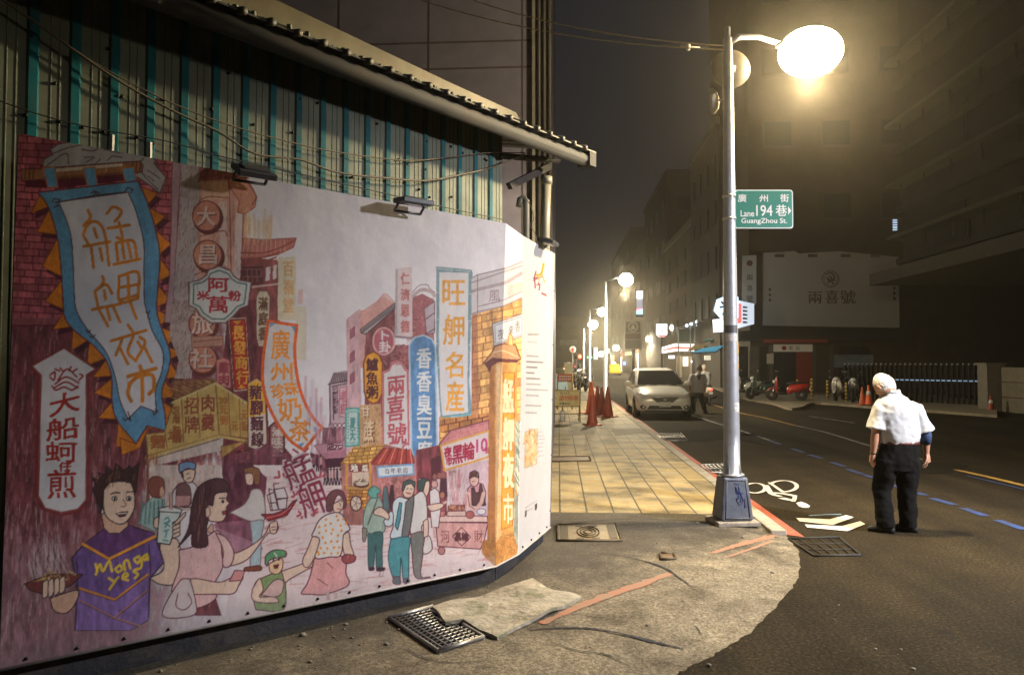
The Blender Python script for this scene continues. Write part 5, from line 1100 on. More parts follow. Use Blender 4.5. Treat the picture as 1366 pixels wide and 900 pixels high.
# ------------------------------------------------------------------ mossy sheet of board over the grate
zz = zm(500, 680, 1366 / 600)
out = zz(175, 305, 330, 262, 480, 220, 520, 245, 590, 256, 628, 268, 560, 310, 440, 362, 372, 395, 320, 376, 268, 354, 215, 360)
bp_ = [onap(x, y, .03) for x, y in out]
moss = mat('mossy_cement_board', (.34, .31, .25), .9, var=.35, scale=7, dirt=(.055, .085, .020), dirt_amt=1.0, dirt_scale=5.5, bump=.8, bscale=25)
q8 = [onap(x, y, .03) for x, y in zz(178, 303, 482, 222, 625, 268, 372, 393)]
bmx = bmesh.new(); fx = bmx.faces.new([bmx.verts.new(p) for p in bp_]); bmesh.ops.triangulate(bmx, faces=[fx])
for k in range(-20, 40):
    for ax in (Vector((1, .3, 0)), Vector((-.3, 1, 0))): bmesh.ops.bisect_plane(bmx, geom=bmx.verts[:] + bmx.edges[:] + bmx.faces[:], plane_co=q8[0] + ax * .06 * k, plane_no=ax)
for v in bmx.verts: v.co.z += .012 * math.sin(9 * v.co.x + 3 * v.co.y) + .010 * math.sin(17 * v.co.y - 6 * v.co.x) * math.cos(11 * v.co.x)
bmx.verts.index_update(); mb = MB(); vv = [v.co.copy() for v in bmx.verts]; nb_ = len(vv)
ff = [[v.index for v in f_.verts] for f_ in bmx.faces]; rim_ = [[e.verts[0].index, e.verts[1].index, e.verts[1].index + nb_, e.verts[0].index + nb_] for e in bmx.edges if e.is_boundary]
mb.add(vv + [v - Vector((0, 0, .022)) for v in vv], ff + [[i + nb_ for i in reversed(f_)] for f_ in ff] + rim_); bmx.free()
tag(mb.build('cement_sheet', moss), 'broken mossy grey cement sheet lying over the square grate', 'sheet')

# loose grit and scraps along the foot of the hoarding
mb = MB()
for _ in range(260):
    if rng.random() < .55: p = BA.lerp(BB, rng.uniform(.1, 1.1)) + nrm0 * abs(rng.normal(0, .35)) + nrm0 * .05
    else: p = Vector((rng.uniform(-.6, 2.0), rng.uniform(3.2, yp - .1), 0))
    p.z = apron_h(p.x, p.y); r_ = abs(rng.normal(0, .0045)) + .002; mb.ball((p.x, p.y, p.z + r_ * .4), (r_ * 1.3, r_, r_ * .7), 0, 6)
gr = mb.build('grit', mat('grit', (.20, .18, .15), .9, var=.6, scale=30)); gr['kind'] = 'stuff'; gr['label'] = 'loose grit scattered on the worn concrete'
# ================================================================== corrugated shed behind the hoarding
HE = 3.75
E0, E1 = gnd(240, 4, HE), gnd(782, 211, HE)
ed = (E1 - E0).normalized(); bkd = Vector((-ed.y, ed.x, 0))          # away from the street
W0 = E0 + bkd * .36
def onwall(px, py, out_=0.0): return on_plane(px, py, W0 - bkd * out_, bkd)
sw = lambda P: (P - W0).dot(ed)
sA, sB = sw(onwall(33, 150)), sw(onwall(651, 250)); pitch_ = (sB - sA) / 18
teal = mat('teal_painted_rib', (.008, .135, .17), .6, .0, spec=.15, var=.35, scale=3, bump=.4, bscale=4, dirt=(.10, .12, .11), dirt_amt=.5, dirt_scale=4)
cream = mat('dull_corrugated_steel', (.155, .175, .14), .55, .1, spec=.25, var=.3, scale=3, bump=.5, bscale=3, dirt=(.13, .11, .08), dirt_amt=.5, dirt_scale=2.5)
shed = thing('shed', 'corrugated metal shed with teal ribs rising behind the hoarding', 'shed', (0, 0, 0))
s0, s1 = sA - pitch_ * 9.3, sw(onwall(670, 240))
prof = []                                                            # (s, depth, material of the face that starts here)
x = sA - pitch_ * 9
while x < s1 - pitch_ * .1:
    for u, d, m in ((0, 0, 1), (.05, .013, 0), (.25, .013, 0), (.31, 0, 1), (.55, 0, 1), (.565, .003, 1), (.585, .003, 1), (.60, 0, 1), (.76, 0, 1), (.775, .003, 1), (.795, .003, 1), (.81, 0, 1)):
        if x + u * pitch_ < s1: prof.append((x + u * pitch_, d, m))
    x += pitch_
prof.append((s1, 0, 1))
mb = MB(); zt = 4.05; n = len(prof)
vs = [W0 + ed * s_ - bkd * d + Vector((0, 0, -W0.z)) for s_, d, m in prof]; vt = [v + Vector((0, 0, zt)) for v in vs]
for i in range(n - 1): mb.add([vs[i], vs[i + 1], vt[i + 1], vt[i]], [(0, 1, 2, 3)], 0 if prof[i][2] == 0 else 1)
mb.build('corrugated_wall', [teal, cream], shed)
# end wall; the lamp's yellow light is put into its rib colour
cor = W0 + ed * s1 - Vector((0, 0, W0.z)); mb = MB(); x = 0.004; ew_ = (bkd * .93 + ed * .37).normalized(); eo = ed * .02
while x < 2.4:
    for u0, u1, d0, d1, m in ((0, .05, 0, .03, 1), (.05, .10, .03, .03, 0), (.10, .13, .03, 0, 1), (.13, .22, 0, 0, 1)):
        a, b = cor + ew_ * (x + u0) + ed * d0, cor + ew_ * (x + u1) + ed * d1
        mb.add([a, b, b + Vector((0, 0, zt)), a + Vector((0, 0, zt))], [(0, 1, 2, 3)], 0 if m == 0 else 1)
    x += .22
mb.build('end_wall', [mat('yellow_lit_steel', (.34, .31, .18), .5, .2, var=.3, scale=4), cream], shed)
# roof sheet with round ribs, gutter, wall plate
sE0, sE1 = -2.2, (E1 - E0).length + .03
roof_m = mat('weathered_roof_sheet', (.07, .068, .06), .6, .3, var=.3, scale=5, dirt=(.10, .06, .035), dirt_amt=.5)
up = Vector((0, 0, 1)); slope = (bkd + up * .24)
def eavep(s_, back=0, dz=0): return E0 + ed * s_ + slope * back + up * dz
mb = MB(); mb.prism([eavep(sE0, -.1, .06), eavep(sE1, -.1, .06), eavep(sE1, 1.6, .06), eavep(sE0, 1.6, .06)], (0, 0, .012))
x = sA - W0.dot(ed) * 0 + sE0
k0 = (onwall(438, 90) - E0).dot(ed); i = -14
while True:
    s_ = k0 + i * pitch_ * .93; i += 1
    if s_ > sE1 - .03: break
    if s_ < sE0: continue
    mb.tube([eavep(s_, -.115, .07), eavep(s_, 1.6, .07)], .026, 8)
mb.build('roof_sheet', roof_m, shed)
gut_m = mat('grey_gutter', (.036, .037, .040), .8, .0, var=.25, scale=6, dirt=(.15, .07, .03), dirt_amt=.35)
mb = MB(); mb.tube([eavep(sE0, -.02, -.03), eavep(sE1, -.02, -.03)], .062, 10); mb.box(eavep(sE1 - .05, -.02, -.02), (.11, .15, .15), 0, rz=math.atan2(ed.y, ed.x)); mb.build('gutter', gut_m, shed)
beam_m = mat('cream_ridge_beam', (.18, .155, .09), .55, 0, var=.25, scale=4, dirt=(.16, .09, .05), dirt_amt=.6, dirt_scale=3)
lo_, hi_ = [(170, -55), (280, 2), (400, 43), (520, 99), (600, 130), (694, 160)], [(170, -120), (260, -45), (372, 2), (520, 72), (600, 110), (688, 150)]
mb = MB(); P = [onwall(x, y, -.25) for x, y in lo_] + [onwall(x, y, -.25) for x, y in reversed(hi_)]; mb.prism(P, bkd * .12); mb.build('ridge_beam', beam_m, shed)
mb = MB()
for (x0, y0), (x1, y1) in (((180, -42), (280, 12)), ((280, 12), (400, 55)), ((400, 55), (520, 107)), ((520, 107), (680, 165))):
    mb.tube([onwall(x0, y0, .02), onwall(x1, y1, .02)], .012, 6)
for x in range(290, 640, 24):
    y = np.interp(x, [280, 400, 520, 680], [10, 53, 106, 165]); mb.box(onwall(x, y - 5, .02), (.03, .03, .10))
mb.build('rail', cream, shed)
mb = MB(); a, b = onwall(668, 208, .05), onwall(745, 214, -.05); mb.tube([a, b + up * .0], .03, 4); mb.prism([onwall(680, 244, .03), onwall(736, 216, .03), onwall(736, 226, .03), onwall(684, 252, .03)], bkd * .05)
mb.build('eave_bracket', gut_m, shed)
scr = mat('screw_head', (.03, .028, .025), .5, .5)
mb = MB()
for i in range(34):
    px_ = rng.uniform(20, 650); py_ = [.15, .5, .85][i % 3]; y0 = np.interp(px_, [20, 250, 650], [20, 60, 200]); y1 = np.interp(px_, [20, 340, 660], [180, 235, 290])
    mb.ball(onwall(px_, y0 + (y1 - y0) * py_ + rng.uniform(-5, 5), .01), .011, 0, 6)
mb.each('screw', scr, shed)
# wires stapled along the wall
wire_m = mat('old_wire_sheath', (.16, .13, .09), .6, var=.3); wire_d = mat('black_wire_sheath', (.02, .02, .02), .6)
def wire(name, label, pts, f, r, m):
    c = spline(pts, 5); return tag(MB().tube([f(x, y) for x, y in c], r, 6).build(name, m), label, 'cable')
ww = lambda d: (lambda x, y: onwall(x, y, d))
wire('cable', 'thick beige cable sagging lowest across the teal ribs above the mural', [(-40, -30), (50, 32), (100, 68), (165, 112), (235, 150), (290, 175), (340, 205), (400, 213), (450, 230), (520, 238), (570, 241), (620, 232), (660, 222), (700, 206)], ww(.075), .008, wire_m)
wire('cable', 'thin beige cable looping above the thick one on the shed wall', [(105, 72), (165, 106), (230, 138), (300, 165), (380, 188), (450, 203), (540, 214), (600, 210), (650, 204), (700, 204)], ww(.06), .005, wire_m)
wire('cable', 'straight black wire just above the top edge of the mural', [(-20, 128), (60, 155), (130, 172), (220, 188), (300, 210), (400, 232), (500, 255), (600, 278), (672, 293)], ww(.055), .004, wire_d)
# ------------------------------------------------------------------ floodlights clamped along the top of the hoarding
fl_body = mat('grey_floodlight_body', (.10, .105, .12), .45, .4, var=.15); fl_glass = mat('dull_floodlight_glass', (.20, .20, .19), .2, 0, var=.2)
def floodlight(label, p, fwd, w, d, tilt, glass):
    t = thing('floodlight', label, 'floodlight', p, math.atan2(fwd.y, fwd.x) + R(90), 'floodlights along the hoarding top')
    M = Matrix.Rotation(tilt, 4, 'X')
    MB().box((0, -.03, 0), (w, d, .035), 0, M=M).box((0, -.03, .022), (w * .7, d * .6, .012), 0, M=M).build('housing', fl_body, t, bevel=.006)
    MB().box((0, -.03, -.0195), (w * .72, d * .62, .005), 0, M=M).build('glass', glass, t)
    MB().tube([(-w * .42, .05, -.06), (-w * .42, -.02, 0)], .009, 6).tube([(w * .42, .05, -.06), (w * .42, -.02, 0)], .009, 6).tube([(-w * .42, .05, -.06), (w * .42, .05, -.06)], .009, 6).build('bracket', fl_body, t)
    return t
fo = nrm0
floodlight('floodlight with its glass turned to the viewer above the red drawn eaves', on_plane(337, 227, fp + fo * .13, fn), fo, .22, .16, R(28), fl_glass)
floodlight('flat dark floodlight clamped over the blank sky of the mural', on_plane(549, 270, fp + fo * .12, fn), fo, .24, .14, R(4), fl_glass)
floodlight('pale-glassed floodlight at the top of the white information panel', gnd(727, 322, 2.80), Vector((1, -.25, 0)).normalized(), .22, .15, R(14), mat('pale_floodlight_glass', (.7, .68, .6), .25))  # paler glass than on the other floodlights
# ------------------------------------------------------------------ pipes beside the shed corner
pipe_m = mat('grey_plastic_pipe', (.22, .21, .17), .45, var=.2, scale=8, dirt=(.12, .10, .08), dirt_amt=.5)
q = lambda x, y, d=7.6: dep(x, y, d)
tag(MB().tube([q(692, 276), q(694, 266), q(698, 263), q(702, 268), q(702, 300), q(702, 420)], .035, 10).build('pipe', pipe_m), 'grey bent pipe rising behind the white information panel', 'pipe')
tag(MB().tube([q(729, 238, 8.2), q(727, 300, 8.2), q(727, 440, 8.2)], .055, 12).tube([q(729, 236, 8.2), q(729, 246, 8.2)], .066, 12).build('drainpipe', pipe_m), 'thick pale drainpipe below the shed eave', 'pipe')
wire('cable', 'tangle of thin wires hanging by the bent pipe', [(700, 262), (708, 275), (712, 292), (707, 300), (714, 312), (717, 330)], lambda x, y: dep(x, y, 7.5), .004, wire_m)

# ================================================================== tiled building behind the shed
tile_m = mat('plum_wall_panel', (.165, .155, .20), .55, var=.12, scale=3); joint_m = mat('panel_joint', (.07, .055, .055), .8)
by = 11.2
bl = thing('tiled_building', 'tall building clad in plum grey panels behind the shed', 'building', (0, 0, 0))
xr = atY(735, 150, by).x
MB().box(((xr - 14) / 2, by + 8, 10.2), (xr + 14, 16, 20.3)).build('wall', tile_m, bl)
mb = MB()
for px in (330, 452, 572, 697): X = atY(px, 60, by).x; mb.box((X, by - .004, 10.2), (.02, .008, 20.2))
for py in (-40, 58, 93, 190): Z = atY(560, py, by).z; mb.box(((xr - 14) / 2 - .1, by - .0045, Z), (xr + 13.6, .009, .025))
mb.build('panel_joint', joint_m, bl)
MB().box((atY(712, 60, by).x, by - .05, 10.2), (.045, .08, 20.2)).build('corner_trim', mat('pale_corner_trim', (.25, .235, .20), .5, .2, var=.2), bl)
mb = MB()
for px in (719, 726, 733): mb.tube([(atY(px, 60, by).x, by - .06, .1), (atY(px, 60, by).x, by - .06, 20)], .03, 8)
mb.build('riser_pipe', mat('dark_riser_pipe', (.045, .04, .036), .5, var=.2), bl)

# ================================================================== lamp post
galv = mat('galvanised_pole', (.32, .34, .38), .42, .35, var=.12, scale=9, bump=.1, bscale=30, dirt=(.22, .20, .19), dirt_amt=.4)
pb_ = onap(977, 697, 0); zt_ = lambda py: on_plane(972, py, pb_, FH).z
lampc = dep(1081, 70, pb_.dot(FH) + .10)
lp_t = thing('street_lamp', 'tall galvanised street lamp lit brightly on the near pavement corner', 'street lamp', pb_)
D2 = pb_.dot(FH); sc = D2 / FPX
b0, b1 = .0, zt_(641) - pb_.z
rzp = YAW + R(6)
mb = MB(); mb.box((0, 0, .02), (.45, .38, .05), 0, rz=rzp); mb.build('footing', mat('rough_footing', (.26, .23, .19), .9, var=.4, scale=14, bump=.9, bscale=18), lp_t, bevel=.012)
M = Matrix.Rotation(rzp, 4, 'Z')
mb = MB(); mb.box((0, 0, .05 + b1 / 2), (44 * sc, .29, b1), 0, rz=rzp, taper=.74)
sb_m = mat('slate_pole_base', (.095, .11, .145), .5, .2, var=.25, scale=7, dirt=(.16, .14, .12), dirt_amt=.5, dirt_scale=5, bump=.15)
bx = mb.build('base_box', sb_m, lp_t, bevel=.02)
# scrawled blue graffiti on the front of the base box
gmat = mat('blue_graffiti_ink', (.02, .04, .20), .6, var=.3)
def bf(u, v):                                                        # point on the sloping front face
    w = (44 * sc) * (1 - .26 * v); d = .145 * (1 - .26 * v); return M @ Vector(((u - .5) * w, -d - .004, .05 + b1 * v))
mb = MB()
for st in ([(.42, .86), (.62, .84)], [(.46, .8), (.5, .62), (.62, .72), (.52, .5), (.66, .6), (.6, .42)], [(.5, .76), (.56, .56), (.48, .5), (.6, .36), (.7, .48), (.64, .66)], [(.7, .44), (.78, .5), (.74, .3), (.82, .38)], [(.58, .8), (.64, .6), (.72, .66)]):
    mb.tube([bf(u, v) for u, v in spline(st, 5)], .0028, 5)
mb.build('graffiti', gmat, bx)
mb = MB(); fr = .9
for a, b in (((.12, .06), (.88, .06)), ((.88, .06), (.88, .93)), ((.88, .93), (.12, .93)), ((.12, .93), (.12, .06))): mb.tube([bf(*a), bf(*b)], .004, 5)
mb.build('panel_seam', sb_m, bx)
top_z = zt_(52) - pb_.z
mb = MB(); mb.lathe((0, 0, 0), [(.11, b1 + .05), (.125, b1 + .06), (.125, b1 + .075), (.083, b1 + .08), (.082, b1 + .5), (.052, top_z - .4), (.048, top_z), (.03, top_z + .02), (.028, top_z + .12), (.0, top_z + .125)], 24); mb.build('pole', galv, lp_t)
mb = MB()
for k in range(4):
    a = R(45 + 90 * k) + rzp; p = Vector((.10 * math.cos(a), .10 * math.sin(a), b1 + .05)); mb.prism([p + Vector((0, 0, 0)), p + Vector((-.075 * math.cos(a), -.075 * math.sin(a), 0)), p + Vector((-.06 * math.cos(a), -.06 * math.sin(a), .16)), p + Vector((-.01 * math.cos(a), -.01 * math.sin(a), .11))], Vector((-math.sin(a), math.cos(a), 0)) * .012)
mb.build('gusset', galv, lp_t)
arm_end = lampc - pb_ + Vector((-.32, 0, .10))
mb = MB(); mb.tube([(0, 0, top_z - .05), (.12, .01, top_z + .02), tuple(Vector((0, 0, top_z)).lerp(arm_end, .6) + Vector((0, 0, .05))), tuple(arm_end)], [.034, .032, .028, .026], 10); mb.build('arm', galv, lp_t)
hd = MB(); Lc = lampc - pb_
hd.loft([[Lc + Vector((x, w * math.cos(a), .075 + h * max(math.sin(a), -.25))) for a in np.linspace(0, 2 * math.pi, 16, endpoint=False)] for x, w, h in ((-.36, .04, .035), (-.26, .09, .06), (-.05, .14, .08), (.2, .13, .07), (.30, .07, .04))])
hd = hd.build('lamp_head', mat('lamp_housing', (.3, .3, .3), .5, .3), lp_t)
MB().ball(Lc, (.33, .30, .25), 0, 28).build('lens', glow('lamp_lens_light', LAMP_WARM, 210.0), hd)  # globe made oversize so its shape stands in for glare
stk = mat('sticker_paper', (.45, .45, .45), .5, var=.4, scale=40); stk_d = mat('sticker_dark', (.05, .05, .06), .5)
def pole_r(z): return float(np.interp(z, [b1 + .5, top_z - .4], [.082, .052]))
def sticker(y0, y1, a0, a1, m, ink=None):
    za, zb = zt_(y1) - pb_.z, zt_(y0) - pb_.z; mb = MB()
    rr = [pole_r(za) + .002, pole_r(zb) + .002]; az = np.linspace(R(a0), R(a1), 9)
    mb.loft([[Vector((r * math.cos(a), r * math.sin(a), z)) for a in az] for r, z in ((rr[0], za), (rr[1], zb))], caps=False, close=False); o = mb.build('sticker', m, lp_t); return o
sticker(434, 444, -150, -40, stk_d); sticker(446, 455, -145, -45, stk); sticker(536, 549, -80, -30, stk)
sticker(456, 472, -30, 10, mat('yellow_sign_band', (.75, .45, .04), .5)); sticker(474, 482, -30, 10, stk); sticker(484, 492, -30, 10, mat('yellow_sign_band'))  # yellow and white bands stand in for a far sign behind the pole
mb = MB()
for py in (262, 292):
    z = zt_(py) - pb_.z; mb.lathe((0, 0, 0), [(pole_r(z) + .001, z - .012), (pole_r(z) + .008, z - .012), (pole_r(z) + .008, z + .012), (pole_r(z) + .001, z + .012)], 16)
mb.each('clamp_band', mat('bright_clamp_steel', (.6, .6, .58), .3, .9), lp_t)
# street sign
sg0 = dep(1019, 279, D2 - .02)
sgn = thing('street_sign', 'green street name sign with white lettering clamped to the near pole', 'street sign', sg0, YAW + R(0))
sw_, sh_ = 78 * sc, 52 * sc
grn = mat('sign_green', (.012, .20, .15), .4, var=.08); wht = mat('sign_white', (.75, .78, .76), .4, var=.05)
def rrect(w, h, r, y, n=5):
    P = []
    for cx_, cz_, a0 in ((w / 2 - r, h / 2 - r, 0), (-w / 2 + r, h / 2 - r, 90), (-w / 2 + r, -h / 2 + r, 180), (w / 2 - r, -h / 2 + r, 270)):
        for k in range(n + 1): a = R(a0 + 90 * k / n); P.append((cx_ + r * math.cos(a), y, cz_ + r * math.sin(a)))
    return P
MB().prism(rrect(sw_, sh_, .03, 0), (0, .006, 0)).build('border', wht, sgn)
pn = MB().prism(rrect(sw_ - .022, sh_ - .022, .024, -.004), (0, .003, 0)).build('face', grn, sgn)
mb = MB(); zs = zm(900, 0, 643 / 250)
def sgt(word, x0, y0, x1, y1, mb=mb):
    (a, b), (c, d) = zs(x0, y0, x1, y1); put_text(mb, word, ((a - 1019) * sc, -.006, (279 - d) * sc), ((c - a) * sc, 0, 0), (0, 0, (d - b) * sc))
def sgt2(word, x0, y0, x1, y1, t=.6):
    for dx, dy in ((0, 0), (t, 0), (0, t), (t, t)): sgt(word, x0 + dx, y0 + dy, x1 + dx, y1 + dy)
mbs = []
for word, bx_ in (('廣', (216, 666, 245, 693)), ('州', (290, 668, 319, 692)), ('街', (362, 666, 391, 693)), ('Lane', (225, 722, 271, 743)), ('194', (279, 704, 334, 741)), ('巷', (346, 702, 384, 741)), ('GuangZhou St.', (227, 749, 384, 771))):
    for k, (dx, dy) in enumerate(((0, 0), (.9, 0), (0, .9), (.9, .9))):
        (a, b), (c, d) = zs(bx_[0] + dx, bx_[1] + dy, bx_[2] + dx, bx_[3] + dy)
        put_text(mb, word, ((a - 1019) * sc, -.0056 - .0004 * k, (279 - d) * sc), ((c - a) * sc, 0, 0), (0, 0, (d - b) * sc))
(a, b), (c, d) = zs(389, 708, 399, 738); mb.sheet([((a - 1019) * sc, -.006, (279 - d) * sc), ((a - 1019) * sc, -.006, (279 - b) * sc), ((c - 1019) * sc, -.006, (279 - (b + d) / 2) * sc)])
mb.build('lettering', wht, pn)
MB().box((-sw_ / 2 - .02, .02, 17 * sc), (.10, .02, .022)).box((-sw_ / 2 - .02, .02, -13 * sc), (.10, .02, .022)).each('bracket', mat('bright_clamp_steel'), sgn)
# round traffic mirrors near the pole top
mir = mat('mirror_face', (.8, .8, .8), .06, 1.0, var=.02); mback = mat('mirror_back', (.07, .058, .04), .5, .2, var=.15)
def mirror(label, p, r, yaw, hx, hooded=True):
    t = thing('traffic_mirror', label, 'traffic mirror', p, yaw, 'traffic mirrors near the lamp top')
    M = Matrix.Rotation(R(90), 4, 'X')                               # back of the dish towards -y
    MB().lathe((0, 0, 0), [(.001, .06), (r * .35, .058), (r * .7, .045), (r * .97, .012), (r, 0), (r * .99, -.012)], 28, M=M).build('dish', mback, t)
    MB().lathe((0, 0, 0), [(.001, -.004), (r * .5, -.008), (r * .955, -.014)], 28, M=M).build('mirror_glass', mir, t)
    h = MB(); a = np.linspace(R(10), R(170), 14)
    if hooded: h.loft([[Vector((r * 1.02 * math.cos(k), 0, r * 1.02 * math.sin(k))) for k in a], [Vector((r * 1.06 * math.cos(k), .12, r * 1.06 * math.sin(k))) for k in a]], caps=False, close=False); (h.build('hood', mback, t) if hooded else None)
    MB().tube([(0, -.06, 0), (0, -.12, -.02), (hx, -.10, -.08)], .014, 6).build('bracket', galv, t)
mirror('large round traffic mirror seen from behind at the top of the lamp post', dep(975, 92, D2 + .17), 27 * sc, YAW, .0)
mirror('smaller round traffic mirror turned sideways below the larger one', dep(951, 135, D2 + .06), 17 * sc, YAW + R(62), .05, False)
# overhead cables from the post to the left building
hk = pb_ + Vector((0, 0, zt_(64) - pb_.z))
def span(label, a_px, sag, dz):
    a = dep(a_px[0], a_px[1], 10.2); b = hk + Vector((0, 0, dz))
    P = [a.lerp(b, t) - Vector((0, 0, sag * 4 * t * (1 - t))) for t in np.linspace(0, 1, 20)]
    return tag(MB().tube(P, .007, 6).build('cable', mat('sunbleached_cable', (.60, .50, .34), .6)), label, 'cable')
span('upper overhead cable running from the building to the lamp post', (575, -20), .16, .02)
span('lower overhead cable running from the building to the lamp post', (480, -30), .22, -.02)
tag(MB().ball(dep(918, 63, 8.0), (.03, .03, .045), 0, 10).tube([dep(908, 62, 8.0), dep(934, 64, 8.0)], .008, 6).build('insulator', mat('white_porcelain', (.7, .68, .6), .3)), 'small white insulator on the overhead cable left of the lamp', 'insulator')
# ================================================================== far buildings
make_glyphs(list('輛進百貨'), 0.0, 'n')
def facade_windows(mb_f, mb_g, face, x0, x1, z0, z1, nx, nz, axis, w, h):
    for i in range(nx):
        for j in range(nz):
            u = x0 + (x1 - x0) * (i + .5) / nx; z = z0 + (z1 - z0) * (j + .5) / nz
            yield u, z
frame_m = mat('window_frame_grey', (.035, .028, .022), .6, .1); glass_m = mat('dark_window_glass', (.014, .014, .016), .45, 0, var=.1, spec=.25)
def building(label, x0, x1, y0, y1, h, m, front=None, rows=5, cols=4, zb=4.0, side='W', parapet=True):
    """block with windows on the face that looks to the street (W = -x, E = +x, S = -y)"""
    t = thing('building', label, 'building', ((x0 + x1) / 2, (y0 + y1) / 2, 0))
    c = Vector(((x0 + x1) / 2, (y0 + y1) / 2, 0))
    MB().box((0, 0, h / 2 - .02), (x1 - x0, y1 - y0, h)).build('wall', m, t)
    if parapet:
        MB().box((0, 0, h + .25), (x1 - x0 + .3, y1 - y0 + .3, .5)).build('parapet', m, t)
    for f in side:
        for j in range(rows):
            for i in range(cols):
                z = zb + (h - zb - 1) * (j + .5) / rows; wh = min(1.5, (h - zb) / rows * .5)
                if f == 'S':
                    X = x0 + (x1 - x0) * (i + .5) / cols - c.x; ww_ = (x1 - x0) / cols * .5
                    p = Vector((X, y0 - c.y - .03, z)); S = (ww_, .08, wh); G = (ww_ - .14, .04, wh - .14); gp = p + Vector((0, -.035, 0))
                    B_ = ((X, y0 - c.y - .25, z - wh * .75), (ww_ * 1.3, .5, .12))
                else:
                    Y = y0 + (y1 - y0) * (i + .5) / cols - c.y; ww_ = (y1 - y0) / cols * .5; sx_ = -1 if f == 'W' else 1
                    X = (x0 if f == 'W' else x1) - c.x
                    p = Vector((X + sx_ * .03, Y, z)); S = (.08, ww_, wh); G = (.04, ww_ - .14, wh - .14); gp = p + Vector((sx_ * .035, 0, 0))
                    B_ = ((X + sx_ * .25, Y, z - wh * .75), (.5, ww_ * 1.3, .12))
                w = MB().box(p, S).build('window', frame_m, t)
                MB().box(gp, G).build('pane', glass_m, w)
        if front:
            pass
    return t
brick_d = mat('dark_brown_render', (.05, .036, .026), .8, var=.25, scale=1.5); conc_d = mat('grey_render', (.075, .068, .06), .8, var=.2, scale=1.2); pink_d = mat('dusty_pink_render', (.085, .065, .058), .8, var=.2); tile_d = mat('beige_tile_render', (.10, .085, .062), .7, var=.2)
# the block that carries the big white billboard
YB = 41.0
xb0, xb1 = atY(1000, 400, YB).x, atY(1200, 400, YB).x + 9
bb = thing('building', 'dark brown block behind the large white shop billboard', 'building', ((xb0 + xb1) / 2, YB + 5, 0))
c0 = Vector(((xb0 + xb1) / 2, YB + 5, 0)); V = lambda px, py, dy=0.0: atY(px, py, YB + dy) - c0
MB().box((0, 0, 15), (xb1 - xb0, 10, 30)).build('wall', brick_d, bb)
for j in range(4):
    for i in range(5):
        X = xb0 + 1.6 + i * 3.1 - c0.x; z = 9.6 + 4 * j
        w = MB().box((X, -5.03, z + .6), (1.6, .08, 1.5)).build('window', frame_m, bb); MB().box((X, -5.07, z + .6), (1.42, .05, 1.32)).build('pane', glass_m, w)
w = MB().box(V(1193, 300) + Vector((0, -.03, 0)), (.32, .06, .72)).build('window', frame_m, bb)
mb = MB()
for k in range(5): mb.box(V(1193, 294 + 3.2 * k) + Vector((0, -.08, 0)), (.22, .04, .07))
mb.build('lit_louvre', glow('cold_window_light', (.6, .78, 1.0), .9), w)
# shopfront under it
MB().prism([V(985, 441, -.5), V(1205, 440, -.5), V(1205, 452, -.5), V(985, 455, -.5)], (0, .48, 0)).build('canopy', mat('dark_canopy', (.035, .03, .028), .7), bb)
MB().prism([V(1018, 452.5, -.55), V(1104, 452, -.55), V(1104, 457, -.55), V(1018, 457.5, -.55)], (0, .04, 0)).build('red_fascia', mat('faded_red_fascia', (.25, .03, .025), .6), bb)
MB().prism([V(1034, 470, -.06), V(1062, 470, -.06), V(1062, 524, -.06), V(1034, 524, -.06)], (0, .05, 0)).build('shop_window', glass_m, bb)
rs = MB()
for k in range(16): rs.prism([V(1062, 470 + k * 3.4, -.08), V(1084, 470 + k * 3.4, -.08), V(1084, 473 + k * 3.4, -.08), V(1062, 473 + k * 3.4, -.08)], (0, .06, 0))
rs.build('red_shutter', mat('red_shutter', (.20, .022, .018), .55), bb)
for x in (1029, 1086, 1110): MB().prism([V(x - 2.5, 458, -.1), V(x + 2.5, 458, -.1), V(x + 2.5, 527, -.1), V(x - 2.5, 527, -.1)], (0, .09, 0)).build('pilaster', conc_d, bb)
for x0, x1, m in ((986, 998, glass_m), (1000, 1012, conc_d), (1014, 1024, glass_m), (1120, 1160, glass_m)): MB().prism([V(x0, 462, -.06), V(x1, 462, -.06), V(x1, 526, -.06), V(x0, 526, -.06)], (0, .05, 0)).build('door', m, bb)
# signs on it
bill_m = mat('white_sign_board', (.72, .69, .64), .6, var=.06, scale=.8); ink_m = mat('faded_sign_ink', (.16, .13, .11), .7); ink_r = mat('faded_red_ink', (.22, .10, .07), .7)
def flat_sign(name, label, cat, px, Y, th, m, group=None):
    P = [atY(x, y, Y) for x, y in px]; c = sum(P, Vector()) / len(P); t = thing(name, label, cat, c, 0, group)
    MB().prism([p - c for p in P], (0, th, 0)).build('board', m, t); return t, (lambda x, y, d=.006: atY(x, y, Y - d) - c)
def sign_text(t, f, items, m, name='lettering', d=.006):
    mb = MB()
    for w_, (x0, y0, x1, y1) in items:
        a, b, c = f(x0, y1, d), f(x1, y1, d), f(x0, y0, d)
        for k in range(2): put_text(mb, w_, a + (b - a) * (.03 * k) - Vector((0, .0015 * k, 0)), b - a, c - a)
    return mb.build(name, m, t)
t, f = flat_sign('billboard', 'huge white billboard with a round emblem and three brushed characters', 'billboard', [(1018, 337), (1060, 335), (1066, 338), (1120, 335), (1150, 338), (1199, 343), (1200, 437), (1018, 434)], YB - .16, .13, bill_m)
sign_text(t, f, [('兩', (1078, 389, 1096, 405)), ('喜', (1101, 387, 1118, 405)), ('號', (1121, 387, 1141, 405))], ink_m)
mb = MB(); k = 41 / FPX; ec = f(1108, 372, .012)
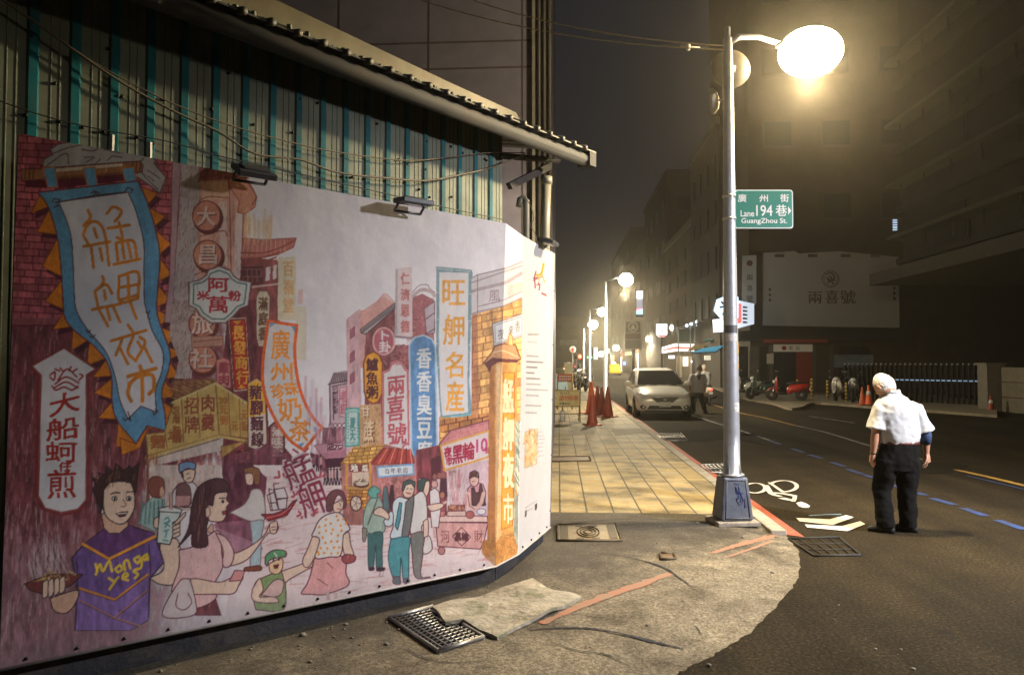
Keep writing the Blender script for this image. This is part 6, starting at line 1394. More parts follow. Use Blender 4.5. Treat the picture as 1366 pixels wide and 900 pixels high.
for rr, th in ((10.5, 1.3), (8.3, .7)): mb.tube([ec + Vector((rr * k * math.cos(a), 0, rr * k * math.sin(a))) for a in np.linspace(0, 2 * math.pi, 30)], th * k / 2, 5)
for P in ([(1103, 366), (1108, 364), (1113, 369), (1110, 375), (1104, 373)], [(1102, 370), (1107, 374), (1112, 379)], [(1106, 368), (1114, 375)], [(1104, 378), (1109, 372)]): mb.tube([f(x, y, .012) for x, y in spline(P, 4)], .9 * k, 5)
mb.build('emblem', ink_r, t)
mb = MB()
for X, y0 in ((1027, 384), (1193, 382)):
    for j in range(3): mb.prism([f(X - 1.6, y0 + 7 * j, .008), f(X + 1.8, y0 + 7 * j + .5, .008), f(X + 1.4, y0 + 7 * j + 4, .008), f(X - 1.2, y0 + 7 * j + 4.4, .008)], (0, .004, 0))
mb.build('small_seal', ink_m, t)
mb = MB()
for x in (1040, 1084, 1128, 1168): mb.box(f(x, 341, .03), (.5, .04, .16))
mb.build('fixing_clip', ink_m, t)
t, f = flat_sign('shop_sign', 'small white sign with red seal over the red shutter', 'sign', [(1032, 459), (1084, 459), (1084, 469), (1032, 469)], YB - .12, .08, bill_m)
sign_text(t, f, [('老', (1052, 461, 1058, 467)), ('店', (1061, 461, 1067, 467))], ink_m); MB().lathe(f(1046, 464, .01), [(.001, -.004), (.12, -.004), (.12, .004)], 16, M=Matrix.Rotation(R(90), 4, 'X')).build('red_seal', mat('red_seal', (.3, .03, .02)), t)
flat_sign('notice_board', 'pale blank notice board fixed beside the far shop door', 'notice board', [(1023, 472), (1032, 471), (1032, 485), (1023, 485)], YB - .18, .05, mat('pale_notice', (.45, .42, .33), .6, var=.15))
flat_sign('poster_board', 'wide bluish grey poster board on the wall behind the gate', 'poster', [(1113, 473), (1165, 473), (1165, 489), (1113, 490)], YB - .1, .05, mat('blue_grey_poster', (.13, .155, .19), .5, var=.5, scale=1.5))
t, f = flat_sign('vertical_sign', 'tall pale vertical sign with four small characters left of the billboard', 'sign', [(991, 341), (1009, 340), (1009, 404), (990, 432)], YB - 1.2, .12, bill_m)
sign_text(t, f, [('兩', (996, 366, 1004, 374)), ('喜', (996, 380, 1004, 388)), ('號', (996, 394, 1004, 403))], ink_m); MB().lathe(f(1000, 351, .01), [(.001, -.004), (.16, -.004), (.16, .004)], 16, M=Matrix.Rotation(R(90), 4, 'X')).build('emblem', ink_r, t)
# lit cyan signs before it
cy = glow('cold_white_sign_light', (.55, .80, 1.0), 1.9); cyw = glow('white_sign_light', (.85, .92, 1.0), 2.2); rdl = glow('red_sign_light', (1.0, .16, .14), .9)
t, f = flat_sign('lit_sign', 'glowing icy blue sign half hidden by the lamp post', 'sign', [(957, 399), (972, 393), (985, 396), (985, 424), (962, 424), (953, 414)], 37.0, .2, cy)
mb = MB()
for q in ([(962, 402), (968, 410), (964, 420)], [(972, 398), (976, 410), (970, 418)], [(960, 410), (980, 406)]): mb.tube([f(x, y, .02) for x, y in spline(q, 4)], .05, 5)
mb.build('brush_mark', mat('sign_dark_blue', (.02, .06, .16), .5), t)
t, f = flat_sign('lit_sign', 'white glowing box sign hanging below the icy blue one', 'sign', [(952, 426), (982, 424), (982, 441), (953, 443)], 37.0, .25, cyw)
t, f = flat_sign('lit_sign', 'glowing white and red sign just right of the lamp post', 'sign', [(982, 400), (1006, 405), (1006, 432), (984, 438)], 37.2, .2, glow('soft_white_sign_light', (.75, .85, 1.0), .8))
MB().prism([f(982, 404, .02), f(989, 405, .02), f(989, 430, .02), f(983, 432, .02)], (0, .01, 0)).build('red_band', rdl, t)
mb = MB()
for k in range(5): mb.prism([f(991, 408 + 5 * k, .02), f(997, 409 + 5 * k, .02), f(997, 411 + 5 * k, .02), f(991, 411 + 5 * k, .02)], (0, .01, 0))
mb.build('dark_stroke', ink_m, t)

# right-hand row of the street, far to near
rows_r = [(10.3, 24, 48, 58, 17, conc_d, 'grey block over the corner with the glowing icy sign'), (10.9, 26, 58.3, 76, 13, tile_d, 'beige block above the lit convenience shop'), (11.2, 26, 76.4, 96, 21, brick_d, 'tall dark brown block beyond the convenience shop'), (11.6, 28, 96.5, 124, 18, pink_d, 'dusty pink block far along the right side of the street'), (12.2, 30, 124.5, 170, 24, conc_d, 'tall grey block at the far right end of the street')]
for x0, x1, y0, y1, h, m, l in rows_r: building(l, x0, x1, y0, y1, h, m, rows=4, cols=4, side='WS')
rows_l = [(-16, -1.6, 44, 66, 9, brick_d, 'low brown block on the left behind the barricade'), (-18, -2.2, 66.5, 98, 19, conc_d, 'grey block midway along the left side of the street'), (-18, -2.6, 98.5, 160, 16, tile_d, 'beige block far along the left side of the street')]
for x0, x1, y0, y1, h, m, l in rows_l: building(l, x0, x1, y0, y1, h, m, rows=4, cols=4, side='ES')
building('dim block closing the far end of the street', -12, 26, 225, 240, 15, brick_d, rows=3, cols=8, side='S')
# near building on the right with floor slabs
xr0 = atY(1201, 483, 33).x
nb = thing('slab_building', 'dark building with projecting floor slabs over a recessed ground floor', 'building', (xr0, 15, 0)); c1 = Vector((xr0, 15, 0))
dk = mat('dark_stone_render', (.04, .036, .031), .75, var=.2, scale=1.5); dk2 = mat('dim_stone_blocks', (.15, .135, .10), .75, var=.25, scale=2)
za = atX(1202, 376, xr0).z
MB().box((8.2, 0, za + 11), (16, 36, 21.4)).build('upper_wall', dk, nb)
MB().box((7.0, 0, za + .12), (16.4, 36.2, .5)).build('floor_slab', mat('slab_edge', (.085, .077, .06), .75, var=.2), nb)
MB().box((10.5, 0, za / 2 - .1), (9, 36, za - .2)).build('ground_wall', dk2, nb)
for px, py in ((1229, 309), (1229, 235), (1229, 150), (1229, 60)):
    z = atX(px, py, xr0).z; MB().box((-.25, 0, z), (.7, 35.6, .16)).build('balcony_rail', mat('slab_edge'), nb)
    mb = MB()
    for k in range(18): mb.box((-.3, -17 + 2 * k, z - .35), (.05, .08, .6))
    mb.each('rail_post', dk, nb); MB().box((-.1, 0, z - 1.0), (.2, 35.6, .25)).build('balcony_slab', dk, nb)
for k in range(5):
    MB().box((5.4, -14 + 7 * k, za / 2 - .1), (.8, .8, za - .22)).build('column', dk2, nb)
for j in range(2):
    for k in range(6):
        w = MB().box((.17, -14 + 5.6 * k, za + 1.8 + 3.6 * j), (.1, 2.6, 1.6)).build('window', frame_m, nb); MB().box((.12, -14 + 5.6 * k, za + 1.8 + 3.6 * j), (.06, 2.4, 1.4)).build('pane', glass_m, w)
# low stone wall and gate pillar in front of it
wl = thing('stone_wall', 'low wall of pale stone blocks at the right edge behind the road', 'wall', gnd(1337, 549, 0)); p0 = gnd(1337, 549, 0); p1 = gnd(1480, 562, 0)
d_ = (p1 - p0).normalized(); n_ = Vector((-d_.y, d_.x, 0)); H = (549 - 489) * p0.dot(FH) / FPX
mb = MB()
for j in range(3):
    x = 0.0; k = 0
    while x < 6:
        L_ = 1.9; z0 = H * j / 3; mb.prism([d_ * x + up * z0, d_ * (x + L_ - .025) + up * z0, d_ * (x + L_ - .025) + up * (z0 + H / 3 - .025), d_ * x + up * (z0 + H / 3 - .025)], n_ * .35); x += L_
mb.build('stone_block', mat('pale_stone_blocks', (.17, .15, .11), .75, var=.2, scale=3, dirt=(.10, .09, .07), dirt_amt=.5), wl)
MB().prism([n_ * .04 + d_ * .01, n_ * .04 + d_ * 5.9, n_ * .04 + d_ * 5.9 + up * (H - .03), n_ * .04 + d_ * .01 + up * (H - .03)], n_ * .28).build('core', dk, wl)
gp = gnd(1323, 548, 0); mb = MB(); Hg = (548 - 487) * gp.dot(FH) / FPX
tag(mb.box((0, 0, Hg / 2), (.6, .6, Hg)).box((0, 0, Hg + .04), (.7, .7, .08)).build('gate_pillar', mat('concrete_pillar', (.16, .145, .115), .8, var=.2, scale=3), loc=gp), 'square concrete gate pillar where the folding gate ends', 'pillar')
# folding gate; light thrown back by its reflectors is put in as glow
ga, gb = gnd(1128, 535, 0), gnd(1309, 543, 0); gt = thing('folding_gate', 'long dark folding gate with white knobs and a row of bluish reflectors', 'gate', ga)
gv = gb - ga; Lg = gv.length; gd = gv.normalized(); gnn = Vector((-gd.y, gd.x, 0)); Hg = (540 - 490) * ga.dot(FH) / FPX
gm = mat('dark_gate_steel', (.018, .017, .016), .7, .1, spec=.2); mb = MB(); N_g = 27
for k in range(N_g + 1):
    p = gd * (Lg * k / N_g); mb.box(p + up * (Hg * .5), (.07, .12, Hg - .1), 0, rz=math.atan2(gd.y, gd.x))
mb.build('upright', gm, gt); mb = MB()
for k in range(N_g):
    a, b = gd * (Lg * k / N_g), gd * (Lg * (k + 1) / N_g)
    for z0, z1 in ((.25, .8), (.8, .25), (.8, 1.35), (1.35, .8)): mb.tube([a + up * z0 * Hg / 1.6, b + up * z1 * Hg / 1.6], .014, 4)
mb.build('scissor_bar', gm, gt); mb = MB()
for k in range(N_g + 1): mb.ball(gd * (Lg * k / N_g) + up * (Hg - .02), .05, 0, 8)
mb.build('knob', mat('white_knob', (.25, .25, .24), .4), gt); mb = MB()
for k in range(N_g):
    if k > 9: mb.box(gd * (Lg * (k + .5) / N_g) + up * Hg * .60 - gnn * .09, (.13, .03, .05), 0, rz=math.atan2(gd.y, gd.x))
mb.build('reflector', glow('reflector_glow', (.35, .62, 1.0), .22), gt)
# far kerbside pavement on the right
fp_ = [(900, 497), (985, 528), (1030, 537), (1052, 543.5), (1070, 542), (1086, 536.5), (1130, 539), (1165, 542), (1230, 546), (1330, 553), (1330, 536), (1210, 521), (1000, 505)]
pc = mat('far_concrete_pavement', (.27, .23, .165), .85, var=.25, scale=3, dirt=(.12, .10, .08), dirt_amt=.5)
Pf = [gnd(x, y, .09) for x, y in spline(fp_[:10], 4) + fp_[10:]]
mb = MB(); mb.prism([p - Vector((0, 0, .095)) for p in Pf], (0, 0, .095)); struct(mb.build('far_pavement', pc))
struct(strip('red_kerb_line', [(986, 529), (1030, 538), (1051, 544.5), (1064, 544), (1076, 542)], .22, red_p, 0, lambda x, y: gnd(x, y + .8, .012), 4))

# ================================================================== shop lights along the right side
t, f = flat_sign('shop_canopy_sign', 'glowing white shop canopy with a red stripe down the street', 'sign', [(884, 463), (901, 458), (930, 459), (930, 468), (901, 468.5), (884, 471)], 57.0, .4, glow('warm_white_sign_light', (1.0, .96, .9), 2.0))
MB().prism([f(884, 466, .02), f(901, 462, .02), f(930, 463, .02), f(930, 465, .02), f(901, 465, .02), f(884, 468, .02)], (0, .015, 0)).build('red_stripe', rdl, t)
t, f = flat_sign('lit_sign', 'white glowing square sign with red marks on a dark pole', 'sign', [(876, 432), (890, 432), (890, 446), (887, 449), (879, 449), (876, 446)], 60.0, .3, cyw)
mb = MB(); mb.prism([f(879, 436, .02), f(888, 436, .02), f(888, 437.5, .02), f(879, 437.5, .02)], (0, .015, 0)); mb.prism([f(882, 440, .02), f(885, 440, .02), f(884, 443, .02), f(882.5, 442.5, .02)], (0, .015, 0)); mb.prism([f(876.5, 446.5, .02), f(889.5, 446.5, .02), f(887, 448.8, .02), f(879, 448.8, .02)], (0, .015, 0)); mb.build('red_mark', rdl, t)
MB().tube([f(883, 449, -.15), f(883, 497, -.15)], .07, 8).build('pole', gm, t)
t, f = flat_sign('led_sign', 'tall narrow glowing sign high above the street', 'sign', [(848.5, 387.5), (858, 387.5), (858, 423), (848.5, 423)], 62.0, .25, mat('sign_box_dark', (.05, .05, .06), .5))
MB().prism([f(849, 388, .02), f(857.5, 388, .02), f(857.5, 398, .02), f(849, 398, .02)], (0, .015, 0)).build('white_panel', cyw, t); MB().prism([f(849, 398.2, .02), f(857.5, 398.2, .02), f(857.5, 411, .02), f(849, 411, .02)], (0, .015, 0)).build('grey_panel', glow('dim_blue_sign_light', (.4, .45, .7), .35), t); MB().prism([f(849, 415, .02), f(857.5, 412, .02), f(857.5, 419, .02), f(849, 419, .02)], (0, .015, 0)).build('blue_panel', glow('cyan_sign_light', (.25, .65, 1.0), 2.2), t); MB().prism([f(849, 411.2, .02), f(857.5, 411.2, .02), f(857.5, 411.8, .02), f(849, 414.8, .02)], (0, .015, 0)).build('pink_panel', glow('pink_sign_light', (1.0, .3, .5), 1.2), t)
t, f = flat_sign('billboard', 'unlit framed board with a triangular mark above the parked car', 'billboard', [(833, 427), (856, 427), (856, 466), (833, 466)], 66.0, .25, mat('grey_board_frame', (.22, .21, .20), .6))
for a, b, c_, d, m in ((834.5, 429, 854.5, 443, (.035, .035, .04)), (834.5, 444.5, 854.5, 452, (.07, .05, .045)), (834.5, 453.5, 854.5, 465, (.10, .10, .10))): MB().prism([f(a, b, .02), f(c_, b, .02), f(c_, d, .02), f(a, d, .02)], (0, .015, 0)).build('panel', mat('board_panel_%d' % b, m, .5), t)
mb = MB(); k = 66 / FPX
mb.tube([f(844.5 + 6 * math.cos(a), 436 + 6 * math.sin(a), .05) for a in np.linspace(0, 2 * math.pi, 20)], .05, 5); mb.prism([f(841, 439, .05), f(844.5, 432, .05), f(848, 439, .05)], (0, .02, 0)); mb.build('emblem', mat('pale_emblem', (.30, .29, .26)), t)
MB().tube([f(845, 466, -.1), f(845, 497, -.1)], .12, 8).build('pole', gm, t)
t, f = flat_sign('lit_sign', 'slim white glowing upright sign far down the middle of the street', 'sign', [(792.5, 463.5), (797, 463.5), (797, 479), (792.5, 479)], 90.0, .3, cyw)
# awnings
def awning(label, px, Y, m):
    P = [atY(x, y, Y if i in (0, 1) else Y + 1.2) for i, (x, y) in enumerate(px)]; c = sum(P, Vector()) / 4
    t = thing('awning', label, 'awning', c, 0, 'awnings over the right-hand shops'); MB().prism([p - c for p in P], (0, 0, .05)).build('canvas', m, t)
    mb = MB(); [mb.tube([P[i] - c - up * .03, P[(i + 1) % 4] - c - up * .03], .03, 5) for i in range(4)]; mb.build('frame', gm, t)
awning('bright blue awning with light put in as glow, left of the lamp post', [(924, 470.5), (955, 469), (965, 461.5), (938, 465)], 46, mat('glowing_blue_canvas', (.08, .42, .68), .6, emit=(.08, .42, .68), estr=.35))  # light on the canvas is put in as its own glow
awning('tan awning between the shop canopy and the blue awning', [(918, 467), (938, 464.5), (948, 457.5), (926, 461)], 52, mat('tan_awning_canvas', (.42, .32, .18), .6))
awning('thin turquoise awning edge above the blue awning', [(938, 456), (953, 453), (955, 450.5), (944, 453)], 50, mat('turquoise_awning_canvas', (.08, .35, .40), .6))
t = thing('roof_canopy', 'grey rooftop canopy with small round lamps above the shops', 'canopy', atY(918, 440, 56)); c_ = atY(918, 440, 56); f = lambda x, y, d=0: atY(x, y, 56 - d) - c_
MB().prism([f(906, 436), f(928, 427.5), f(940, 430), (f(940, 434)), f(912, 438)], (0, 2.5, 0)).build('roof', mat('canopy_grey', (.22, .23, .23), .5), t)
mb = MB(); [mb.ball(f(x, y, .1), .11, 0, 8) for x, y in ((916, 434), (922, 432), (929.5, 429), (931, 434), (938, 432))]; mb.build('lamp', glow('small_lamp_light', (.9, .97, 1.0), 3.0), t)
mb = MB(); [mb.tube([f(x, 436), f(x, 470)], .05, 6) for x in (905, 921, 927, 933)]; mb.build('post', mat('canopy_post', (.35, .42, .42), .5), t); MB().prism([f(904, 440), f(924, 440), f(924, 456), f(904, 456)], (0, .1, 0)).build('glass_screen', mat('green_glass_screen', (.10, .13, .13), .2), t)
# more signs and lit windows deeper in the street
grs, ams = glow('green_sign_light', (.25, 1.0, .55), 1.2), glow('amber_sign_light', (1.0, .62, .22), 2.0)
for l, px, Y, m in (('small red glowing sign low on the left row of shops', [(766, 487), (770, 487), (770, 490), (766, 490)], 88, rdl), ('narrow amber glowing sign between the far lamp posts', [(816, 474), (819, 474), (819, 483), (816, 483)], 92, ams), ('small green glowing sign far down the street', [(783, 475), (790, 475), (790, 478), (783, 478)], 96, grs), ('long dim white sign over the far left shops', [(747, 453), (770, 453), (770, 460), (747, 460)], 43.7, mat('dim_white_sign', (.30, .28, .25), .6)), ('amber glowing shop sign under the unlit framed board', [(834, 470), (842, 469), (842, 473), (834, 474)], 75, ams), ('white glowing sign strip right of the square sign', [(892, 474), (900, 474), (900, 478), (892, 478)], 62, cyw), ('small blue glowing sign beside the red banner pole', [(831, 482), (835, 482), (835, 487), (831, 487)], 78, glow('blue_sign_light', (.25, .35, 1.0), 1.6)), ('pale lit doorway sign under the blue awning', [(940, 474), (948, 474), (948, 480), (940, 480)], 47.2, glow('pale_doorway_light', (1.0, .9, .7), .7))):
    flat_sign('shop_sign' if 'sign' in l else 'sign', l, 'sign', px, Y, .12, m)
# lit shop interiors seen under the canopies
t, f = flat_sign('storefront', 'bright shop entrance with pale columns under the striped canopy', 'storefront', [(903, 474), (934, 474), (934, 503), (903, 503)], 58.2, .3, mat('shop_wall', (.35, .30, .22), .6))
for x in (907, 920): MB().prism([f(x, 475, .1), f(x + 3, 475, .1), f(x + 3, 503, .1), f(x, 503, .1)], (0, .08, 0)).build('column', mat('pale_column', (.6, .55, .45), .6), t)
MB().prism([f(911, 476, .03), f(918, 476, .03), f(918, 488, .03), f(911, 488, .03)], (0, .02, 0)).build('lit_window', glow('shop_window_light', (1.0, .93, .75), 1.6), t); MB().ball(f(924, 482, .2), .12, 0, 8).build('lamp', cyw, t)
MB().prism([f(925, 490, .03), f(932, 490, .03), f(932, 502, .03), f(925, 502, .03)], (0, .02, 0)).build('door', glass_m, t)

# ================================================================== street furniture down the road
warm_lens = glow('far_lamp_light', (1.0, .88, .62), 110.0)
def far_lamp(label, pole_px, base_px, top_py, lamp_px, power, banner=None, lens=warm_lens, r=.13, aim=None):
    b = gnd(*base_px); b.z = 0; D = b.dot(FH); t = thing('street_lamp', label, 'street lamp', b, 0, 'street lamps down the road')
    tz = on_plane(pole_px, top_py, b, FH).z; L_ = dep(lamp_px[0], lamp_px[1], D) - b
    MB().lathe((0, 0, 0), [(.16, 0), (.16, .5), (.09, .52), (.05, tz), (.0, tz + .03)], 12).build('pole', galv, t)
    MB().tube([(0, 0, tz - .05), Vector((0, 0, tz)).lerp(L_, .5) + Vector((0, 0, .12)), L_ + Vector((0, 0, .1))], .028, 8).build('arm', galv, t)
    h = MB().box(L_ + Vector((0, 0, .09)), (.55, .26, .09)).build('lamp_head', mat('lamp_housing'), t, bevel=.03)
    MB().ball(L_, (r * 1.75, r * 1.7, r * 1.6), 0, 14).build('lens', lens, h)  # ball made oversize to stand in for the lamp's bloom
    if banner:
        MB().box((.02, -.12, tz - .75), (.28, .02, .9)).build('banner', banner, t)
    if power:
        ld = bpy.data.lights.new('lamp_light', 'SPOT'); ld.energy = power; ld.spot_size = R(178); ld.spot_blend = .12; ld.color = (1.0, .84, .56) if power != OPPOSITE_LAMP_W else (.98, .96, 1.0); ld.shadow_soft_size = .12
        lo = bpy.data.objects.new('lamp_light', ld); COL.objects.link(lo); lo.parent = t; lo.location = L_ - Vector((0, 0, r * 1.6 + .14))
        if aim: ld.spot_size = R(96); ld.spot_blend = 1.0; lo.rotation_euler = Vector(aim).to_track_quat('-Z', 'Y').to_euler()
    return t
redb = mat('red_white_banner', (.55, .10, .07), .6, var=.4, scale=4)
far_lamp('second lamp post on the left pavement rising from behind the cones', 808, (808, 546), 376, (835, 373), FAR_LAMP_W * .8, r=.15)
far_lamp('third lamp post on the left side, lamp just left of the second pole', 787, (787, 518), 413, (803, 416), FAR_LAMP_W * 1.1, r=.17)
far_lamp('fourth lamp post on the left side, farthest and lowest there', 779, (779, 509), 438, (791, 433), FAR_LAMP_W * 1.2, r=.24)
far_lamp('lamp post across the road before the billboard', 1017, (1017, 524), 404, (998, 404), FAR_LAMP_W * 1.0, r=.15)
far_lamp('lamp post in front of the striped shop canopy', 911, (911, 507), 437, (898, 437), FAR_LAMP_W, r=.17)
far_lamp('lamp post with red banner just left of the square sign', 873, (873, 502), 454, (866, 452), FAR_LAMP_W, redb, r=.22)
far_lamp('lamp post with red banner above the roof of the silver car', 851, (851, 501), 460, (844, 459), FAR_LAMP_W, redb, r=.24)
far_lamp('lamp post with red banner beside the yellow taxi', 829, (829, 498), 466, (822, 464), FAR_LAMP_W * .8, redb, r=.26)
far_lamp('faint lamp post far down the middle of the road', 815, (815, 495), 470, (809, 468), 0, r=.3)
far_lamp('faintest lamp post at the vanishing end of the road', 807, (807, 493), 474, (802, 472), 0, r=.35)
# the lamp post on the opposite corner that lights the mural and the near ground
t = far_lamp('lamp post on the opposite corner of the crossing, facing the mural', 1017, (1017, 524), 404, (998, 404), OPPOSITE_LAMP_W, r=.15, aim=(-4.3, 3.1, -4.7))
t.location = (8.8, 4.0, 0); del t['group']
# traffic light, round sign, green plate
b = gnd(769, 503); t = thing('traffic_light', 'traffic light showing red at the far left crossing', 'traffic light', b); f = lambda x, y: dep(x, y, b.dot(FH)) - b
MB().tube([(0, 0, 0), f(769, 470)], .07, 8).tube([f(769, 473), f(777, 473)], .05, 6).build('pole', galv, t); hs = MB().box(f(773, 475.5) , (1.3, .3, .45)).build('housing', gm, t)
MB().ball(f(773.5, 475.5) + Vector((0, -.2, 0)), .22, 0, 12).build('red_lens', glow('red_signal_light', (1.0, .06, .03), 14.0), hs); MB().ball(f(770.2, 475.5) + Vector((0, -.14, 0)), .14, 0, 10).ball(f(776.8, 475.5) + Vector((0, -.14, 0)), .14, 0, 10).build('dark_lens', mat('dark_signal_lens', (.03, .04, .03), .3), hs)
b = gnd(764, 515); t = thing('traffic_sign', 'round white traffic sign with a red figure on a thin pole', 'traffic sign', b); f = lambda x, y, d=0.0: dep(x, y, b.dot(FH) - d) - b
MB().tube([(0, 0, 0), f(764, 462)], .035, 8).build('pole', galv, t); pl = MB().lathe(f(764, 466, .06), [(.001, 0), (.24, 0), (.24, .02)], 24, M=Matrix.Rotation(R(90), 4, 'X')).build('plate', mat('sign_white'), t)
MB().prism([f(764, 462.5, .09), f(766.5, 466, .09), f(764, 470.5, .09), f(761.5, 466, .09)], (0, .01, 0)).build('red_figure', mat('sign_red', (.55, .03, .02), .5), pl)
b = gnd(778, 501); t, f = flat_sign('street_plate', 'small green street plate on the fourth lamp post', 'street sign', [(780, 446), (784.5, 446), (784.5, 452), (780, 452)], 86, .05, grn)
# ------------------------------------------------------------------ barricades at the mural corner
b = gnd(755, 563, PZ); Db = b.dot(FH); kb = Db / FPX
def barricade(label, x0, x1, y0, y1, yb, face, D, legs=True):
    b = dep((x0 + x1) / 2, yb, D); b.z = PZ; f = lambda x, y, d=0.0: dep(x, y, D - d) - b
    t = thing('barricade', label, 'barricade', b); fm = mat('rusty_yellow_frame', (.30, .20, .07), .6, .3, var=.3, scale=10)
    MB().prism([f(x0, y0), f(x1, y0), f(x1, y1), f(x0, y1)], FH * .02).build('board', face, t)
    mb = MB(); 
    for x in (x0 - .3, x1 + .3): mb.tube([f(x, y0 - 1), Vector((f(x, yb).x, f(x, yb).y - .02, 0))], .016, 6); mb.tube([f(x, y0 + 2) + FH * .05, Vector((f(x, yb).x, f(x, yb).y, 0)) + FH * .45], .016, 6)
    for y in (y0 - .5, y1 + .8, y1 + (yb - y1) * .45): mb.tube([f(x0, y), f(x1, y)], .014, 6)
    mb.build('frame', fm, t); return t, f
t, f = barricade('yellow no parking barricade with red and black characters by the mural', 735.5, 773.5, 521, 541, 564.5, mat('yellow_sign_face', (.62, .52, .22), .5, var=.15, dirt=(.35, .25, .12), dirt_amt=.3), Db)
kq = lambda a: tuple(a)
def tx(t, f, items, m, d=.004, name='lettering'):
    mb = MB()
    for w_, (x0, y0, x1, y1) in items:
        a, b_, c_ = f(x0, y1, d), f(x1, y1, d), f(x0, y0, d)
        for k in range(3): put_text(mb, w_, a + (b_ - a) * (.025 * k) - FH * (.0008 * k), b_ - a, c_ - a)
    mb.build(name, m, t)
blk = mat('black_lettering', (.02, .02, .02), .5); rdm = mat('red_lettering', (.50, .03, .02), .5)
tx(t, f, [('出', (747.5, 522.3, 751, 525.7)), ('入', (751.6, 522.3, 755, 525.7)), ('口', (755.6, 522.3, 759, 525.7))], blk); tx(t, f, [('請', (746, 527, 752, 534.5)), ('勿', (752.4, 527, 758.4, 534.5)), ('停', (758.8, 527, 764.8, 534.5)), ('車', (765.2, 527, 771.2, 534.5))], rdm)
tx(t, f, [('車', (746, 536.4, 749, 539.4)), ('輛', (749.6, 536.4, 752.6, 539.4)), ('進', (753.2, 536.4, 756.2, 539.4)), ('出', (756.8, 536.4, 759.8, 539.4))], blk)
MB().prism([f(736.5, 524, .004), f(743.5, 524, .004), f(743.5, 536, .004), f(736.5, 536, .004)], FH * .002).build('picture_patch', mat('sign_picture', (.55, .48, .30), .5, var=.6, scale=20), t)
t, f = barricade('small red board on a stand behind the yellow barricade', 744, 763.5, 499, 508, 545, mat('red_sign_face', (.50, .05, .035), .5, var=.15), 26.0)
mb = MB()
for y in (501, 504.5):
    for k in range(6): mb.prism([f(746 + 2.8 * k, y, .004), f(748 + 2.8 * k, y, .004), f(748 + 2.8 * k, y + 1.8, .004), f(746 + 2.8 * k, y + 1.8, .004)], FH * .002)
mb.build('white_stroke', mat('sign_white'), t)
p = gnd(750.5, 561, PZ); t = thing('bottle', 'clear plastic bottle standing on the ground before the yellow barricade', 'bottle', p)
kk = p.dot(FH) / FPX; MB().lathe((0, 0, 0), [(.001, 0), (.075, 0), (.08, .02), (.08, 12 * kk), (.05, 14 * kk), (.022, 15.5 * kk), (.022, 17 * kk)], 18).build('body', mat('clear_plastic', (.8, .82, .82), .1, var=.05, spec=.8), t); MB().lathe((0, 0, 17 * kk), [(.026, 0), (.026, .03), (.001, .031)], 14).build('cap', wht, t)
# cabinets by the far left crossing
def cabinet(label, px, D, m):
    x0, y0, x1, y1 = px; b = dep((x0 + x1) / 2, y1, D); b.z = PZ; k = D / FPX; w, h = (x1 - x0) * k, (y1 - y0) * k
    t = thing('cabinet', label, 'cabinet', b); MB().box((0, 0, h / 2 + .1), (w, .5, h)).box((0, 0, h + .12), (w + .06, .56, .05)).build('body', m, t, bevel=.01); MB().box((0, -.255, h / 2 + .1), (w * .8, .02, h * .8)).build('door', m, t); MB().box((0, 0, .05), (w * .9, .44, .1)).build('plinth', conc_d, t); MB().box((w * .3, -.27, h * .55), (.03, .03, .12)).build('handle', gm, t)
cabinet('pale blue cabinet at the pavement edge behind the red board', (742, 490, 757, 521), 32, mat('pale_blue_paint', (.28, .40, .48), .5))
cabinet('cream cabinet standing taller behind the pale blue one', (753, 477, 763, 516), 38, mat('cream_paint', (.52, .46, .30), .5))
# ------------------------------------------------------------------ traffic cones
def cone_thing(label, base_px, h_px, body, band=None, group='orange traffic cones beside the silver car', z=PZ):
    b = gnd(base_px[0], base_px[1], z); h = h_px * b.dot(FH) / FPX; t = thing('traffic_cone', label, 'traffic cone', b, rng.uniform(0, 1), group)
    r = h * .19
    MB().box((0, 0, .02), (r * 2.7, r * 2.7, .04)).build('foot', mat('black_rubber', (.03, .03, .03), .7) if band else body, t, bevel=.01)
    MB().lathe((0, 0, .04), [(r, 0), (r * .95, .02), (r * .22, h - .06), (r * .18, h - .04), (.001, h - .04)], 20).build('cone', body, t)
    if band:
        rr = lambda u: r * (.95 + (.22 - .95) * u) + .003
        MB().lathe((0, 0, .04), [(rr(.45), .45 * h), (rr(.66), .66 * h)], 20).build('reflective_band', band, t)
    return t
cr_d = mat('dull_red_cone', (.33, .05, .028), .55, var=.2, scale=6); cr_o = mat('bright_orange_cone', (.80, .13, .03), .5, var=.12)
cone_thing('dull red cone standing nearest, alone in front of the bright orange one', (790, 567), 40, cr_d)
cone_thing('bright orange cone just behind the nearest dull red cone', (789, 551), 42, cr_o)
cone_thing('short dull red cone tucked right of the bright orange one', (797, 551), 36, cr_d)
cone_thing('dull red cone at the foot of the second lamp post', (803, 553), 37, cr_d)
cone_thing('dull red cone right beside the front wheel of the silver car', (811, 556), 40, cr_d)
sv = mat('silver_band', (.7, .7, .68), .35)
cone_thing('red cone with silver band beside the far scooters', (1159, 540.5), 27, cr_o, sv, 'cones across the road', .09)
cone_thing('plain orange cone leaning close to the far scooters', (1150.5, 540), 24, mat('dark_orange_cone', (.50, .10, .03), .55), None, 'cones across the road', .09)
cone_thing('lone red cone in front of the gate pillar', (1322, 549.5), 22, cr_d, sv, 'cones across the road', .0)
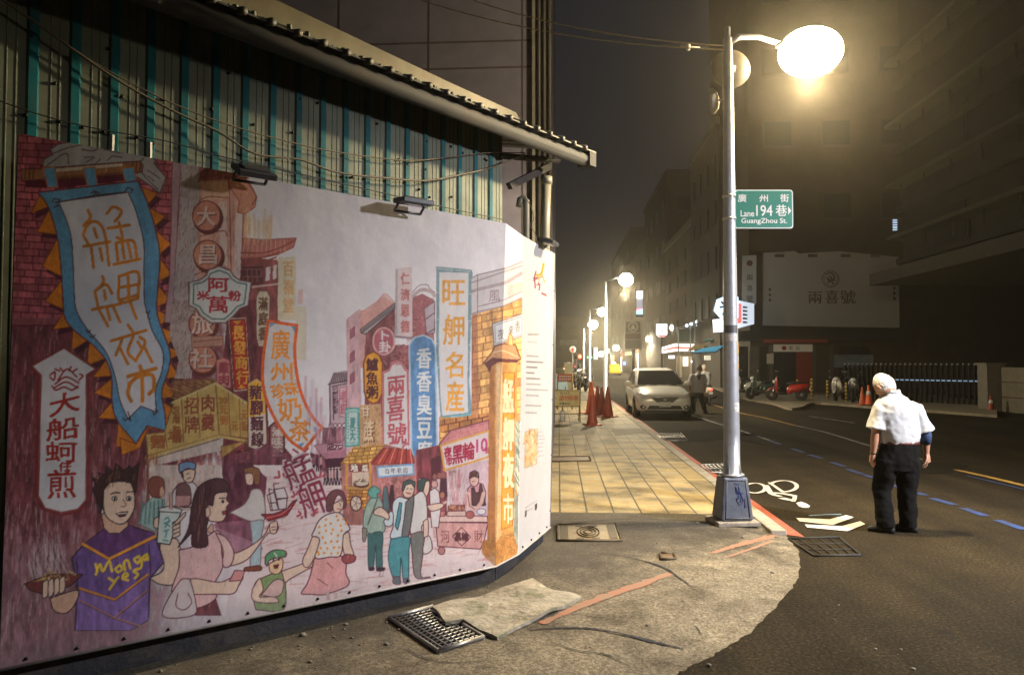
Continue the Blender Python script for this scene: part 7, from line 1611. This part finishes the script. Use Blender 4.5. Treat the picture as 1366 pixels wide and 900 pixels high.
# striped bollards
def bollard(label, px, h_px):
    b = gnd(px[0], px[1], .09); h = h_px * b.dot(FH) / FPX; t = thing('bollard', label, 'bollard', b, 0, 'yellow striped bollards across the road')
    MB().lathe((0, 0, 0), [(.055, 0), (.055, h), (.03, h + .03), (.001, h + .035)], 14).build('post', mat('yellow_bollard', (.55, .37, .05), .5), t)
    mb = MB(); n = 5
    for k in range(n): z = h * (k + .35) / n; mb.lathe((0, 0, z), [(.057, 0), (.0575, 0), (.0575, h / n * .35), (.057, h / n * .35)], 14)
    mb.build('black_band', blk, t)
for px, h, l in (((1033, 531), 23, 'striped bollard behind the red motorcycle, leftmost of the row'), ((1064, 531), 24, 'striped bollard right of the red motorcycle'), ((1083, 530.5), 25, 'striped bollard in front of the red shutter'), ((1104, 532), 24, 'striped bollard just left of the pale scooter'), ((1129, 535), 24, 'striped bollard between the pale and the black scooter')): bollard(l, px, h)
# ================================================================== vehicles
rub = mat('tyre_rubber', (.018, .018, .018), .8); alloy = mat('alloy_rim', (.45, .45, .46), .3, .9); chrome = mat('chrome_trim', (.7, .7, .7), .12, 1.0, var=.03)
cglass = mat('car_glass', (.010, .010, .012), .06, 0, var=.1, spec=.8); hl_m = mat('headlamp_glass', (.78, .80, .82), .1, .2, var=.1); black_p = mat('black_plastic', (.015, .015, .016), .45); plate_m = mat('number_plate', (.55, .56, .54), .5, var=.25, scale=22)
def car(label, loc, rz, paint, lit=None, taxi=False, rear_lit=False, cat='car'):
    t = thing('parked_car', label, cat, loc, rz)
    def ring(y, wl, wm, wb, zb, zm_, zt):
        half = [(wl * .9, zb), (wl, zb + .05), (wm, zb + (zm_ - zb) * .45), (wm * .995, zm_ - .09), (wb, zm_), (wb * .82, zt - .015), (wb * .42, zt)]
        return [Vector((x, y, z)) for x, z in half] + [Vector((-x, y, z)) for x, z in reversed(half)]
    st = [(-2.14, .50, .56, .50, .26, .56, .60), (-2.10, .66, .73, .66, .22, .62, .68), (-1.98, .77, .82, .74, .19, .70, .77), (-1.7, .81, .855, .80, .18, .78, .87), (-1.25, .82, .86, .81, .18, .84, .95), (-.85, .82, .86, .81, .18, .88, .99), (-.2, .82, .86, .80, .18, .91, .99), (.8, .82, .86, .80, .18, .93, 1.0), (1.5, .82, .86, .79, .18, .95, 1.0), (1.9, .79, .83, .76, .22, .95, .99), (2.08, .72, .77, .70, .28, .90, .95), (2.13, .60, .66, .60, .32, .80, .84)]
    MB().loft([ring(*s_) for s_ in st]).build('body', paint, t, subsurf=1)
    def top(y, z, wt, wb_=.80, z0=.92):
        half = [(wb_, z0), (wb_ * .55 + wt * .45, z0 + (z - z0) * .5), (wt + .03, z - .05), (wt * .86, z - .008), (wt * .4, z + .012)]
        return [Vector((x, y, zz)) for x, zz in half] + [Vector((-x, y, zz)) for x, zz in reversed(half)]
    MB().loft([top(-.98, .965, .70, .74), top(-.62, 1.16, .68, .78), (top(-.15, 1.41, .615)), top(.15, 1.49, .60), top(.7, 1.525, .60), top(1.25, 1.49, .59), top(1.6, 1.38, .58), top(1.88, 1.15, .62, .77), top(2.02, .96, .66, .74)]).build('roof', paint, t)
    mb = MB(); 
    A_ = [(-.70, -.935, 1.0), (.70, -.935, 1.0), (.64, -.55, 1.22), (.565, -.14, 1.43), (-.565, -.14, 1.43), (-.64, -.55, 1.22)]
    mb.prism([Vector(a) + Vector((0, -.012, .016)) for a in A_], (0, -.004, .006)); mb.build('windscreen', cglass, t)
    for s_ in (1, -1):
        sd = MB(); q = [(.80, -.62, 1.0), (.80, .45, 1.0), (.655, .45, 1.44), (.665, .05, 1.40)]; sd.prism([Vector((s_ * (x + .012), y, z)) for x, y, z in q], (s_ * .006, 0, 0)); sd.build('side_window', cglass, t)
        sd = MB(); q = [(.80, .50, 1.0), (.80, 1.45, 1.02), (.665, 1.28, 1.40), (.655, .50, 1.44)]; sd.prism([Vector((s_ * (x + .012), y, z)) for x, y, z in q], (s_ * .006, 0, 0)); sd.build('side_window', cglass, t)
        # swept headlamp that follows the corner
        hd = MB(); hd.loft([[Vector((s_ * (x), y, z)) for x, y, z in r] for r in ([(.44, -2.06, .66), (.44, -2.075, .60), (.44, -2.0, .60), (.44, -2.0, .66)], [(.60, -2.035, .745), (.60, -2.10, .57), (.60, -1.9, .57), (.60, -1.9, .745)], [(.74, -1.93, .80), (.755, -2.0, .60), (.70, -1.8, .60), (.70, -1.8, .78)], [(.80, -1.72, .84), (.825, -1.76, .74), (.76, -1.7, .74), (.76, -1.7, .82)])])
        hd.build('headlight', lit or hl_m, t, subsurf=1)
        MB().ball((s_ * .62, -2.09, .36), (.13, .035, .075), 0, 12).build('fog_recess', black_p, t); MB().ball((s_ * .64, -2.115, .355), (.035, .02, .035), 0, 10).build('fog_lamp', hl_m, t)
        m_ = MB().ball((s_ * .965, -.60, 1.03), (.13, .07, .085), 0, 12).tube([(s_ * .80, -.60, .98), (s_ * .88, -.60, 1.01)], .025, 6).build('door_mirror', paint, t)
        MB().box((s_ * .862, -.1, .78), (.015, .16, .03)).build('door_handle', chrome, t)
        for y in (-1.30, 1.27):
            M = Matrix.Rotation(R(90), 4, 'Y'); w = MB().lathe((s_ * .78, y, .315), [(.21, -.10), (.29, -.10), (.313, -.07), (.313, .07), (.29, .10), (.21, .10)], 28, M=M).build('wheel', rub, t)
            r_ = MB().lathe((s_ * .78, y, .315), [(.001, s_ * .085), (.06, s_ * .095), (.19, s_ * .088), (.215, s_ * .095)], 20, M=M)
            for k in range(5):
                a = k * 1.2566; r_.box((s_ * .878, y + .12 * math.cos(a), .315 + .12 * math.sin(a)), (.012, .17, .045), 0, rx=a)
            r_.build('rim', alloy, w)
            MB().lathe((s_ * .80, y, .32), [(.315, -.06), (.375, -.06), (.375, .065), (.315, .065)], 28, M=M).build('wheel_arch', black_p, t)
        MB().ball((s_ * .70, 2.03, .86), (.10, .07, .16), 0, 12).build('tail_light', glow('tail_light_glow', (1.0, .05, .03), 8.0) if rear_lit else mat('tail_light_red', (.35, .02, .02), .2), t)
    g = MB(); g.prism([(-.40, -2.148, .625), (.40, -2.148, .625), (.24, -2.156, .50), (-.24, -2.156, .50)], (0, .03, 0)); g.build('grille', black_p, t)
    g = MB(); g.prism([(-.46, -2.15, .40), (.46, -2.15, .40), (.54, -2.14, .29), (-.54, -2.14, .29)], (0, .03, 0)); g.build('lower_intake', black_p, t)
    MB().box((0, -2.165, .575), (.10, .012, .055)).build('badge', chrome, t, bevel=.004); MB().box((0, -2.165, .44), (.36, .012, .155)).build('number_plate', plate_m, t, bevel=.004)
    MB().tube([(-.42, -2.152, .645), (0, -2.162, .655), (.42, -2.152, .645)], .010, 6).build('grille_trim', chrome, t)
    MB().tube([(-.60, -2.09, .245), (0, -2.15, .245), (.60, -2.09, .245)], .02, 6).build('bumper_lip', black_p, t)
    for s_ in (1, -1): MB().tube([(s_ * .55, -1.0, .985), (s_ * .1, -1.02, .99)], .008, 5).tube([(s_ * .5, -1.0, 1.0), (s_ * .18, -.93, 1.04)], .006, 5).build('wiper', black_p, t)
    if taxi: MB().box((0, .3, 1.62), (.5, .22, .16)).build('roof_sign', glow('taxi_sign_light', (1.0, .93, .85), 4.0), t, bevel=.02)
    return t
silver = mat('champagne_silver_paint', (.72, .71, .68), .28, .15, var=.04, scale=30, coat=.6)
cp = gnd(846, 557.5, 0); cfx = gnd(878, 558, 0)
car('silver hatchback with dark windscreen parked facing the viewer at the kerb', (kx + .98, cfx.y + 2.0, 0), 0, silver)
yel = mat('taxi_yellow_paint', (.75, .42, .02), .3, 0, var=.04, coat=.5)
p = gnd(820, 500.5, 0); car('yellow taxi with a lit roof sign driving away down the road', (p.x, p.y + 2, 0), R(180), yel, taxi=True, cat='taxi')
hl_on = glow('headlight_glow', (1.0, .92, .8), 26.0)
p = gnd(759, 498, 0); car('yellow taxi with lit headlights coming up the street far left', (p.x, p.y + 2, 0), 0, mat('taxi_orange_paint', (.70, .33, .03), .3, 0, coat=.5), lit=glow('amber_headlight_glow', (1.0, .62, .25), 20.0), taxi=True, cat='taxi')
p = gnd(770, 502, 0); car('dark car with white headlights behind the scooters on the left', (p.x - .3, p.y + 2, 0), R(-8), mat('dark_car_paint', (.03, .03, .035), .3, .3), lit=hl_on)

# scooters, local +x is the front
def scooter(label, loc, rz, paint, sporty=False, rear_lit=False):
    t = thing('scooter', label, 'scooter', loc, rz, 'scooters parked along the far pavement' if not rear_lit else None)
    Y = lambda z, x, w: [Vector((x + dx, w * math.cos(a), z + dz)) for a, dx, dz in ()]
    for x in (.62, -.58):
        M = Matrix.Rotation(R(90), 4, 'X'); w = MB().lathe((x, 0, .25), [(.17, -.055), (.22, -.055), (.25, -.03), (.25, .03), (.22, .055), (.17, .055)], 22, M=M).build('wheel', rub, t)
        MB().lathe((x, 0, .25), [(.001, -.05), (.05, -.06), (.15, -.03), (.175, -.045)], 16, M=M).lathe((x, 0, .25), [(.001, .05), (.05, .06), (.15, .03), (.175, .045)], 16, M=M).build('rim', alloy, w)
    def el(x, z, ry, rz_): return [Vector((x, ry * math.cos(a), z + rz_ * math.sin(a))) for a in np.linspace(0, 2 * math.pi, 14, endpoint=False)]
    MB().loft([el(-.88, .66, .05, .03), el(-.78, .62, .13, .12), el(-.5, .55, .19, .19), el(-.15, .50, .19, .20), el(.0, .40, .17, .14)]).build('rear_fairing', paint, t)
    MB().loft([el(.02, .30, .15, .05), el(.25, .29, .16, .05), el(.40, .34, .16, .08)]).build('floorboard', black_p, t)
    fs = MB(); fs.loft([[Vector((x + .10 * math.sin(a) ** 2 * 0 + dx * abs(math.cos(a)), w * math.cos(a), z + .045 * math.sin(a))) for a in np.linspace(0, 2 * math.pi, 14, endpoint=False)] for x, z, w, dx in ((.42, .30, .14, -.03), (.50, .48, .20, -.06), (.50, .70, .21, -.08), (.46, .90, .16, -.05), (.42, .98, .10, 0))]); fs.build('leg_shield', paint, t)
    MB().loft([el(.50, .52, .05, .05), el(.64, .54, .08, .03), el(.80, .44, .07, .03), el(.86, .36, .05, .02)]).build('front_mudguard', paint, t)
    MB().loft([el(-.82, .73, .06, .03), el(-.6, .77, .13, .05), el(-.2, .74, .14, .06), el(.0, .70, .08, .04)]).build('seat', mat('black_seat_vinyl', (.02, .02, .02), .5), t)
    MB().tube([(.62, .07, .25), (.52, .07, .6)], .022, 8).tube([(.62, -.07, .25), (.52, -.07, .6)], .022, 8).tube([(.50, 0, .55), (.42, 0, 1.0)], .028, 8).build('fork', alloy, t)
    MB().tube([(.30, .32, 1.0), (.40, .16, 1.02), (.42, 0, 1.0), (.40, -.16, 1.02), (.30, -.32, 1.0)], .017, 8).build('handlebar', black_p, t)
    MB().ball((.52, 0, .92 if not sporty else .80), (.07, .11, .08), 0, 12).build('headlight', hl_m, t)
    for s_ in (1, -1): MB().tube([(.38, s_ * .18, 1.02), (.40, s_ * .26, 1.20)], .008, 6).ball((.40, s_ * .28, 1.24), (.02, .07, .05), 0, 10).build('mirror', black_p, t)
    MB().ball((-.86, 0, .64), (.05, .09, .04), 0, 10).build('tail_light', glow('tail_light_glow', (1.0, .05, .03), 8.0) if rear_lit else mat('tail_light_red', (.35, .02, .02), .2), t)
    MB().tube([(-.2, -.20, .27), (-.55, -.22, .30), (-.80, -.22, .36)], [.03, .05, .045], 10).build('exhaust', chrome if sporty else black_p, t); MB().box((-.92, 0, .50), (.015, .16, .10)).build('number_plate', plate_m, t)
    return t
red_s, silv_s, blk_s, grn_s, wht_s = mat('red_scooter_paint', (.42, .03, .02), .3, coat=.5), mat('silver_scooter_paint', (.50, .48, .44), .3, .3, coat=.5), mat('black_scooter_paint', (.02, .02, .022), .3, coat=.5), mat('dark_green_scooter_paint', (.03, .06, .05), .3, coat=.5), mat('white_scooter_paint', (.6, .58, .55), .3, coat=.5)
for px, rz, m, l, sp in (((1050, 534), 172, red_s, 'bright red motorcycle side on behind the far lamp post', True), ((1016, 532), 205, grn_s, 'dark scooter pressed against the far lamp post', False), ((995, 528), 200, wht_s, 'pale scooter half hidden by the near lamp post', False), ((989, 524), 215, blk_s, 'black scooter with bright headlight at the left end of the far row', False), ((1120, 534), 235, silv_s, 'silver white scooter angled to the road with a raised mirror', False), ((1142, 536), 238, blk_s, 'black scooter beside the red cone across the road', False)):
    b = gnd(px[0], px[1], .09); scooter(l, b, R(rz), m, sp)
for px, rz, l in (((777, 522), 250, 'dark scooter standing behind the bright orange cone on the left'), ((769, 517), 262, 'second dark scooter left of the one behind the cone'), ((783, 514), 240, 'dark scooter farther back beside the third lamp post')):
    b = gnd(px[0], px[1], PZ); s_ = scooter(l, b, R(rz), blk_s); s_['group'] = 'dark scooters parked on the left pavement'

# ================================================================== people
skin = mat('skin', (.42, .22, .14), .5, var=.08, scale=12); skin_d = mat('tanned_skin', (.30, .16, .10), .5, var=.08)
def el3(c, rx, ry, n=20, tilt=0.0):
    return [Vector((c[0] + rx * math.cos(a), c[1] + ry * math.sin(a), c[2] + tilt * math.sin(a))) for a in np.linspace(0, 2 * math.pi, n, endpoint=False)]
def hand(mb, wr, dr, inward, s=1.0, curl=.5):
    """palm, four unequal bent fingers and a thumb; dr runs down the forearm, inward towards the palm side"""
    d = Vector(dr).normalized(); q = Vector(inward); q = (q - d * q.dot(d)).normalized(); f = d.cross(q)
    W = Vector(wr); mb.tube([W - d * .02, W + d * .03, W + d * .085 * s], [.026 * s, .036 * s, .038 * s], 10, sx=1.0)
    for k, (o, L_) in enumerate(((-.030, .072), (-.010, .082), (.011, .077), (.030, .060))):
        b = W + d * .078 * s + f * o * s; m1 = b + d * L_ * .45 * s + q * .012 * curl * s; m2 = m1 + (d * (1 - .4 * curl) + q * curl * .9).normalized() * L_ * .32 * s; m3 = m2 + (d * (1 - .8 * curl) + q * curl * 1.4).normalized() * L_ * .27 * s
        mb.tube([b - d * .02, b, m1, m2, m3], [.0095 * s, .0098 * s, .009 * s, .0085 * s, .007 * s], 8)
    b = W + d * .03 * s - f * .030 * s; mb.tube([b - d * .012, b + (d * .6 - f * .55 + q * .3) * .035 * s, b + (d * 1.1 - f * .62 + q * .6) * .058 * s], [.013 * s, .0115 * s, .009 * s], 8)
def person(label, loc, rz, J, cl, parts=(), group=None, vox=.008):
    """J: joints in metres, x right, y away from the viewer, z up"""
    t = thing('person', label, 'person', loc, rz, group)
    b = MB(); V_ = Vector
    hc, hr = V_(J['head']), J['hr']; T = Matrix.Rotation(J.get('turn', 0), 3, 'Z') @ Matrix.Rotation(J.get('nod', 0), 3, 'X')
    b.ball(hc, hr, 0, 20, M=T)
    face = lambda x, y, z: hc + T @ V_((x * hr[0], y * hr[1], z * hr[2]))
    b.ball(face(0, .35, -.55), (hr[0] * .62, hr[1] * .62, hr[2] * .50), 0, 12, M=T)          # jaw
    b.ball(face(0, 1.02, -.12), (hr[0] * .15, hr[1] * .17, hr[2] * .18), 0, 8); b.tube([face(0, .95, .2), face(0, 1.06, -.15)], [.008, .013], 6)
    for s_ in (1, -1): b.ball(face(s_ * 1.0, .05, -.1), (hr[0] * .13, hr[1] * .22, hr[2] * .26), 0, 8, M=T)
    b.tube([face(0, -.15, -.5), V_(J['neck']) + V_((0, .0, -.06))], [.054, .060], 12)
    nk, wa = V_(J['neck']), V_(J['waist']); tw = J['tw']
    b.loft([el3(wa, tw[0] * .9, tw[1] * .9), el3(wa.lerp(nk, .5), tw[2] * .9, tw[3] * .9), el3(wa.lerp(nk, .80), tw[2] * .62, tw[3] * .7), el3(nk, .055, .055)])
    hands = {}
    for s_ in 'LR':
        sh, e, w = V_(J['sh' + s_]), V_(J['el' + s_]), V_(J['wr' + s_])
        b.tube([sh, sh.lerp(e, .5), e, e.lerp(w, .35), w], [.042, .045, .040, .041, .027], 12); hand(b, w, (w - e) + V_((0, 0, -.05)), J.get('palm' + s_, (1 if s_ == 'L' else -1, .1, 0)), J.get('hs', 1.0), .6)
        h, k, a = V_(J['hip' + s_]), V_(J['kn' + s_]), V_(J['an' + s_]); b.tube([h, h.lerp(k, .5), k, k.lerp(a, .3), a], [.085, .075, .055, .055, .04], 12)
    b.build('body', cl.get('skin', skin), t, remesh=vox, relax=2)
    sh_ = MB()                                                       # shirt: torso and sleeves in one surface
    c2 = lambda u: wa.lerp(nk, u)
    sh_.loft([el3(wa + V_((0, 0, -.03)), tw[0], tw[1]), el3(wa + V_((0, 0, .03)), tw[0] * 1.07, tw[1] * 1.08), el3(c2(.35), tw[2] * .99, tw[3]), el3(c2(.62), tw[2] * 1.03, tw[3] * 1.04), el3(c2(.80), tw[2] * .90, tw[3] * .96), el3(c2(.91), tw[2] * .66, tw[3] * .78), el3(nk + V_((0, 0, -.005)), .088, .082), el3(nk + V_((0, .004, .035)), .075, .072)])
    for s_ in 'LR':
        sh, e = V_(J['sh' + s_]), V_(J['el' + s_]); k = J.get('sleeve', .8)
        sh_.tube([c2(.80), sh, sh.lerp(e, k * .5), sh.lerp(e, k)], [.075, .078, .080, J.get('cuff', .088)], 14)
    so = sh_.build('shirt', cl['shirt'], t, remesh=.010, relax=5, crease=.020)
    if J.get('collar', True):
        MB().loft([el3(nk + V_((0, 0, .012)), .083, .080), el3(nk + V_((0, .004, .050)), .074, .072), el3(nk + V_((0, .004, .052)), .070, .068), el3(nk + V_((0, 0, .012)), .076, .074)]).build('collar', cl['shirt'], so, remesh=.006)
    tr = MB(); hip = (V_(J['hipL']) + V_(J['hipR'])) / 2
    tr.loft([el3(wa + V_((0, 0, .0)), tw[0] * .985, tw[1] * .985), el3(wa.lerp(hip, .5), J['hw'] * .98, tw[1] * 1.05), el3(hip, J['hw'], tw[1] * 1.06), el3(hip + V_((0, 0, -.08)), J['hw'] * .93, tw[1] * .9)])
    for s_ in 'LR':
        h, k, a = V_(J['hip' + s_]), V_(J['kn' + s_]), V_(J['an' + s_]); w0 = J.get('leg', .10)
        tr.tube([h + V_((0, 0, .03)), h.lerp(k, .5), k, k.lerp(a, .5), a + V_((0, 0, .03)), a + V_((0, 0, -.035))], [w0 * 1.12, w0 * 1.0, w0 * .84, w0 * .80, w0 * .80, w0 * .82], 16)
    tr.build('trousers', cl['trousers'], t, remesh=.011, relax=3, crease=.024)
    for s_ in 'LR':
        a, to = V_(J['an' + s_]), V_(J['toe' + s_]); d = (to - a); d.z = 0; L_ = d.length; d.normalize(); n = V_((-d.y, d.x, 0)); z0 = min(a.z - .07, to.z - .02)
        def sr(u, w, h): return [a + d * u + n * (w * math.cos(q)) + V_((0, 0, z0 - a.z + max(0, h * .5 + h * .5 * math.sin(q)))) for q in np.linspace(0, 2 * math.pi, 16, endpoint=False)]
        MB().loft([sr(-.085, .022, .06), sr(-.06, .038, .085), sr(0, .042, .10), sr(.07, .044, .085), sr(L_ * .65, .050, .06), sr(L_ * .92, .038, .045), sr(L_, .015, .03)]).build('shoe', cl['shoe'], t)
    hm = MB(); 
    hm.ball(hc + T @ V_((0, -hr[1] * .12, hr[2] * .10)), (hr[0] * 1.06, hr[1] * .98, hr[2] * 1.0), 0, 22, M=T)
    ho = hm.build('hair', cl['hair'], t, remesh=.012, crease=.010)
    if 'belt' in cl: MB().loft([el3(wa + V_((0, 0, dz)), tw[0] * k, tw[1] * k) for dz, k in ((-.025, 1.01), (-.025, 1.025), (.004, 1.025), (.004, 1.01))]).build('belt', cl['belt'], t)
    return t
# the old man in the road
fo_ = gnd(1200, 709, 0); ko = fo_.dot(FH) / FPX
P_ = lambda px, py, d=0.0: ((px - 1200) * ko, d, (709 - py) * ko)
shirt_w = mat('white_cotton_shirt', (.46, .465, .48), .8, var=.06, scale=5, bump=1.0, bscale=5); tro_b = mat('black_trousers', (.008, .0075, .0075), 1.0, var=.25, scale=8, bump=.8, bscale=9, spec=.08); hair_w = mat('white_cropped_hair', (.55, .52, .48), .85, var=.15, scale=40, bump=.7, bscale=60)
J = dict(head=P_(1188.5, 517, .085), hr=(14.4 * ko, .098, 16.4 * ko), nod=R(-34), turn=R(36), neck=P_(1195.5, 527.5, .03), waist=P_(1202.5, 590), tw=(24.2 * ko, .125, 28 * ko, .14), hw=27.5 * ko, shL=P_(1176, 548, .01), shR=P_(1226.5, 549, .01), elL=P_(1170, 580, .0), wrL=P_(1169, 607, .03), elR=P_(1237, 583, .0), wrR=P_(1239.5, 607, .03), hipL=P_(1186, 618), hipR=P_(1213, 618), knL=P_(1180, 655, .05), knR=P_(1212, 658, .02), anL=P_(1179.5, 693, -.03), anR=P_(1212, 702, .0), toeL=P_(1163, 703, .06), toeR=P_(1192, 711, .10), leg=.108, sleeve=.82, cuff=.102, palmL=(1, .3, 0), palmR=(-1, .3, 0), hs=1.0)
J['anL'] = (J['anL'][0], J['anL'][1], .09); J['anR'] = (J['anR'][0], J['anR'][1], .085); J['toeL'] = (J['toeL'][0], .08, .02); J['toeR'] = (J['toeR'][0], .12, .02)
old = person('white haired man in white short sleeved shirt walking with head bowed', fo_, YAW, J, dict(shirt=shirt_w, trousers=tro_b, shoe=mat('black_shoe_leather', (.014, .014, .014), .45), hair=hair_w, belt=mat('dark_red_belt', (.09, .02, .016), .5)), vox=.006)
a, b = Vector(J['elR']), Vector(J['wrR']); s_ = Vector(J['shR'])
MB().tube([s_.lerp(a, .70), a, a.lerp(b, .42)], [.062, .058, .047], 16).build('arm_sleeve', mat('navy_arm_sleeve', (.022, .045, .11), .8, var=.1), old)
MB().loft([el3(Vector(J['wrL']) + Vector((0, 0, z)), .032, .032, 16) for z in (-.002, .02)]).build('wrist_watch', mat('watch_strap', (.10, .05, .03), .5), old)
# man walking away beside the car
f2 = gnd(931, 551, 0); k2 = f2.dot(FH) / FPX
Q2 = lambda px, py, d=0.0: ((px - 931) * k2, d, (551 - py) * k2)
J2 = dict(head=Q2(933.5, 491.5, .03), hr=(3.5 * k2, .10, 4.6 * k2), nod=R(-12), turn=R(0), neck=Q2(932, 498, 0), waist=Q2(930.5, 523), tw=(8.6 * k2, .12, 9.0 * k2, .14), hw=9.0 * k2, shL=Q2(923, 501), shR=Q2(940, 501), elL=Q2(920.5, 513), wrL=Q2(921, 523, .05), elR=Q2(941.5, 513), wrR=Q2(941, 524, .05), hipL=Q2(926, 528), hipR=Q2(935, 528), knL=Q2(925, 538, .05), knR=Q2(938, 538, .0), anL=Q2(924.5, 549, -.02), anR=Q2(940, 550), toeL=Q2(923.5, 551, .2), toeR=Q2(945, 552, .15), leg=.10, collar=False)
for k in ('anL', 'anR'): J2[k] = (J2[k][0], J2[k][1], .085)
for k in ('toeL', 'toeR'): J2[k] = (J2[k][0], J2[k][1], .02)
p2 = person('man in grey shirt walking away beside the silver car', f2, YAW, J2, dict(shirt=mat('grey_shirt', (.34, .33, .37), .8, var=.08, bump=.3, bscale=9), trousers=tro_b, shoe=mat('dark_shoe', (.03, .025, .02), .5), hair=mat('black_hair', (.012, .011, .010), .6, bump=.5, bscale=60), skin=skin_d), vox=.010)
MB().prism([(-.10, -.165, 1.32), (.12, -.165, 1.32), (.05, -.17, 1.12), (0, -.17, 1.08)], (0, .03, 0)).build('hood', mat('dark_hood', (.05, .045, .06), .8), p2, relax=1)
bag = Q2(941, 530, .06)
t = thing('bag', 'black bag hanging from the hand of the man in grey', 'bag', f2 + Matrix.Rotation(YAW, 3, 'Z') @ Vector((bag[0] + .02, .12, bag[2] - .22)))
MB().loft([el3((0, 0, 0), .07, .04), el3((0, 0, .04), .11, .06), el3((0, 0, .20), .10, .05), el3((0, 0, .25), .06, .03)]).build('pouch', black_p, t); MB().tube([(-.04, 0, .24), (-.02, 0, .32), (.02, 0, .32), (.04, 0, .24)], .008, 6).build('strap', black_p, t)
# rider on a scooter ahead of him
f3 = gnd(940.5, 539, 0); k3 = f3.dot(FH) / FPX
sc3 = scooter('pale scooter with a glowing tail light ridden away down the road', f3, YAW + R(90), wht_s, rear_lit=True)
J3 = dict(head=(0, .12, 1.50), hr=(.095, .115, .13), nod=R(-5), turn=0, neck=(0, .05, 1.33), waist=(0, -.12, .82), tw=(.17, .12, .20, .13), hw=.18, shL=(-.18, .06, 1.26), shR=(.18, .06, 1.26), elL=(-.26, .22, 1.10), wrL=(-.27, .34, 1.02), elR=(.26, .22, 1.10), wrR=(.27, .34, 1.02), hipL=(-.10, -.05, .80), hipR=(.10, -.05, .80), knL=(-.15, .33, .70), knR=(.15, .33, .70), anL=(-.13, .20, .42), anR=(.13, .20, .42), toeL=(-.13, .36, .36), toeR=(.13, .36, .36), leg=.09, collar=False)
person('rider in a white shirt seated on the scooter beyond the man in grey', f3, YAW, J3, dict(shirt=shirt_w, trousers=tro_b, shoe=mat('dark_shoe'), hair=mat('pale_helmet', (.55, .5, .45), .3)), vox=.010)

# ================================================================== near lamp light, then the night air
ld = bpy.data.lights.new('lamp_light', 'SPOT'); ld.spot_size = R(178); ld.spot_blend = .12; ld.energy = MAIN_LAMP_W; ld.color = LAMP_WARM; ld.shadow_soft_size = .10
lo = bpy.data.objects.new('lamp_light', ld); COL.objects.link(lo); lo.parent = lp_t; lo.location = Lc - Vector((0, 0, .30))
hz = bpy.data.materials.new('haze'); hz.use_nodes = True; N, L = hz.node_tree.nodes, hz.node_tree.links
N.remove(N['Principled BSDF']); vp = N.new('ShaderNodeVolumePrincipled'); vp.inputs['Color'].default_value = (.96, .89, .74, 1); vp.inputs['Density'].default_value = HAZE_DENSITY; vp.inputs['Anisotropy'].default_value = HAZE_G
L.new(vp.outputs[0], N['Material Output'].inputs['Volume'])
h = MB().box((0, 100, 15.5), (120, 320, 33)).build('haze', hz); h['kind'] = 'stuff'; h['label'] = 'thin night haze glowing around the street lamps'
bake_all()
